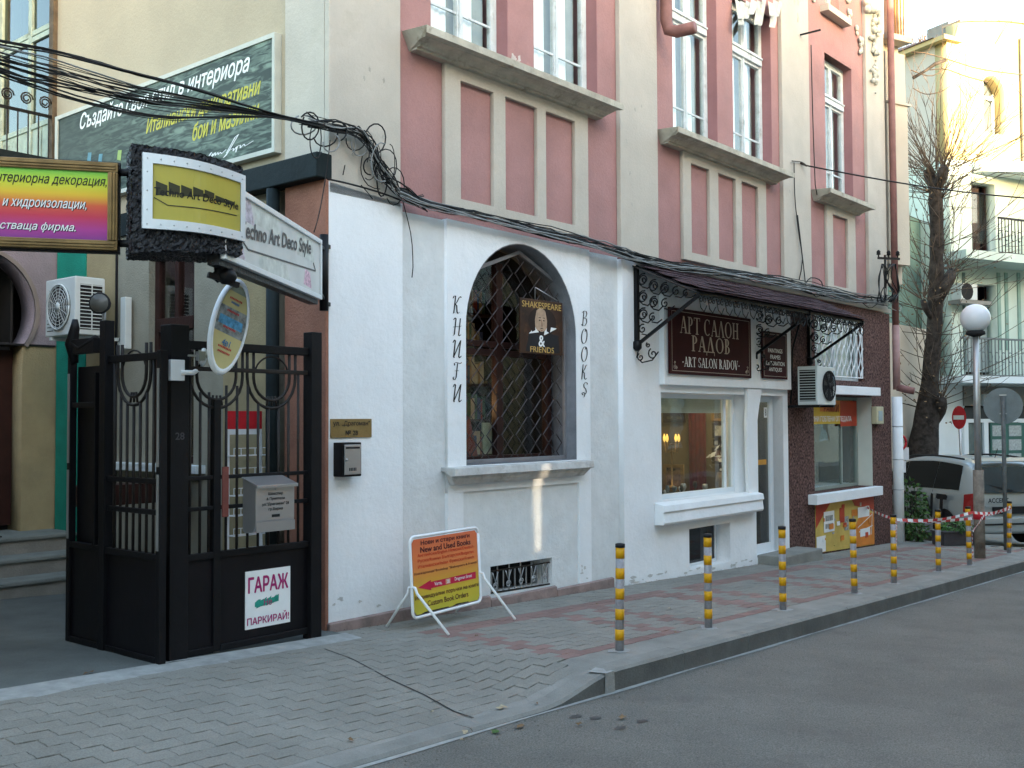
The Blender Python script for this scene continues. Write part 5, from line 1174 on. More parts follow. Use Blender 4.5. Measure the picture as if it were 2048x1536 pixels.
tc_ = bow(.56, .0); t0_, t1_ = bow(.45), bow(.68); tu = (bow(.9)-bow(.3)).normalized(); tn = Vector((tu.y, -tu.x, 0))
def curvetext(s_, t0, t1, fz, h, m, name='lettering', d=.0):
    o = text(name, s_, (0, 0, 0), (Vector((1, 0, 0)), Vector((0, 1, 0)), Vector((0, 0, 1))), m, yb_, 1., h, .12, .022, 0)
    for v in o.data.vertices:
        t = t0+(t1-t0)*(v.co.x+.5); c = bow(t, .0014+d+v.co.z); v.co = (c.x, c.y, zbot_(t)+(ztop_(t)-zbot_(t))*fz+v.co.y)
mb = MB(); rk = random.Random(3)
for i in range(7):                                   # scribbled black strokes across the lettering
    t = .115+.11*i; 
    for j in range(1):
        a_, b_ = bow(t, .0008+.0001*i), bow(t+.10, .0008+.0001*i); z_ = zbot_(t)+(ztop_(t)-zbot_(t))*(.55+rk.uniform(-.03, .03)); hz = .034*(1.15-t)
        mb.add([(a_.x, a_.y, z_-hz), (b_.x, b_.y, z_-hz*.9-.02*0), (b_.x, b_.y, z_+hz*.6), (a_.x, a_.y, z_+hz*1.3)], [(0, 1, 2, 3)])
mb.build('black_scribble', mat('dark_olive_print', (.035, .033, .012), .5), yb_)
curvetext('Techno Art Deco Style', .10, .92, .49, .058, mat('black_gloss_print', (.006, .006, .005), .4), d=.0015)
mb = MB(); pl = [(.10, .42), (.22, .33), (.9, .36)]
for (ta, fa_), (tb, fb_) in zip(pl[:-1], pl[1:]):
    for i in range(6):
        s0, s1 = i/6, (i+1)/6; t_a = ta+(tb-ta)*s0; t_b = ta+(tb-ta)*s1; a_ = bow(t_a, .002); b_ = bow(t_b, .002); h_ = lambda t, f: zbot_(t)+(ztop_(t)-zbot_(t))*f
        mb.bar((a_.x, a_.y, h_(t_a, fa_+(fb_-fa_)*s0)), (b_.x, b_.y, h_(t_b, fa_+(fb_-fa_)*s1)), .004)
mb.build('printed_line', blackp, yb_)
# black textured body behind the panel
def body(n_=18, m_=10):
    """rippled foam block following the bow"""
    rr = random.Random(9); mb = MB()
    front = [bow(-.085+1.06*i/n_, -.014) for i in range(n_+1)]; back = [A+cu_*(Lc*(-.02+.94*i/n_))-cn*(.34) for i in range(n_+1)]
    def wob(v, s_=.007): return Vector(v)+Vector((rr.uniform(-s_, s_), rr.uniform(-s_, s_), rr.uniform(-s_, s_)))
    zt_f = lambda t: ztop_(t)+.05; zb_f = lambda t: zbot_(t)-.13+.05*t
    def sheet(fn, a, b):
        vs = [wob(fn(i/a, j/b)) for i in range(a+1) for j in range(b+1)]
        mb.add(vs, [(i*(b+1)+j, (i+1)*(b+1)+j, (i+1)*(b+1)+j+1, i*(b+1)+j+1) for i in range(a) for j in range(b)])
    def L3(t, s_, z): f_ = bow(-.085+1.06*t, -.016); b_ = A+cu_*(Lc*(-.02+.94*t))-cn*.34; q_ = f_.lerp(b_, s_); return Vector((q_.x, q_.y, z))
    sheet(lambda t, s_: L3(t, 0, zb_f(t)+(zt_f(t)-zb_f(t))*s_), 60, 40); sheet(lambda t, s_: L3(t, 1, zb_f(t)+(zt_f(t)-zb_f(t))*s_), 20, 14)
    sheet(lambda t, s_: L3(t, s_, zb_f(t)), 60, 30); sheet(lambda t, s_: L3(t, s_, zt_f(t)), 50, 20)
    sheet(lambda t, s_: L3(0, t, zb_f(0)+(zt_f(0)-zb_f(0))*s_), 30, 40); sheet(lambda t, s_: L3(1, t, zb_f(1)+(zt_f(1)-zb_f(1))*s_), 30, 40)
    return mb.build('foam_body', bkm, yb_)
body()
# 3. white framed sign running to the wall
ts = thing('projecting_sign', 'long pale framed sign with grey lettering bolted to the corner pier', 'sign', (-1.1, -.8, 2.5))
q = aD(641, 540, 8.0); p = aD(447, 470, 5.95); u, v, n, L = frame3((p.x, p.y), (q.x, q.y), 0, 0); z1 = aD(641, 480, 8.).z; z0 = aD(641, 600, 8.).z
p = (p.x, p.y); k = .035
for a0, a1, b0, b1 in ((0, L, z1-k, z1), (0, L, z0, z0+k), (0, k, z0+k, z1-k), (L-k, L, z0+k, z1-k)):
    f = MB(); sbox(f, p, u, n, a0, a1, b0, b1, -.02, .015); f.build('frame', alu, ts, .004)
f = MB(); sbox(f, p, u, n, k, L-k, z0+k, z1-k, -.012, .0); f.build('panel', mat('pale_mottled_panel', (.52, .54, .53), .35, .12, 3), ts)
f = MB(); sbox(f, p, u, n, -.01, L, z0-.035, z1-.0, -.09, -.0205); f.build('backing', bkm, ts)
P3 = lambda a, z, d=.0008: Vector((p[0], p[1], 0))+u*a+n*d+Vector((0, 0, z))
gtxt = mat('grey_print', (.06, .06, .065), .5, .1, 5)
ur = u*cos(R(5.))+v*sin(R(5.)); text('lettering', 'Techno Art Deco Style', P3(L*.50, z0+(z1-z0)*.60, .002), (ur, v, n), gtxt, ts, L*.74, .135, .12, .03)
mb = MB(); zz = lambda f_: z0+(z1-z0)*f_
for a_, b_ in (((.06, .48), (.20, .26)), ((.20, .26), (.93, .44)), ((.93, .44), (.90, .55))): mb.bar(P3(L*a_[0], zz(a_[1]), .003), P3(L*b_[0], zz(b_[1]), .003), .010, .002, tuple(n))
mb.build('printed_line', gtxt, ts)
mot = mat('mottled_print', (.42, .38, .44), .5, .7, 26); mot2 = mat('pale_crystal_print', (.50, .53, .50), .5, .25, 12)
for (a0, a1, f0, f1, m_) in ((.04, .26, .62, .93, mot), (.05, .18, .10, .40, mot), (.26, .52, .66, .92, mot2), (.30, .62, .09, .30, mot2), (.70, .92, .55, .90, mot2)):
    f = MB(); f.add([P3(L*a0, zz(f0), .0006), P3(L*a1, zz(f0), .0006), P3(L*(a1-.04), zz(f1), .0006), P3(L*a0, zz(f1), .0006)], [(0, 1, 2, 3)]); f.build('printed_patch', m_, ts)
f = MB(); f.add([P3(L*.78, zz(.14), .0007), P3(L*.88, zz(.12), .0007), P3(L*.86, zz(.36), .0007), P3(L*.80, zz(.40), .0007)], [(0, 1, 2, 3)]); f.build('printed_emblem', mat('pink_violet_print', (.55, .36, .45), .5, .6, 40), ts)
mb = MB(); e = q+(-u)*0; zc = (z0+z1)/2
mb.tube([(-.10, -.06, z0-.06), (-.10, -.06, z1+.08)], .035, 10); mb.bar((q.x, q.y, z1-.05), (-.10, -.06, z1-.03), .02); mb.bar((q.x, q.y, z0+.05), (-.10, -.06, z0+.03), .02); mb.bar((-.10, -.06, z1), (.0, .0, z1), .03); mb.bar((-.10, -.06, z0), (.0, .0, z0), .03); mb.build('wall_bracket', black_iron, ts)
mb = MB(); a_ = aD(455, 470, 6.0)
for za, zb_ in ((2.62, 2.62), (3.0, 3.0)): mb.tube([aD(232, 345 if za > 2.8 else 487, 5.95), aD(268, 345 if za > 2.8 else 487, 5.9)], .022, 8)
mb.build('joining_arm', black_iron, yb_)
cl = MB(); c = aD(440, 545, 6.1); cl.tube([c+Vector((0, 0, .15)), c, c+Vector((-.03, .02, -.04))], .035, 8); cl.lathe([(.02, -.05), (.05, -.02), (.05, .03), (.02, .06)], c+Vector((.03, -.02, -.02)), 10, 'X'); cl.bar(c+Vector((-.08, 0, -.02)), c+Vector((.1, -.04, -.07)), .03); cl.build('spot_lamp', black_iron, yb_)

# ================================================================== GATE
gt = thing('garage_gate', 'black iron gate with barred upper half and scroll arches at the corner pier', 'gate', (-.9, -.15, 0))
Y = -.15; X0, XC, X1 = -1.45, -1.135, -.285
def GB(name, *a, m=black_iron, bevel=.004): return B(name, m, gt, *a, bevel=bevel)
GB('post', -1.525, -1.385, -.20, -.07, .03, 2.30); GB('post', -.335, -.235, -.20, -.10, .01, 2.32); GB('middle_post', -1.165, -1.108, Y-.02, Y+.03, .06, 1.80)
GB('top_beam', -1.384, -.336, Y-.02, Y+.03, 2.14, 2.20)
GB('lower_sheet', -1.384, -.336, Y, Y+.012, .07, .70, m=black_sheet)
for z, h in ((.70, .045), (.055, .045)): GB('rail', -1.384, -1.166, Y-.022, Y+.028, z, z+h); GB('rail', -1.107, -.336, Y-.022, Y+.028, z, z+h)
for z in (1.035, 1.245): GB('rail', -1.384, -1.166, Y-.012, Y+.012, z, z+.028); GB('rail', -1.107, -.336, Y-.012, Y+.012, z, z+.028)
GB('upper_rail', -1.384, -.336, Y-.012, Y+.012, 1.995, 2.025, m=rusty_iron)
def ug(c, r, zc, axis, par, k0=2.02):
    for rr_ in (r, r-.055):
        pts = [(a, z) for a, z in [(-rr_, zc+.20), (-rr_, zc)]+[(rr_*cos(R(t)), zc+rr_*1.05*sin(R(t))) for t in range(180, 361, 15)]+[(rr_, zc+.20)]]
        pts = [(a+(.02 if a < 0 else -.02)*0, z) for a, z in pts]
        mb = MB(); mb.tube([(c+a, Y, z) if axis == 'X' else (-1.6, c+a, z) for a, z in pts], .0115, 6); mb.build('scroll_arch', rusty_iron, par)
    mb = MB(); mb.tube([(c+(r-.06)*cos(R(t)), Y, zc+.0+.155*sin(R(t))) if axis == 'X' else (-1.6, c+(r-.06)*cos(R(t)), zc+.155*sin(R(t))) for t in range(20, 161, 14)], .007, 5); mb.build('inner_arc', rusty_iron, par)
    mb = MB()
    for d in (-.028, 0, .028): mb.tube([(c+d*1.6, Y, zc-r*1.05+.02) if axis == 'X' else (-1.6, c+d*1.6, zc-r*1.05+.02), (c+d, Y, zc-r*1.05+.09) if axis == 'X' else (-1.6, c+d, zc-r*1.05+.09)], .009, 5)
    mb.build('fan_scroll', rusty_iron, par)
ug(-1.135, .215, 1.965, 'X', gt); ug(-.665, .215, 1.965, 'X', gt)
def barX(x, z0, z1, m=rusty_iron): MB().tube([(x, Y, z0), (x, Y, z1)], .0105, 6).build('bar', m, gt)
for x in (-1.345, -1.265, -1.195): barX(x, .745, 1.99 if x < -1.33 else 1.85)
for i in range(8):
    x = -1.055+i*.0905; d = abs(x+.665); barX(x, .745, 1.965-math.sqrt(max(.0, .215**2-d*d))*1.05 if d < .215 else 1.995 if abs(x+.90) < .03 or x > -.44 else 1.90)
text('house_number', '28', (-1.455, -.2006, 1.55), FRY, mat('dull_grey_numeral', (.05, .05, .055), .6), gt, .07, .05, 0, .02)
GB('lock_plate', -1.10, -1.05, Y-.03, Y-.013, .98, 1.33, m=mat('red_primer', (.16, .05, .04), .7, .2, 9))
# the leaf folded inwards
lf = thing('open_gate_leaf', 'black gate leaf swung inward into the courtyard', 'gate', (-1.6, .35, .05))
XL = -1.6
def LB(name, y0, y1, z0, z1, m=black_iron, t=.025): return B(name, m, lf, XL-t, XL+t, y0, y1, z0, z1, bevel=.003)
LB('stile', -.24, -.19, .06, 2.12); LB('stile', .45, .53, .06, 2.36, t=.035); LB('stile', .955, 1.00, .06, 2.25); LB('stile', .60, .63, .75, 2.0)
LB('lower_sheet', -.189, .449, .07, .73, black_sheet, .006); LB('lower_sheet', .531, .954, .07, .75, black_sheet, .006)
LB('rail', -.189, .449, .73, .775); LB('rail', -.189, .449, .06, .10); LB('rail', .531, .954, .74, .78); LB('rail', .531, .954, .06, .10)
for z in (1.03, 1.235): LB('rail', -.189, .449, z, z+.035, t=.015)
LB('upper_rail', -.189, .449, 2.06, 2.11, t=.015); LB('rail', .631, .954, 1.75, 1.79, t=.015); LB('rail', .631, .954, 2.14, 2.25)
ug(.13, .21, 1.98, 'Y', lf)
for i in range(7):
    y = -.12+i*.083; d = abs(y-.13); MB().tube([(XL, y, .775), (XL, y, 1.98-math.sqrt(max(0, .21**2-d*d))*1.05 if d < .21 else 2.06)], .0105, 6).build('bar', rusty_iron, lf)
for y, z0_, z1_ in ((.975, 1.35, 2.0), (-.215, 1.35, 2.0), (.975, .8, 1.3), (-.215, .8, 1.3)): B('bright_edge', steel, lf, XL-.031, XL-.0255, y-.012, y+.012, z0_, z1_)
# dark cloth of cables and boards inside the folded leaf
B('inner_board', black_sheet, lf, XL+.03, XL+.05, .55, .95, .75, 2.05)
def flood(px, py, X, lab):
    c = aX(px, py, X); t = thing('floodlight', lab, 'lamp', tuple(c)); d = (Vector((-.75, -.6, .0))).normalized(); a = Vector((-d.y, d.x, 0))
    mb = MB(); mb.tube([c-d*.06, c-d*.02, c, c+d*.05, c+d*.055], [.03, .055, .062, .078, .070], 16); mb.build('housing', dark_in, t)
    mb = MB(); mb.tube([c+d*.056, c+d*.058], .066, 16); mb.build('lens', mat('lamp_lens', (.12, .12, .11), .15, .2, 9), t)
    mb = MB(); mb.tube([c-d*.03, c-d*.03-Vector((0, 0, .10)), c-d*.0-Vector((0, 0, .28))], .014, 6); mb.build('arm', steel, t)
flood(205, 608, -1.62, 'round floodlight on the tall post of the folded gate leaf')
mb = MB(); c = aX(150, 655, -1.6); mb.tube([c+Vector((0, 0, .06)), c, c-Vector((0, -.05, .12)), c-Vector((0, .0, .26))], [.02, .035, .05, .03], 8); mb.tube([c+Vector((0, -.3, -.1)), c+Vector((0, -.1, -.16)), c+Vector((0, .05, -.1))], .03, 8)
tag(mb.build('dark_spotlight', black_iron), 'dark spotlight crumpled on top of the folded gate leaf', 'lamp')
# oval sign on a white arm
ov = thing('oval_sign', 'tilted white rimmed oval sign on a white arm above the gate', 'sign', (-1.3, -.4, 2.2))
c = aD(458, 653, 7.1); ou = Vector((cos(R(8)), sin(R(8)), 0)); on = Vector((ou.y, -ou.x, 0)); tl = R(17)
u2 = ou*cos(tl)-Vector((0, 0, 1))*sin(tl); v2 = ou*sin(tl)+Vector((0, 0, 1))*cos(tl); rx, rz = .150, .335
E_ = lambda a, s=1., d=0., : c+u2*(rx*s*cos(a))+v2*(rz*s*sin(a))+on*d
n_ = 36; ra_ = [2*pi*i/n_ for i in range(n_)]
mb = MB(); rings = [(1, -.02), (1.03, .0), (1, .018), (.90, .018), (.90, .010)]
vs = [E_(a, s_, d_) for s_, d_ in rings for a in ra_]; mb.add(vs, [(i*n_+j, i*n_+(j+1) % n_, (i+1)*n_+(j+1) % n_, (i+1)*n_+j) for i in range(4) for j in range(n_)], True); mb.build('rim', whitep, ov)
MB().loft([E_(a, .9, -.02) for a in ra_], [E_(a, .9, .008) for a in ra_]).build('panel', mat('cream_yellow_print', (.55, .48, .22), .5, .1, 4), ov)
def band(name, f0, f1, m, d, s_=.9):
    a0, a1 = math.asin(f0), math.asin(f1); pts = [E_(a0+(a1-a0)*i/8, s_, d) for i in range(9)]+[E_(pi-a1+(a1-a0)*i/8, s_, d) for i in range(9)]
    MB().add(pts, [tuple(range(18))]).build(name, m, ov)
band('grey_band', -.20, .42, mat('grey_photo_print', (.22, .24, .24), .5, .6, 30), .009); band('blue_band', -.02, .24, mat('blue_print', (.08, .30, .52), .5, .5, 30), .0095, .72)
band('top_band', .80, .97, mat('grey_green_print', (.25, .27, .20), .5, .3, 20), .009)
for fz, w_ in ((.55, .62), (.47, .4), (.28, .6), (-.07, .62), (-.48, .66), (-.58, .6)):
    mb = MB(); cc = c+v2*(rz*fz)
    for i in range(9):
        a = -w_/2+w_*i/9; mb.add([cc+u2*(rx*2*.62*a)+on*.0105, cc+u2*(rx*2*.62*(a+w_/13))+on*.0105, cc+u2*(rx*2*.62*(a+w_/13))+v2*.014+on*.0105, cc+u2*(rx*2*.62*a)+v2*.014+on*.0105], [(0, 1, 2, 3)])
    mb.build('printed_line', redp if fz != .47 else mat('blue_ink', (.03, .15, .35), .5), ov)
text('lettering', '4в1', c+v2*(-rz*.36)+on*.010, (u2, v2, on), mat('blue_ink', (.03, .15, .35), .5), ov, .075, .045, .1, .02)
pm = aY(350, 742, -.21); e = c-v2*(rz*.72)-on*.03
mb = MB(); mb.box(pm.x-.045, pm.x+.06, -.235, -.201, pm.z-.065, pm.z+.075); mb.build('mounting_plate', whitep, ov, .004)
mb = MB(); mb.tube([(pm.x+.03, -.235, pm.z-.01), (pm.x+.10, -.27, pm.z-.01), aD(395, 740, 7.3), aD(407, 722, 7.2), aD(408, 700, 7.1)], .017, 8); mb.build('arm', whitep, ov)
mb = MB(); cc = aD(400, 712, 7.05); mb.bar(cc-Vector((.09, 0, 0)), cc+Vector((.12, 0, -.0)), .012); mb.box(cc.x-.02, cc.x+.03, cc.y-.02, cc.y+.02, cc.z-.03, cc.z+.03); mb.build('clamp', steel, ov)
# GARAGE sign
ps = thing('garage_notice', 'white parking notice with magenta letters and a green smear on the gate', 'sign', (-.7, -.16, .16))
B('panel', whiteprint, ps, -.893, -.498, Y-.008, Y-.001, .165, .575)
mag = mat('magenta_print', (.33, .02, .13), .6, .1, 9)
text('lettering', 'ГАРАЖ', (-.695, Y-.0085, .475), FRY, mag, ps, .355, .115, 0, .03); text('lettering', 'ПАРКИРАЙ!', (-.695, Y-.0085, .225), FRY, mag, ps, .37, .068, 0, .022); text('lettering', 'Не', (-.70, Y-.0085, .34), FRY, mag, ps, .07, .05, 0, .01)
mb = MB(); r_ = random.Random(2)
for i in range(14):
    x = -.80+i*.0135; mb.add([(x-.015, Y-.0095-.00005*i, .31+i*.0016+r_.uniform(-.008, .008)), (x+.02, Y-.0095-.00005*i, .312+i*.0016), (x+.022, Y-.0095-.00005*i, .362+i*.0016+r_.uniform(-.01, .008)), (x-.013, Y-.0095-.00005*i, .358+r_.uniform(-.01, .006))], [(0, 1, 2, 3)])
mb.build('green_smear', mat('teal_spray', (.02, .26, .20), .6, .3, 20), ps)
# silver letterbox on the gate
lb = thing('letterbox', 'silver steel letterbox with black lettering hung on the gate bars', 'letterbox', (-.65, -.3, .85))
bx0, bx1, by0, by1 = -.93, -.585, -.32, -.165
MB().prismX([(by1, .87), (by1, 1.24), (by0-.01, 1.185), (by0, 1.18), (by0, .95), (by0+.01, .90), (by0+.04, .865), (by1-.03, .855)], bx0+.004, bx1-.004).build('case', silver, lb, .004)
MB().prismX([(by1, 1.242), (by1, 1.252), (by0-.03, 1.197), (by0-.03, 1.175), (by0-.022, 1.175), (by0-.022, 1.19)], bx0-.006, bx1+.006).build('lid', silver, lb, .002)
for sx in (bx0+.001, bx1-.004): B('side', dark_in, lb, sx-.0, sx+.003, by0+.002, by1, .87, 1.18) if False else None
MB().prismX([(by0-.006, .865), (by0-.006, .935), (by0-.001, .935), (by0-.001, .865)], bx0+.004, bx1-.004).build('lip', silver, lb)
B('slot', blackp, lb, -.79, -.72, by0-.002, by0-.0005, .965, .985); MB().lathe([(.008, by0-.004), (.008, by0-.001)], (-.757, 0, 1.165), 8, 'Y').build('lock', steel, lb)
for tx, z, w_ in (('Шекспир', 1.13, .13), ('& Приятели', 1.095, .16), ('ул."Драгоман" 28', 1.058, .235), ('гр.Варна', 1.022, .125)): text('lettering', tx, (-.757, by0-.0006, z), FRY, blackp, lb, w_, .026, 0, .02)
# brass plaque, black letterbox
pq = thing('street_plaque', 'brass street address plaque above the black letterbox', 'plaque', (.22, -.01, 1.51)); B('plate', brass, pq, .012, .445, -.012, -.001, 1.512, 1.662, bevel=.002)
text('lettering', 'ул. „Драгоман"', (.228, -.0122, 1.622), FRY, blackp, pq, .39, .048, 0, .02); text('lettering', '№ 28', (.228, -.0122, 1.55), FRY, blackp, pq, .13, .04, 0, .02)
l2_ = thing('wall_letterbox', 'black letterbox with a silver door on the white pier', 'letterbox', (.14, -.1, 1.2)); B('case', black_iron, l2_, .045, .245, -.11, -.001, 1.205, 1.475, bevel=.006)
d_ = B('door', silver, l2_, .062, .232, -.118, -.1105, 1.222, 1.458, bevel=.003); B('slot', blackp, l2_, .075, .220, -.1195, -.1183, 1.425, 1.44); MB().lathe([(.011, -.126), (.011, -.1185)], (.08, 0, 1.34), 10, 'Y').build('lock', steel, l2_)
for i in range(5): B('vent', blackp, l2_, .11+i*.016, .119+i*.016, -.1192, -.1183, 1.25, 1.275)

# ================================================================== A-BOARD
ab = thing('pavement_sign', 'orange and yellow used book sign in a white tube frame on splayed legs', 'sign', (.85, -.45, -.03))
A0 = aG(828, 1240); C0 = Vector((.42, -.50, g(.42, -.5))); D0 = Vector((1.215, -.40, g(1.2, -.4)))
# panel plane runs between C0 and D0, top leaning slightly back
C0 = aY(826, 1225, -.47); D0 = aY(962, 1195, -.36); u = (D0-C0); u.z = 0; L = u.length; u.normalize(); n = Vector((u.y, -u.x, 0)); lean = R(3); v = (Vector((0, 0, 1))*cos(lean)-n*sin(lean)); nn = u.cross(v)
ob = C0+u*.0; zb0 = .085; ob = Vector((C0.x, C0.y, g(C0.x, C0.y)+zb0)); Hh = .68
ob.z = aY(830, 1237, C0.y).z; Hh = aY(830, 1075, C0.y).z-ob.z
Q = lambda a, h, d=0.: ob+u*a+v*h+nn*d
rc = .05; rim = [Q(L-rc+rc*cos(R(t)), Hh-rc+rc*sin(R(t))) for t in range(0, 91, 18)]+[Q(rc+rc*cos(R(t)), Hh-rc+rc*sin(R(t))) for t in range(90, 181, 18)]+[Q(rc+rc*cos(R(t)), rc+rc*sin(R(t))) for t in range(180, 271, 18)]+[Q(L-rc+rc*cos(R(t)), rc+rc*sin(R(t))) for t in range(270, 361, 18)]
mb = MB(); mb.tube(rim+[rim[0]], .0125, 8); mb.build('frame', whitep, ab)
for a in (.0, L):
    bs = Q(a, .16); s_ = -1 if a == 0 else 1
    f1 = Q(a, .16)-nn*.0; left = bs+n*-.26; right = bs+n*.36
    left.z = g(left.x, left.y)+.01; right.z = g(right.x, right.y)+.01
    mid1 = bs.lerp(left, .18)+Vector((0, 0, .075)); mid2 = bs.lerp(right, .14)+Vector((0, 0, .075)); top = bs+Vector((0, 0, .085))
    MB().tube([left, mid1, top-n*.03, top, top+n*.03, mid2, right], .0115, 8).build('leg', whitep, ab)
orp = bpy.data.materials.new('orange_yellow_print'); orp.use_nodes = True; rn = orp.node_tree.nodes; rl = orp.node_tree.links; MATS['orange_yellow_print'] = orp
ge = rn.new('ShaderNodeNewGeometry'); se = rn.new('ShaderNodeSeparateXYZ'); mr = rn.new('ShaderNodeMapRange'); cr = rn.new('ShaderNodeValToRGB')
rl.new(ge.outputs['Position'], se.inputs[0]); rl.new(se.outputs['Z'], mr.inputs[0]); mr.inputs[1].default_value = ob.z; mr.inputs[2].default_value = ob.z+Hh; rl.new(mr.outputs[0], cr.inputs[0]); rl.new(cr.outputs[0], rn['Principled BSDF'].inputs['Base Color']); rn['Principled BSDF'].inputs['Roughness'].default_value = .45
cr.color_ramp.elements[0].color = (.50, .46, .04, 1); cr.color_ramp.elements[1].color = (.66, .13, .05, 1)
for p_, c_ in ((.22, (.55, .44, .03)), (.42, (.60, .30, .03)), (.62, (.66, .19, .05))): e = cr.color_ramp.elements.new(p_); e.color = (*c_, 1)
mb = MB(); i_ = .022; inner = [Q(i_+.03, i_), Q(L-i_-.03, i_), Q(L-i_, i_+.03), Q(L-i_, Hh-i_-.03), Q(L-i_-.03, Hh-i_), Q(i_+.03, Hh-i_), Q(i_, Hh-i_-.03), Q(i_, i_+.03)]
mb.loft([p_-nn*.003 for p_ in inner], [p_+nn*.003 for p_ in inner]); mb.build('panel', orp, ab)
fr3 = (u, v, nn); dk = mat('dark_red_print', (.20, .01, .01), .6); rd2 = mat('red_orange_ink', (.50, .03, .01), .6); drk = mat('maroon_ink', (.09, .02, .02), .6)
for tx, f_, w_, h_, m_, b_ in (('Нови и стари книги', .905, .72, .046, drk, .03), ('New and Used Books', .825, .74, .048, drk, .03), ('Английски/English Немски/Deutsch', .755, .82, .034, rd2, .01), ('Руски/Russian Български/Bulgarian', .685, .82, .034, rd2, .01), ('Италиански/Italian Френски/French', .615, .82, .034, rd2, .01), ('Книжарница/ Bookshop "Shakespeare & Friends"', .535, .93, .026, drk, .01), ('Индивидуални поръчки на книги', .235, .93, .042, drk, .02), ('Custom Book Orders', .145, .60, .044, drk, .015)):
    text('lettering', tx, Q(L/2, Hh*f_, .0034), fr3, m_, ab, L*w_, h_, 0, b_)
mb = MB(); ar = [(.08, .365), (.26, .43), (.26, .405), (.93, .415), (.93, .325), (.26, .325), (.26, .30)]
mb.add([Q(L*a, Hh*b, .0045) for a, b in ar], [tuple(range(7))]); mb.build('red_arrow', mat('crimson_print', (.50, .01, .05), .5), ab)
text('lettering', 'Varna,', Q(L*.36, Hh*.367, .0042), fr3, whiteprint, ab, .10, .034, 0, .01); text('lettering', 'Dragoman Street', Q(L*.735, Hh*.37, .0042), fr3, whiteprint, ab, .245, .036, 0, .01)
mb = MB(); mb.add([Q(L*.47, Hh*.335, .0049), Q(L*.54, Hh*.335, .0049), Q(L*.54, Hh*.40, .0049), Q(L*.47, Hh*.40, .0049)], [(0, 1, 2, 3)]); mb.build('number_patch', mat('salmon_patch', (.66, .30, .20), .6), ab); text('lettering', '28', Q(L*.505, Hh*.367, .0050), fr3, whiteprint, ab, .035, .028, 0, .02)
mb = MB(); mb.add([Q(L*a, Hh*b, .0036) for a, b in ((.1, .03), (.16, .05), (.5, .045), (.5, .035))], [(0, 1, 2, 3)]); mb.add([Q(L*a, Hh*b, .0036) for a, b in ((.55, .035), (.62, .055), (.8, .045), (.8, .035))], [(0, 1, 2, 3)]); mb.build('peeled_edge', blackp, ab)

# ================================================================== AIR CONDITIONERS
def fan_disc(c, r, u, n, par, dark, grl):
    v = Vector((0, 0, 1)); c = Vector(c)
    MB().add([c+u*(r*cos(2*pi*i/28))+v*(r*sin(2*pi*i/28)) for i in range(28)], [tuple(range(28))]).build('fan_opening', dark, par)
    mb = MB()
    for i in range(5):
        a = 2*pi*i/5+.3; mb.add([c+n*.004+(u*cos(a+d)+v*sin(a+d))*(r*k_) for d, k_ in ((-.1, .22), (-.28, .86), (.28, .88), (.25, .24))], [(0, 1, 2, 3)])
    mb.build('fan_blade', mat('fan_blade_grey', (.10, .10, .10), .5), par)
    mb = MB()
    for k_ in (.35, .5, .65, .8, .92, 1.0): mb.tube([c+n*.014+u*(r*k_*cos(2*pi*i/24))+v*(r*k_*sin(2*pi*i/24)) for i in range(25)], .0032 if k_ < 1 else .009, 4)
    for i in range(14): a = 2*pi*i/14; mb.bar(c+n*.014+(u*cos(a)+v*sin(a))*r*.2, c+n*.014+(u*cos(a)+v*sin(a))*r, .004)
    mb.build('fan_guard', grl, par); MB().tube([c+n*.012, c+n*.02], r*.2, 14).build('hub', grl, par)
ac = thing('air_conditioner', 'white air conditioner with a louvred end on the courtyard wall', 'air conditioner', (-.42, 3.4, 2.48))
cy0, cy1 = aX(150, 610, -.54).y, aX(91, 610, -.54).y; z0, z1 = 2.47, 3.02; cx0, cx1 = -.54, -.24
B('case', ac_white, ac, cx0, cx1, cy0, cy1, z0, z1, bevel=.012)
fan_disc((cx0-.0015, cy0+.30, (z0+z1)/2), .215, Vector((0, -1, 0)), Vector((-1, 0, 0)), ac, dark_in, ac_white)
B('end_recess', dark_in, ac, cx0+.05, cx1-.03, cy0-.0015, cy0-.0005, z0+.05, z1-.07)
for i in range(13): B('louvre', ac_white, ac, cx0+.05, cx1-.03, cy0-.012, cy0-.002, z0+.06+i*.034, z0+.068+i*.034)
B('louvre_mullion', ac_white, ac, cx0+.155, cx0+.167, cy0-.014, cy0-.0125, z0+.05, z1-.07)
for i in range(9): B('grille_slot', blackp, ac, cx0-.0012, cx0-.0002, cy1-.16, cy1-.04, z0+.05+i*.035, z0+.058+i*.035)
MB().add([(cx0-.001, cy1-.07, z1-.10), (cx0-.001, cy1-.12, z1-.16), (cx0-.001, cy1-.17, z1-.10), (cx0-.001, cy1-.12, z1-.12)], [(0, 1, 2, 3)]).build('maker_mark', blackp, ac)
mb = MB(); mb.bar((cx0, cy0+.1, z0-.02), (-.0, cy0+.1, z0-.02), .03); mb.bar((cx0, cy1-.1, z0-.02), (.0, cy1-.1, z0-.02), .03); mb.bar((-.03, cy0+.1, z0-.3), (-.03, cy0+.1, z0), .03); mb.build('bracket', ac_white, ac)
B('pipe_cover', ac_white, ac, -.10, -.03, cy0-.12, cy0-.03, 2.35, 2.85, bevel=.006)
a2 = thing('air_conditioner', 'white air conditioner on the brown pier beside the frame shop', 'air conditioner', (8.5, -.3, 1.8))
cx0, cx1, yb0, yb1, z0, z1 = 8.16, 8.76, -.46, -.17, 1.83, 2.36
B('case', ac_white, a2, cx0, cx1, yb0, yb1, z0, z1, bevel=.01)
fan_disc((cx0+.36, yb0-.0015, (z0+z1)/2), .205, Vector((1, 0, 0)), Vector((0, -1, 0)), a2, dark_in, dark_in)
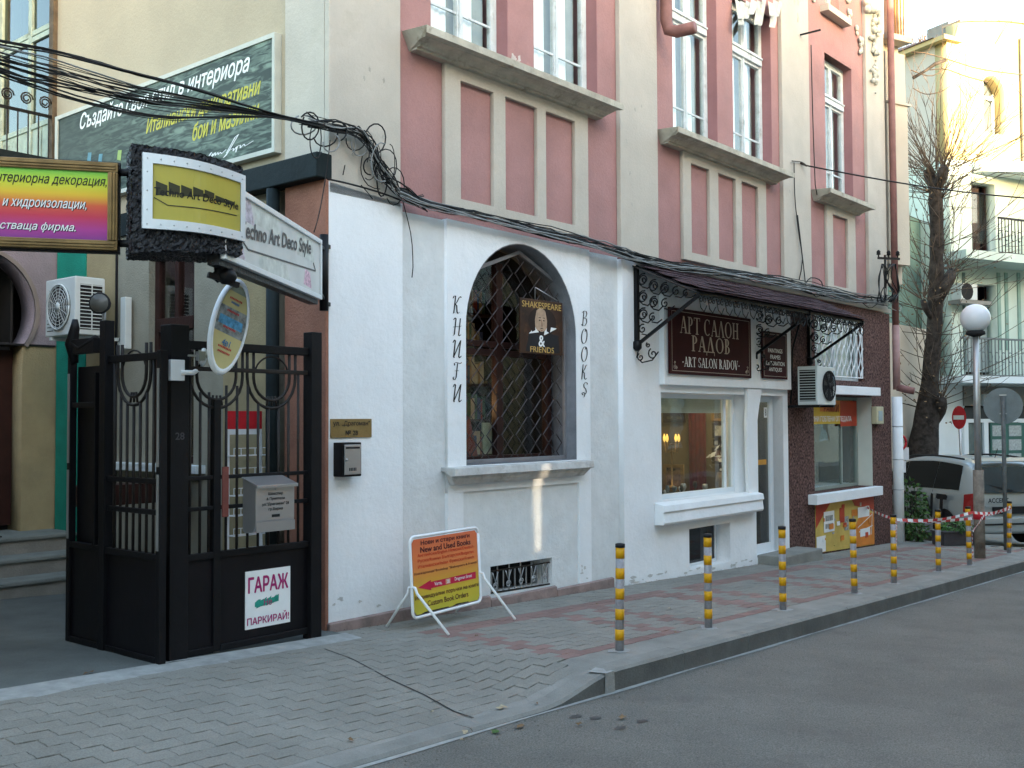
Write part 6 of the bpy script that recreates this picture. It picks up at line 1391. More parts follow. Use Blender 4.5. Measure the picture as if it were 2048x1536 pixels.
B('side_recess', dark_in, a2, cx0-.0015, cx0-.0005, yb0+.03, yb1-.03, z0+.05, z1-.05)
for i in range(12): B('louvre', ac_white, a2, cx0-.012, cx0-.002, yb0+.03, yb1-.03, z0+.06+i*.036, z0+.068+i*.036)
B('energy_label', mat('blue_white_label', (.35, .5, .58), .5, .3, 20), a2, cx1-.09, cx1-.01, yb0-.002, yb0-.0005, z0+.30, z1-.05); B('label', whiteprint, a2, cx1-.09, cx1-.01, yb0-.002, yb0-.0005, z0+.1, z0+.26)
mb = MB(); mb.bar((cx0-.02, -.04, z0-.02), (cx1, -.04, z0-.02), .03); 
for x in (cx0+.06, cx1-.06): mb.bar((x, yb0, z0-.015), (x, -.031, z0-.015), .03)
mb.build('bracket', black_iron, a2)
mb = MB(); mb.tube([(8.2, -.05, 1.85), (8.25, -.06, 2.6), (8.5, -.06, 3.0), (8.6, -.06, 3.3)], .012, 6); mb.build('hose', cable_m, a2)

# rack with red top behind the gate
rk = thing('wire_rack', 'white wire postcard rack with a red header behind the gate', 'rack', (-.35, .9, .1))
c0 = aY(455, 840, .75); c1 = aY(524, 840, .75)
z_t, z_m = aY(480, 822, .75).z, aY(480, 858, .75).z; wv = (c1-c0); wv.z = 0; wv = Vector((wv.length, 0, 0))
MB().hexa([(c0.x, .75, z_m), (c1.x, .75, z_m), (c1.x, .77, z_m), (c0.x, .77, z_m)], [(c0.x, .75, z_t), (c1.x, .75, z_t), (c1.x, .77, z_t), (c0.x, .77, z_t)]).build('red_header', redp, rk)
B('white_band', whitep, rk, c0.x, c1.x, .751, .769, z_m-.045, z_m-.001)
mb = MB()
for x in (c0.x+.01, c1.x-.01): mb.bar((x, .76, .15), (x, .76, z_m-.045), .022)
mb.bar((c1.x-.01, .76, .9), (c1.x-.09, .6, .15), .02)
for i in range(8):
    z = .25+i*.16
    mb.bar((c0.x, .74, z), (c1.x, .74, z), .008); mb.bar((c0.x, .66, z), (c1.x, .66, z), .008); mb.bar((c0.x, .66, z), (c0.x, .76, z), .008); mb.bar((c1.x, .66, z), (c1.x, .76, z), .008)
    mb.bar((c0.x, .66, z+.06), (c1.x, .66, z+.06), .006)
    for j in range(6): xx = c0.x+(c1.x-c0.x)*j/5; mb.bar((xx, .66, z), (xx, .66, z+.06), .005)
mb.build('wire_pockets', whitep, rk)
tag(MB().box(-1.1, -.1, 1.75, 2.0, .95, 1.12).build('wall_shelf', brown_wood), 'brown board shelf under the courtyard window', 'shelf')

# ================================================================== CABLES
rc_ = random.Random(17)
def resample(pts, n):
    d = [0]
    for a, b in zip(pts[:-1], pts[1:]): d.append(d[-1]+math.hypot(b[0]-a[0], b[1]-a[1]))
    out = []
    for i in range(n):
        t = d[-1]*i/(n-1); k = 0
        while k < len(d)-2 and d[k+1] < t: k += 1
        f = (t-d[k])/max(1e-6, d[k+1]-d[k]); a = pts[max(k-1, 0)]; b = pts[k]; c = pts[k+1]; e = pts[min(k+2, len(pts)-1)]
        out.append(tuple(.5*(2*b[j]+(c[j]-a[j])*f+(2*a[j]-5*b[j]+4*c[j]-e[j])*f*f+(3*b[j]-a[j]-3*c[j]+e[j])*f**3) for j in range(len(b))))
    return out
UPP = [(-140, 48), (0, 80), (120, 102), (250, 139), (370, 171), (480, 206), (560, 230), (650, 250)]
LOW = [(-140, 92), (0, 150), (110, 190), (200, 215), (300, 236), (400, 238), (500, 234), (560, 238), (650, 256)]
cb = thing('cable_bundle', 'thick tangle of black cables strung across the driveway to the pier', 'cables', (-2, -.3, 4.2), kind=None)
for i in range(34):
    tA = .12+.88*rc_.random()**.8; tB = min(1, max(0, tA+rc_.gauss(0, .3))); tA, tB = (tA, tB) if i > 9 else (.06*rc_.random(), .06*rc_.random()); tA, tB = (1., .9) if i in (10, 11) else (tA, tB)
    up = resample(UPP, 22); lo_ = resample(LOW, 22); ys = -.18-.3*rc_.random(); ph = rc_.random()*6; pts = []
    for k in range(22):
        s_ = k/21; t = tA+(tB-tA)*sm(s_*1.3); x = up[k][0]*(1-t)+lo_[k][0]*t; y = up[k][1]*(1-t)+lo_[k][1]*t
        y += 8*sin(s_*5+ph)*t*(1-s_)*.8 + rc_.gauss(0, .6); pts.append(aY(x, y, ys*(1-s_)-.10*s_-.01*rc_.random()))
    MB().tube(pts, rc_.choice((.0028, .0036, .0055)), 5).build('cable', cable_g if i % 11 == 5 else cable_m, cb)
ct = thing('cable_tangle', 'coiled knot of loose cables and loops on the corner pier', 'cables', (.4, -.1, 3.9))
PIER = [(620, 244), (680, 252), (725, 268), (752, 310), (772, 350), (805, 382), (850, 408)]
for i in range(22):
    pts = resample([(x+rc_.gauss(0, 7), y+rc_.gauss(0, 9)) for x, y in PIER], 22); yv = -.04-.06*rc_.random()
    MB().tube([aY(x, y, yv) for x, y in pts], rc_.choice((.0035, .005, .0065)), 5).build('cable', cable_g if i % 6 == 0 else cable_m, ct)
for i in range(18):
    t = rc_.random(); k = int(t*5); cx, cy = PIER[k]; cx += rc_.uniform(-25, 30); cy += rc_.uniform(5, 45); rx_ = rc_.uniform(10, 32); ry_ = rc_.uniform(14, 40); a0 = rc_.random()*6; yv = -.04-.07*rc_.random()
    pts = [aY(cx+rx_*cos(a0+j*.42)*(1-.02*j), cy+ry_*sin(a0+j*.42), yv) for j in range(int(rc_.uniform(9, 17)))]
    MB().tube(pts, rc_.choice((.004, .005, .0065)), 5).build('cable_loop', cable_g if i % 4 == 0 else cable_m, ct)
for L_ in ([(660, 280), (655, 330), (640, 420), (628, 465)], [(722, 370), (735, 385), (745, 398)], [(805, 400), (822, 470), (826, 530), (824, 555)], [(725, 310), (722, 345), (738, 372), (760, 378)], [(690, 330), (686, 350)]):
    MB().tube([aY(x, y, -.03) if x > 660 else aY(x, y, -.06) for x, y in resample(L_, 8)], .0045, 5).build('hanging_end', cable_m, ct)
cf = thing('facade_cables', 'long sagging bundle of cables along the facade above the white wall', 'cables', (6, -.1, 3.4))
FAC = [(800, 382), (860, 410), (930, 426), (1020, 446), (1110, 469), (1200, 492), (1265, 512), (1340, 529), (1420, 541), (1500, 552), (1580, 565), (1660, 584), (1720, 598), (1780, 602)]
for i in range(26):
    off = rc_.gauss(0, 4.5); ph = rc_.random()*6; n = 46; sub = FAC if i % 3 else FAC[3:]
    pts = resample(sub, n); yv = -.06-.06*rc_.random()
    MB().tube([aY(x, y+off*(1+.3*sin(k*.3+ph))+rc_.gauss(0, 1.2)+2.5*sin(k*.5+ph), yv-(.04 if x > 1265 else 0)) for k, (x, y) in enumerate(pts)], rc_.choice((.004, .006, .009)), 4).build('cable', cable_g if i % 4 == 1 else cable_m, cf)
MB().tube([aY(x, y, -.05) for x, y in resample([(655, 358), (700, 368), (760, 385), (806, 402), (830, 408)], 10)], .008, 5).build('cable', cable_m, cf)
for i in range(14):
    x0 = rc_.uniform(1390, 1760); y0_ = 548+(x0-1400)*.155; pts = [(x0, y0_), (x0+rc_.uniform(5, 20), y0_+rc_.uniform(-6, 16)), (x0+rc_.uniform(25, 50), y0_+rc_.uniform(-4, 22)), (x0+rc_.uniform(50, 80), y0_+12)]
    MB().tube([aY(x, y, -.12) for x, y in resample(pts, 10)], .007, 4).build('loose_cable', cable_g if i % 3 == 0 else cable_m, cf)
vc = thing('dangling_cables', 'thin cables looping down the third cream pilaster', 'cables', (8.6, -.03, 4))
for P_ in ([(1588, 325), (1590, 400), (1598, 470), (1605, 520), (1598, 560)], [(1584, 322), (1602, 324), (1612, 330)], [(1595, 430), (1610, 560), (1612, 600)], [(1608, 575), (1620, 556), (1640, 560), (1645, 575), (1630, 582), (1618, 578)], [(1622, 90), (1626, 250), (1631, 380), (1634, 390)]):
    MB().tube([aY(x, y, -.03) for x, y in resample(P_, 12)], .008, 5).build('cable', cable_m, vc)
for i in range(12):
    x0 = rc_.uniform(1762, 1792); P_ = [(x0, 528), (x0+rc_.uniform(-14, 8), 556), (x0+rc_.uniform(-8, 10), 585), (x0+rc_.uniform(-12, 12), 604), (x0+6, 590)]
    MB().tube([aY(x, y, -.2-.1*rc_.random()) for x, y in resample(P_, 12)], .009, 5).build('cable_loop', cable_m, vc)
lg = thing('service_cable', 'single black cable running from the third pilaster out over the street', 'cable', (8.6, -.05, 5.3))
a = aY(1612, 331, -.05); b = aD(2200, 405, 16)
MB().tube([a.lerp(b, i/16)-Vector((0, 0, .10*sin(pi*i/16))) for i in range(17)], .011, 6).build('cable', cable_m, lg)
mb = MB(); mb.bar(aY(1600, 326, 0), aY(1614, 332, -.07), .02); mb.build('hook', rusty_iron, lg)

# ================================================================== BOLLARDS
bol = [aG(*p) for p in ((1239, 1302), (1417, 1256), (1566, 1220), (1709, 1187), (1788, 1167), (1877, 1143), (1939, 1130), (2018, 1106))]
bol_lab = ['nearest striped bollard at the end of the dropped kerb', 'second striped bollard, in front of the low shop window', 'third striped bollard, before the brown pier',
 'fourth striped bollard, in front of the poster panel', 'fifth striped bollard, with tape tied round its top', 'sixth striped bollard, before the dark planter', 'seventh striped bollard, just left of the lamp post', 'farthest striped bollard, at the round sign post']
bgrey = mat('bollard_grey_tape', (.27, .26, .28), .4, .2, 30, spec=.6); byel = mat('bollard_yellow_tape', (.60, .30, .004), .45, .12, 30)
def make_bollard():
    t = thing('bollard', bol_lab[0], 'bollard', (0, 0, 0), 'striped bollards along the kerb'); r = .032; H0 = .775
    MB().tube([(0, 0, -.02), (0, 0, H0-.025)], r, 18).build('post', bgrey, t)
    MB().lathe([(r+.004, H0-.03), (r+.004, H0-.004), (r*.7, H0), (.002, H0+.002)], (0, 0, 0), 18).build('cap', blackp, t)
    for i in range(5):
        z = H0-.109-i*.147; MB().lathe([(r+.0012, z), (r+.0012, z+.078)], (0, 0, 0), 18).build('yellow_band', byel, t)
    mb = MB(); rr = random.Random(2); n = 14; mb.add([(0, 0, .006)]+[((.085+rr.uniform(-.025, .03))*cos(2*pi*i/n), (.075+rr.uniform(-.02, .02))*sin(2*pi*i/n), .001) for i in range(n)], [(0, 1+i, 1+(i+1) % n) for i in range(n)]); mb.build('cement_collar', plaster_patch, t)
    return t
b0 = make_bollard(); rbl = random.Random(6)
for i, p in enumerate(bol):
    o = b0 if i == 0 else dup(b0); o.location = (p.x, p.y, g(p.x, p.y)+.002); o.rotation_euler = (rbl.gauss(0, .012), rbl.gauss(0, .014), rbl.random()*6); o['label'] = bol_lab[i]
# barrier tape
tape = thing('barrier_tape', 'red and white barrier tape strung between the far bollards', 'tape', (8, -2, .4))
def tapeseg(p, q, sag, m0=0, w_=.035):
    n = 16; prev = None
    for i in range(n+1):
        t = i/n; c = p.lerp(q, t)-Vector((0, 0, sag*sin(pi*t))); tw = .25*sin(t*7+m0)
        a = c+Vector((.01*tw, .02*tw, w_/2)); b = c-Vector((.01*tw, .02*tw, w_/2))
        if prev: MB().add([prev[0], prev[1], b, a], [(0, 1, 2, 3)]).build('tape_stripe', redp if (i+m0) % 2 else whitep, tape)
        prev = (a, b)
T5 = bol[4]+Vector((.0, -.045, .72)); W5 = aY(1735, 1015, -.05); L7 = bol[6]+Vector((0, -.045, .70)); T8 = bol[7]+Vector((0, -.04, .70)); LP = aG(1960, 1116); LM = LP+Vector((-.02, -.08, .62))
tapeseg(W5, T5, .02); tapeseg(T5, L7, .05, 1); tapeseg(T5+Vector((0, .03, -.01)), L7+Vector((0, 0, -.08)), .02); tapeseg(L7, T8, .05); tapeseg(LM, T8+Vector((0, 0, -.02)), .02, 1); tapeseg(LM, bol[6]+Vector((.0, -.05, .45)), .0, 0)
for P_, d in ((T5, -.3), (T5+Vector((-.03, 0, .02)), -.22), (bol[6]+Vector((-.03, -.05, .45)), -.42), (T8, -.4), (L7, -.25)): tapeseg(P_, P_+Vector((rc_.uniform(-.05, .03), 0, d)), 0, 0, .02)

# ================================================================== LAMP POST AND SIGN POSTS
lp = thing('street_lamp', 'globe street lamp with a rusty base at the kerb', 'street lamp', tuple(LP)); gz = 3.06
mb = MB(); mb.tube([(LP.x, LP.y, LP.z-.05), (LP.x, LP.y, LP.z+1.25)], .075, 14); mb.build('base', mat('rusty_pole_base', (.20, .17, .14), .8, .5, 7, .6, 30, dirt=1.3, dcol=(.10, .04, .02)), lp)
mb = MB(); mb.tube([(LP.x, LP.y, LP.z+1.25), (LP.x, LP.y, gz-.2)], .045, 12); mb.build('pole', steel, lp)
gc = aY(1952, 637, LP.y); gc.x = LP.x; r_ = .205
mb = MB(); mb.lathe([(r_*sin(pi*k/18)+.0005, -r_*cos(pi*k/18)) for k in range(19)], gc, 28); mb.build('globe', mat('opal_globe', (.62, .66, .70), .25, .03, 3), lp)
mb = MB(); mb.lathe([(.05, gc.z-r_-.06), (.13, gc.z-r_-.03), (.13, gc.z-r_+.01), (.10, gc.z-r_+.03)], (gc.x, gc.y, 0), 16); mb.build('collar', dark_in, lp)
MB().lathe([(.08, LP.z+.55), (.082, LP.z+.66)], (LP.x, LP.y, 0), 14).build('red_tape', redp, lp)
RP = aG(2012, 1100); rp_ = thing('road_sign', 'back of a round road sign on a grey pole beyond the lamp', 'road sign', tuple(RP)); ct_ = aY(2013, 812, RP.y)
mb = MB(); mb.tube([(RP.x, RP.y, RP.z-.05), (RP.x, RP.y, ct_.z+.15)], .032, 10); mb.build('pole', mat('dark_grey_pole', (.10, .11, .11), .6, .3, 8), rp_)
dv = (CAM-ct_); dv.z = 0; dv.normalize(); su = Vector((-dv.y, dv.x, 0)); su = (su*cos(R(8))+dv*sin(R(8)))
mb = MB(); cD = Vector((RP.x, RP.y, ct_.z))-dv*.05; mb.loft([cD+su*(.285*cos(2*pi*i/32))+Vector((0, 0, .285*sin(2*pi*i/32))) for i in range(32)], [cD-dv*.012+su*(.285*cos(2*pi*i/32))+Vector((0, 0, .285*sin(2*pi*i/32))) for i in range(32)]); mb.build('disc', mat('grey_sign_back', (.16, .19, .20), .5, .15, 6, metal=.3), rp_)
mb = MB(); mb.bar(cD+Vector((0, 0, .17))+su*.05+dv*.01, cD+Vector((0, 0, .17))-su*.05+dv*.01, .02); mb.bar(cD-Vector((0, 0, .12))+su*.05+dv*.01, cD-Vector((0, 0, .12))-su*.05+dv*.01, .02); mb.build('clamp', steel, rp_)
ne = thing('no_entry_sign', 'small red no entry sign on a leaning pole behind the car', 'road sign', (20, 0, -.7)); c = aD(1918, 835, 24.5); b = aD(1926, 960, 24.5)
dv = (CAM-c); dv.z = 0; dv.normalize(); su = Vector((-dv.y, dv.x, 0)); su = (su*cos(R(55))+dv*sin(R(55))).normalized()
mb = MB(); mb.tube([b-Vector((0, 0, .6)), c], .03, 8); mb.build('pole', steel, ne)
mb = MB(); mb.loft([c+dv*.03+su*(.27*cos(2*pi*i/24))+Vector((0, 0, .27*sin(2*pi*i/24))) for i in range(24)], [c+dv*.045+su*(.27*cos(2*pi*i/24))+Vector((0, 0, .27*sin(2*pi*i/24))) for i in range(24)]); mb.build('disc', redp, ne)
nw = su.cross(Vector((0, 0, 1))); nw = nw if nw.dot(dv) > 0 else -nw
mb = MB(); mb.add([c+dv*.05+nw*.01+su*a+Vector((0, 0, z)) for a, z in ((-.2, -.05), (.2, -.05), (.2, .05), (-.2, .05))], [(0, 1, 2, 3)]); mb.build('white_bar', whitep, ne)

# ================================================================== TREE
def tree():
    t = thing('pollarded_tree', 'dark pollarded street tree with bare whiskery shoots behind the car', 'tree', tuple(aD(1845, 960, 23)))
    D = 23.; rr = random.Random(12)
    pp_ = [aD(1838, 1040, D), aD(1842, 930, D), aD(1853, 840, D), aD(1862, 740, D), aD(1870, 640, D), aD(1872, 560, D), aD(1874, 470, D), aD(1870, 375, D)]
    trk = MB(); trk.tube(resampleV(pp_, 24), [.50-.32*min(1, i/9)+rr.uniform(-.018, .018)-(.04*max(0, i-10)/13) for i in range(24)], 14); trk.build('trunk', bark, t)
    lm = MB(); tw = MB()
    limbs = [((1875, 600), (1893, 570), (1903, 545), .13), ((1862, 850), (1878, 828), (1884, 800), .13), ((1870, 380), (1862, 360), (1855, 340), .12), ((1872, 380), (1884, 355), (1888, 335), .12), ((1866, 640), (1852, 620), (1846, 600), .07)]
    ends = []
    for a, b, c, r in limbs: L_ = [aD(*a, D), aD(*b, D+rr.uniform(-.3, .3)), aD(*c, D+rr.uniform(-.4, .4))]; MB().tube(resampleV(L_, 6), [r, r*.95, r*.9, r, r*1.05, r*.8], 9).build('limb', bark, t); ends.append((L_[-1], 1.))
    nodes = [(e, 14, 2.2) for e, _ in ends]+[(aD(1868, 385, D), 26, 3.1), (aD(1880, 400, D), 18, 2.7)]+[(pp_[k].lerp(pp_[k+1], q_), 9, 2.4) for k in (2, 3, 4, 5, 6) for q_ in (.2, .7)]+[(aD(1874, 350, D), 26, 3.6)]
    for c, n, ln in nodes:
        for i in range(n):
            a = rr.random()*2*pi; el = rr.uniform(.0, 1.35) if ln > 2.1 else rr.uniform(-.05, .75)
            d = Vector((cos(a)*cos(el), sin(a)*cos(el), sin(el))); l = ln*rr.uniform(.45, 1.1); p = c+d*.08; pts = [p]
            for k in range(5): d = (d+Vector((rr.gauss(0, .13), rr.gauss(0, .13), .06+rr.gauss(0, .08)))).normalized(); pts.append(pts[-1]+d*l/5)
            tw.tube(pts, [.013, .010, .008, .007, .005, .003], 3, smooth=False)
            for _ in range(2):
                k = rr.randint(2, 4); e = (d+Vector((rr.gauss(0, .4), rr.gauss(0, .4), rr.gauss(0, .3)))).normalized(); tw.tube([pts[k], pts[k]+e*l*.18, pts[k]+e*l*.3+Vector((0, 0, .05))], [.008, .006, .003], 3, smooth=False)
    tag(tw.build('shoots', twig, t), kind='stuff')
    lv = MB()
    for i in range(420):
        c, n, ln = rr.choice(nodes); p = c+Vector((rr.gauss(0, .5), rr.gauss(0, .5), rr.gauss(.15, .35))); a = Vector((rr.gauss(0, 1), rr.gauss(0, 1), rr.gauss(0, 1))).normalized()*.035; b = a.orthogonal().normalized()*.022
        lv.add([p-a, p+b, p+a, p-b], [(0, 1, 2, 3)])
    tag(lv.build('dry_leaves', leaf_b, t), kind='stuff')
def resampleV(pts, n): return [Vector(p) for p in resample([tuple(p) for p in pts], n)]
def _rs(pts, n):
    out = []
    for i in range(n):
        t = (len(pts)-1)*i/(n-1); k = min(int(t), len(pts)-2); f = t-k; out.append(pts[k].lerp(pts[k+1], f))
    return out
resampleV = _rs
tree()
# dark limb of another tree crossing the upper right
br2 = thing('bare_branch', 'broken bare branch crossing in front of the yellow house', 'branch', tuple(aD(1855, 140, 22)))
mb = MB(); mb.tube([aD(1826, 156, 22), aD(1850, 142, 22), aD(1870, 128, 22), aD(1892, 120, 22)], [.035, .03, .04, .035], 7); mb.build('limb', bark, br2)
for P_ in ([(1822, 104), (1850, 106), (1900, 120), (1960, 138), (2048, 150)], [(1822, 140), (1860, 152), (1890, 138), (1914, 118)], [(1826, 176), (1850, 188), (1880, 184), (1900, 172)], [(1860, 140), (1890, 138), (1930, 152), (1975, 164)]):
    MB().tube([aD(x, y, 22) for x, y in resample(P_, 10)], .012, 4).build('twig', twig, br2)
rf = MB(); rr = random.Random(33)
for i in range(130):
    p = aD(rr.uniform(1822, 1890), rr.uniform(80, 92), 34); d = Vector((rr.gauss(0, .3), rr.gauss(0, .3), 1)).normalized(); rf.tube([p-Vector((0, 0, .9)), p-Vector((0, 0, .9))+d*.7, p-Vector((0, 0, .9))+d*1.2+Vector((rr.gauss(0, .15), 0, 0))], [.02, .014, .006], 3)
tag(rf.build('distant_shoots', twig), 'sunlit bare treetop by the dark roof', 'treetop', kind='stuff')

# ================================================================== PLANTS, PLANTERS
def leafy(name, lab, c, rx_, rz_, n, size, seed, m=leaf_g, cat='shrub', stems=6):
    t = thing(name, lab, cat, tuple(c)); rr = random.Random(seed); c = Vector(c)
    st = MB()
    for i in range(stems):
        e = c+Vector((rr.gauss(0, rx_*.5), rr.gauss(0, rx_*.5), rz_*rr.uniform(.9, 1.8))); st.tube([c, c.lerp(e, .5)+Vector((rr.gauss(0, .03), 0, 0)), e], [.012, .009, .005], 4)
    st.build('stem', twig, t); lf_ = MB()
    for i in range(n):
        d = Vector((rr.gauss(0, 1), rr.gauss(0, 1), rr.gauss(0, 1))).normalized(); p = c+Vector((d.x*rx_*rr.uniform(.4, 1.1), d.y*rx_*rr.uniform(.4, 1.1), rz_*(1+d.z*rr.uniform(.3, 1)))); a = (d+Vector((0, 0, -.5))+Vector((rr.gauss(0, .4), rr.gauss(0, .4), 0))).normalized()*size*rr.uniform(.6, 1.3); b = a.cross(Vector((rr.gauss(0, 1), rr.gauss(0, 1), 1))).normalized()*size*.3
        lf_.add([p, p+a*.5+b, p+a, p+a*.5-b], [(0, 1, 2, 3)])
    tag(lf_.build('foliage', m, t), kind='stuff')
bc = aG(1818, 1083); leafy('shrub', 'straggly green shrub at the foot of the white downpipe', bc+Vector((.38, .1, .0)), .26, .50, 620, .085, 5)
leafy('shrub', 'drooping green sprigs below the straggly shrub', bc+Vector((.1, -.1, .0)), .18, .16, 160, .08, 6)
leafy('wall_weed', 'small green weed at the foot of the poster panel', aG(1653, 1102)+Vector((0, .03, 0)), .10, .08, 160, .05, 7, cat='weed')
pt = thing('planter', 'low dark planter box with small green plants before the car', 'planter', (12.2, -.9, -.45))
pc0 = aG(1888, 1092); pc1 = aG(1952, 1094)
u = Vector((cos(R(-35)), sin(R(-35)), 0)); n = Vector((u.y, -u.x, 0)); P0 = pc0+Vector((0, 0, 0)); Lp = .68
def obx(mb, p, u, n, a0, a1, b0, b1, z0, z1): F_ = lambda a, b, z: p+u*a-n*b+Vector((0, 0, z)); return mb.hexa([F_(a0, b0, z0), F_(a1, b0, z0), F_(a1, b1, z0), F_(a0, b1, z0)], [F_(a0, b0, z1), F_(a1, b0, z1), F_(a1, b1, z1), F_(a0, b1, z1)])
plm = mat('dark_planter', (.055, .05, .055), .8, .2, 6, .4, 30)
obx(MB(), P0, u, n, 0, Lp, 0, .3, .0, .20).build('box', plm, pt, .01); obx(MB(), P0, u, n, -.015, Lp+.015, -.015, .315, .20, .225).build('rim', plm, pt, .005)
leafy('planter_greens', 'small bright green plants growing in the dark planter', P0+u*.33-n*.15+Vector((0, 0, .20)), .28, .09, 500, .05, 8, mat('bright_leaf', (.06, .14, .035), .7, .3, 12, obj_rand=.4), 'plant')
p2 = thing('planter', 'low grey planter trough under the straggly shrub', 'planter', (12.9, .2, -.45)); P1 = aG(1815, 1066); obx(MB(), P1, u, n, 0, .55, 0, .25, 0, .16).build('box', mat('grey_planter', (.16, .16, .16), .8, .2, 6), p2, .01)
# little notice board and round sign behind the pipe
nbx = thing('pavement_notices', 'white notices and a small red ringed sign behind the downpipe', 'signs', tuple(aD(1806, 940, 19)))
u = su_ = Vector((cos(R(-45)), sin(R(-45)), 0)); nn = Vector((u.y, -u.x, 0))
for (px0, py0, px1, py1) in ((1797, 895, 1818, 920), (1797, 922, 1812, 945), (1796, 955, 1808, 985)):
    a = aD(px0, py1, 19); b = aD(px1, py1, 19); z1 = aD(px0, py0, 19).z; MB().hexa([a, b, b+FW*.02, a+FW*.02], [Vector((a.x, a.y, z1)), Vector((b.x, b.y, z1)), Vector((b.x, b.y, z1))+FW*.02, Vector((a.x, a.y, z1))+FW*.02]).build('notice', whitep, nbx)
c = aD(1801, 885, 19); MB().tube([c+RT*(.10*cos(a*.4))+UP*(.13*sin(a*.4)) for a in range(17)], .02, 6).build('red_ring', redp, nbx); MB().tube([aD(1803, 900, 19.1), aD(1803, 1060, 19.1)], .02, 6).build('post', steel, nbx)

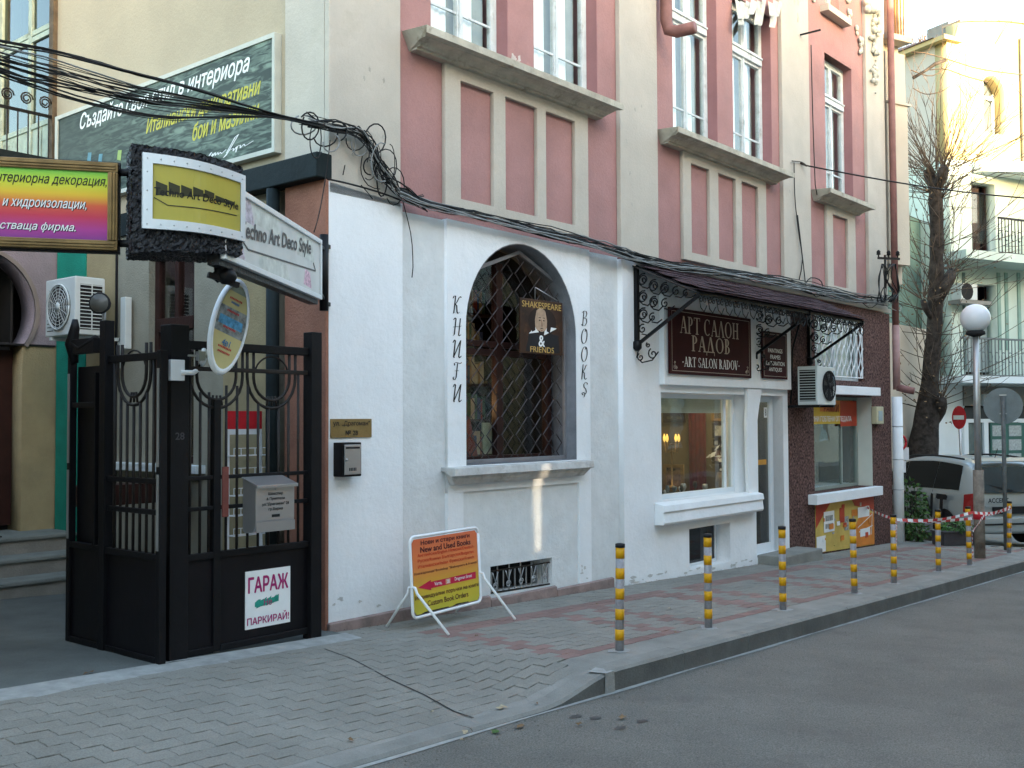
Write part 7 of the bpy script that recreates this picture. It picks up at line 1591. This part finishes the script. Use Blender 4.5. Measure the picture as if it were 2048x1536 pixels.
# ================================================================== PARKED CAR
def car():
    carp = mat('silver_car_paint', (.38, .41, .41), .34, .03, 3, metal=.35, coat=.5); gls = mat('dark_car_glass', (.006, .008, .009), .15, .2, 5, spec=.15); rg = mat('rear_car_glass', (.02, .035, .045), .1, .2, 5, spec=.5)
    blk = mat('black_plastic', (.015, .015, .016), .6)
    pos = aD(1944, 1070, 18.9); hd = R(52); F = Vector((cos(hd), sin(hd), 0)); Lf = Vector((-sin(hd), cos(hd), 0)); W = .87
    O = pos-Lf*W; O.z = forez(O.x)
    t = thing('parked_car', 'silver estate car with black lettering parked at an angle past the lamp', 'car', tuple(O))
    C_ = lambda x, y, z: O+F*x+Lf*y+Vector((0, 0, z))
    # stations: x, half width low, belt z, roof z, roof half width
    ST = [(-.02, .70, .62, .66, .55), (.0, .80, .92, .96, .74), (.07, .84, .98, 1.10, .72), (.20, .86, 1.0, 1.40, .66), (.34, .87, 1.0, 1.575, .62), (.6, .87, 1.0, 1.625, .62), (1.4, .88, .99, 1.655, .63), (2.3, .88, .98, 1.63, .62), (2.8, .88, .97, 1.50, .60), (3.35, .86, .97, 1.13, .62), (3.5, .85, .96, 1.03, .66), (4.1, .80, .86, .90, .6), (4.38, .70, .66, .70, .5), (4.45, .60, .55, .58, .45)]
    vs = []; n = 0
    for x, w_, zb_, zr_, wr in ST:
        lo = .26 if 0 <= x < 4.3 else .34
        half = [(0, lo), (w_*.86, lo), (w_*.985, lo+.08), (w_, .52), (w_*.99, min(zb_, .80)), (w_*.965, zb_), (wr+(w_*.965-wr)*.5, zb_+(zr_-zb_)*.52), (wr+.02, zb_+(zr_-zb_)*.86), (wr*.82, zr_-.012*(zr_ > 1.2)), (0, zr_+.01)]
        full = half+[(-a, b) for a, b in half[1:-1][::-1]]; n = len(full); vs += [C_(x, a, b) for a, b in full]
    k = len(ST); fs = [(i*n+j, i*n+(j+1) % n, (i+1)*n+(j+1) % n, (i+1)*n+j) for i in range(k-1) for j in range(n)]+[tuple(range(n))[::-1], tuple((k-1)*n+j for j in range(n))]
    mb = MB(); mb.add(vs, fs, True); body = mb.build('body', carp, t); s_ = body.modifiers.new('s', 'SUBSURF'); s_.levels = s_.render_levels = 2
    def side(x, f, sgn, off=.006):                  # point on the greenhouse flank, f from belt(0) to roof(1)
        for a, b in zip(ST[:-1], ST[1:]):
            if a[0] <= x <= b[0]: q = (x-a[0])/(b[0]-a[0]); w_, zb_, zr_, wr = [a[i]+(b[i]-a[i])*q for i in range(1, 5)]
        y = (w_*.955)+((wr+.02)-(w_*.955))*f/.86; return C_(x, sgn*(y+off), zb_+(zr_-zb_)*f)
    for sgn in (1, -1):
        def win(nm, x0, x1, f1a, f1b, sl=0):
            m_ = MB(); N = 10; A_ = [side(x0+(x1-x0)*i/N, .07, sgn, .012) for i in range(N+1)]; B_ = [side(x0+sl+(x1-x0-sl)*i/N, f1a+(f1b-f1a)*i/N, sgn, .016) for i in range(N+1)]
            m_.add(A_+B_, [(i, i+1, N+2+i, N+1+i) for i in range(N)], True); return m_.build(nm, gls, t)
        win('side_window', .42, 1.20, .80, .84, .08); win('side_window', 1.205, 2.20, .84, .82); win('side_window', 2.205, 3.15, .82, .42)
        # black pillars and gutter between windows
        m_ = MB(); m_.tube([side(x, .93, sgn, .02)+Vector((0, 0, .045)) for x in (.5, .9, 1.4, 2.0, 2.5)], .018, 6); m_.build('roof_rail', blk, t)
        for wx in (.78, 3.45):
            m_ = MB(); m_.loft([C_(wx+.37*cos(pi*i/12), sgn*.884, .31+.37*sin(pi*i/12)) for i in range(13)]+[C_(wx-.37, sgn*.884, .26), C_(wx+.37, sgn*.884, .26)], [C_(wx+.37*cos(pi*i/12), sgn*.888, .31+.37*sin(pi*i/12)) for i in range(13)]+[C_(wx-.37, sgn*.888, .26), C_(wx+.37, sgn*.888, .26)]); m_.build('wheel_arch', blk, t); m_ = MB(); c = C_(wx, sgn*.825, .31)
            U = F; V = Vector((0, 0, 1))
            m_.loft([c+U*(.31*cos(a*pi/12))+V*(.31*sin(a*pi/12))-Lf*(sgn*.10) for a in range(24)], [c+U*(.31*cos(a*pi/12))+V*(.31*sin(a*pi/12))+Lf*(sgn*.075) for a in range(24)]); wh = m_.build('wheel', blackp, t)
            m_ = MB(); m_.loft([c+U*(.20*cos(a*pi/12))+V*(.20*sin(a*pi/12))+Lf*(sgn*.07) for a in range(24)], [c+U*(.18*cos(a*pi/12))+V*(.18*sin(a*pi/12))+Lf*(sgn*.085) for a in range(24)]); m_.build('rim', steel, wh)
            pass
        m_ = MB(); P_ = [side(.03, 0, sgn, 0)]
        za, zb2 = .64, .98
        m_.loft([C_(-.035, sgn*.83, za), C_(-.05, sgn*.66, za), C_(.0, sgn*.68, zb2+.02), C_(.05, sgn*.80, zb2+.03)], [C_(.24, sgn*.885, za+.02), C_(.1, sgn*.72, za), C_(.14, sgn*.70, zb2), C_(.22, sgn*.872, zb2+.0)]); m_.build('tail_light', mat('tail_light_red', (.28, .012, .012), .2, .2, 9, coat=.6), t, .012)
        m_ = MB(); m_.loft([C_(-.045, sgn*.82, za+.05), C_(-.058, sgn*.69, za+.05), C_(-.052, sgn*.69, za+.14), C_(-.04, sgn*.82, za+.14)], [C_(.0, sgn*.82, za+.05), C_(.0, sgn*.69, za+.05), C_(.0, sgn*.69, za+.14), C_(.0, sgn*.82, za+.14)]); m_.build('reversing_lamp', mat('clear_lamp', (.6, .55, .55), .3, .1, 9), t)
    # rear window follows the hatch slope
    m_ = MB(); m_.add([C_(-.012, .66, 1.02), C_(-.012, -.66, 1.02), C_(.19, -.60, 1.47), C_(.19, .60, 1.47), C_(-.035, 0, 1.02), C_(.165, 0, 1.48)], [(0, 4, 5, 3), (4, 1, 2, 5)]); m_.build('rear_window', rg, t)
    m_ = MB(); m_.loft([C_(.14, .60, 1.56), C_(.14, -.60, 1.56), C_(.36, -.6, 1.61), C_(.36, .6, 1.61)], [C_(.14, .60, 1.585), C_(.14, -.60, 1.585), C_(.36, -.6, 1.635), C_(.36, .6, 1.635)]); m_.build('spoiler', carp, t, .006)
    m_ = MB(); m_.bar(C_(-.05, .05, 1.05), C_(.06, .52, 1.16), .022); m_.build('rear_wiper', blk, t)
    m_ = MB(); m_.loft([C_(-.10, .80, .30), C_(-.10, -.80, .30), C_(.12, -.86, .28), C_(.12, .86, .28)], [C_(-.10, .80, .58), C_(-.10, -.80, .58), C_(.12, -.87, .60), C_(.12, .87, .60)]); m_.build('bumper', carp, t, .03)
    m_ = MB(); m_.loft([C_(-.115, .78, .44), C_(-.115, -.78, .44), C_(-.09, -.78, .44), C_(-.09, .78, .44)], [C_(-.115, .78, .47), C_(-.115, -.78, .47), C_(-.09, -.78, .47), C_(-.09, .78, .47)]); m_.build('bumper_strip', blk, t)
    m_ = MB(); m_.loft([C_(-.055, .46, .63), C_(-.055, -.46, .63), C_(-.02, -.46, .63), C_(-.02, .46, .63)], [C_(-.05, .46, .76), C_(-.05, -.46, .76), C_(-.02, -.46, .76), C_(-.02, .46, .76)]); m_.build('plate_recess', blk, t)
    m_ = MB(); m_.bar(C_(-.056, .62, .775), C_(-.056, -.62, .775), .02); m_.build('chrome_strip', steel, t)
    fr4 = (-Lf, Vector((0, 0, 1)), -F)
    text('lettering', 'ACCENT', C_(-.035, .36, .88), fr4, blackp, t, .42, .085, 0, .02, .012)
    frs = (-F, Vector((0, 0, 1)), Lf)
    for i_, chh in enumerate('ACCENT'): text('lettering', chh, C_(3.0-i_*.44, .915, .72), frs, blackp, t, .36, .46, .12, .05, .006)
    m_ = MB(); 
    for x in (1.2, 2.2): m_.add([side(x, .02, 1, .006), side(x+.012, .02, 1, .006), C_(x+.012, .893, .34), C_(x, .893, .34)], [(0, 1, 2, 3)])
    m_.build('door_gap', blackp, t); m_ = MB(); m_.bar(C_(1.30, .90, .86), C_(1.48, .90, .86), .03); m_.build('door_handle', carp, t)
    m_ = MB(); m_.tube([C_(.5, 0, 1.63), C_(.42, 0, 1.80)], .008, 4); m_.build('aerial', blk, t)
car()

# ================================================================== SMALL LITTER
def leaf(px, py, size, m, lab, rot, road_=False):
    p = aG(px, py, -KH+.01 if road_ else 0); p.z = (gr(p.x)+.006) if road_ else g(p.x, p.y)+.006
    rr = random.Random(px); n = 9; vs = [(0, 0, .012)]
    for i in range(n):
        a = 2*pi*i/n; r_ = size*(1 if i % 2 else .6)*rr.uniform(.8, 1.2); vs.append((r_*cos(a), r_*.6*sin(a), .004+.014*rr.random()))
    o = MB().add(vs, [(0, 1+i, 1+(i+1) % n) for i in range(n)]).build('fallen_leaf', m); o.location = p; o.rotation_euler = (0, 0, rot); tag(o, lab, 'leaf', 'fallen leaves and scraps on the paving')
for q in ((1003, 1377, .06, leaf_p, 'largest crumpled pale leaf, in the middle of the paving', .3), (930, 1424, .035, leaf_p, 'pale leaf scrap on the pavers near the dropped kerb', 1.), (926, 1438, .02, leaf_p, 'tiny pale scrap just below another leaf near the dropped kerb', 2.), (865, 1388, .022, leaf_p, 'small whitish scrap left of the largest crumpled leaf', 0), (701, 1438, .03, leaf_b, 'dark brown leaf at the bottom centre of the paving', 1.4),
          (953, 1275, .022, leaf_b, 'small dark leaf right of the book sign legs', .4), (1072, 1371, .022, leaf_b, 'dark leaf scrap right of the largest crumpled leaf', .1), (1338, 1220, .035, leaf_p, 'whitish leaf between the first and second bollards', 0), (1194, 1211, .03, leaf_b, 'brown leaf left of the nearest bollard, near the wall', .7), (1350, 1268, .025, leaf_b, 'dark curl right of the nearest bollard at the pink paver corner', .7), (178, 1350, .05, leaf_b, 'flattened dark leaf on the courtyard threshold', .1), (1400, 1240, .04, leaf_p, 'pale leaf lying against the second bollard', .9), (640, 1190, .02, leaf_b, 'tiny leaf at the wall foot', .9)): leaf(*q)
for q in ((1040, 1453, .05, leaf_b, 'reddish brown leaf in the gutter below the dropped kerb', .2, True), (990, 1463, .05, leaf_g, 'green leaf at the very edge of the gutter', 1.1, True), (1245, 1435, .045, leaf_b, 'dark leaf patch on the asphalt beside the kerb end', .2, True), (1160, 1450, .035, leaf_b, 'smallest dark scrap on the asphalt', 0, True)): leaf(*q)
for i, (px, py) in enumerate(((1150, 1434), (1190, 1437), (1240, 1457), (1284, 1443))):
    p = aG(px, py, -KH); MB()
    r_ = random.Random(i); mb = MB(); n = 10; mb.add([(p.x+.05*cos(2*pi*k/n)*r_.uniform(.6, 1.2), p.y+.03*sin(2*pi*k/n)*r_.uniform(.6, 1.2), gr(p.x)+.004) for k in range(n)], [tuple(range(n))]); o = mb.build('oil_spot', mat('oil_stain', (.05, .05, .05), .5)); put(o, road) if False else None; o.parent = road

gm = MB(); gr_ = random.Random(77)
for i in range(900):
    k = gr_.random()
    if k < .45: x = gr_.uniform(-1.5, 12); y = -gr_.expovariate(14)-.03; z = g(x, y)+.001
    elif k < .8: x = gr_.uniform(-4, 12); y = -2.45-gr_.expovariate(7); z = gr(x)
    else: x = gr_.uniform(-3, 8); y = gr_.uniform(-6, -2.6); z = gr(x)
    if y > -.2 and x < 0: y -= .15
    q = gr_.uniform(.002, .007); gm.add([(x-q, y, z), (x+q*.7, y-q, z), (x+q, y+q*.8, z), (x, y, z+q*.9)], [(0, 1, 3), (1, 2, 3), (2, 0, 3)])
tag(gm.build('street_grit', mat('grit', (.13, .12, .10), .95, .5, 40)), 'loose grit and crumbs along the wall foot and gutter', 'grit', kind='stuff')
# single-mesh things get their origin at their foot
for o in list(COL.objects):
    if o.type == 'MESH' and not o.parent and o.get('kind') != 'structure' and o.location.length < 1e-6 and o.data.users == 1:
        vs = [v.co for v in o.data.vertices]
        if not vs: continue
        c = Vector(((min(v.x for v in vs)+max(v.x for v in vs))/2, (min(v.y for v in vs)+max(v.y for v in vs))/2, min(v.z for v in vs)))
        o.data.transform(Matrix.Translation(-c)); o.location = c
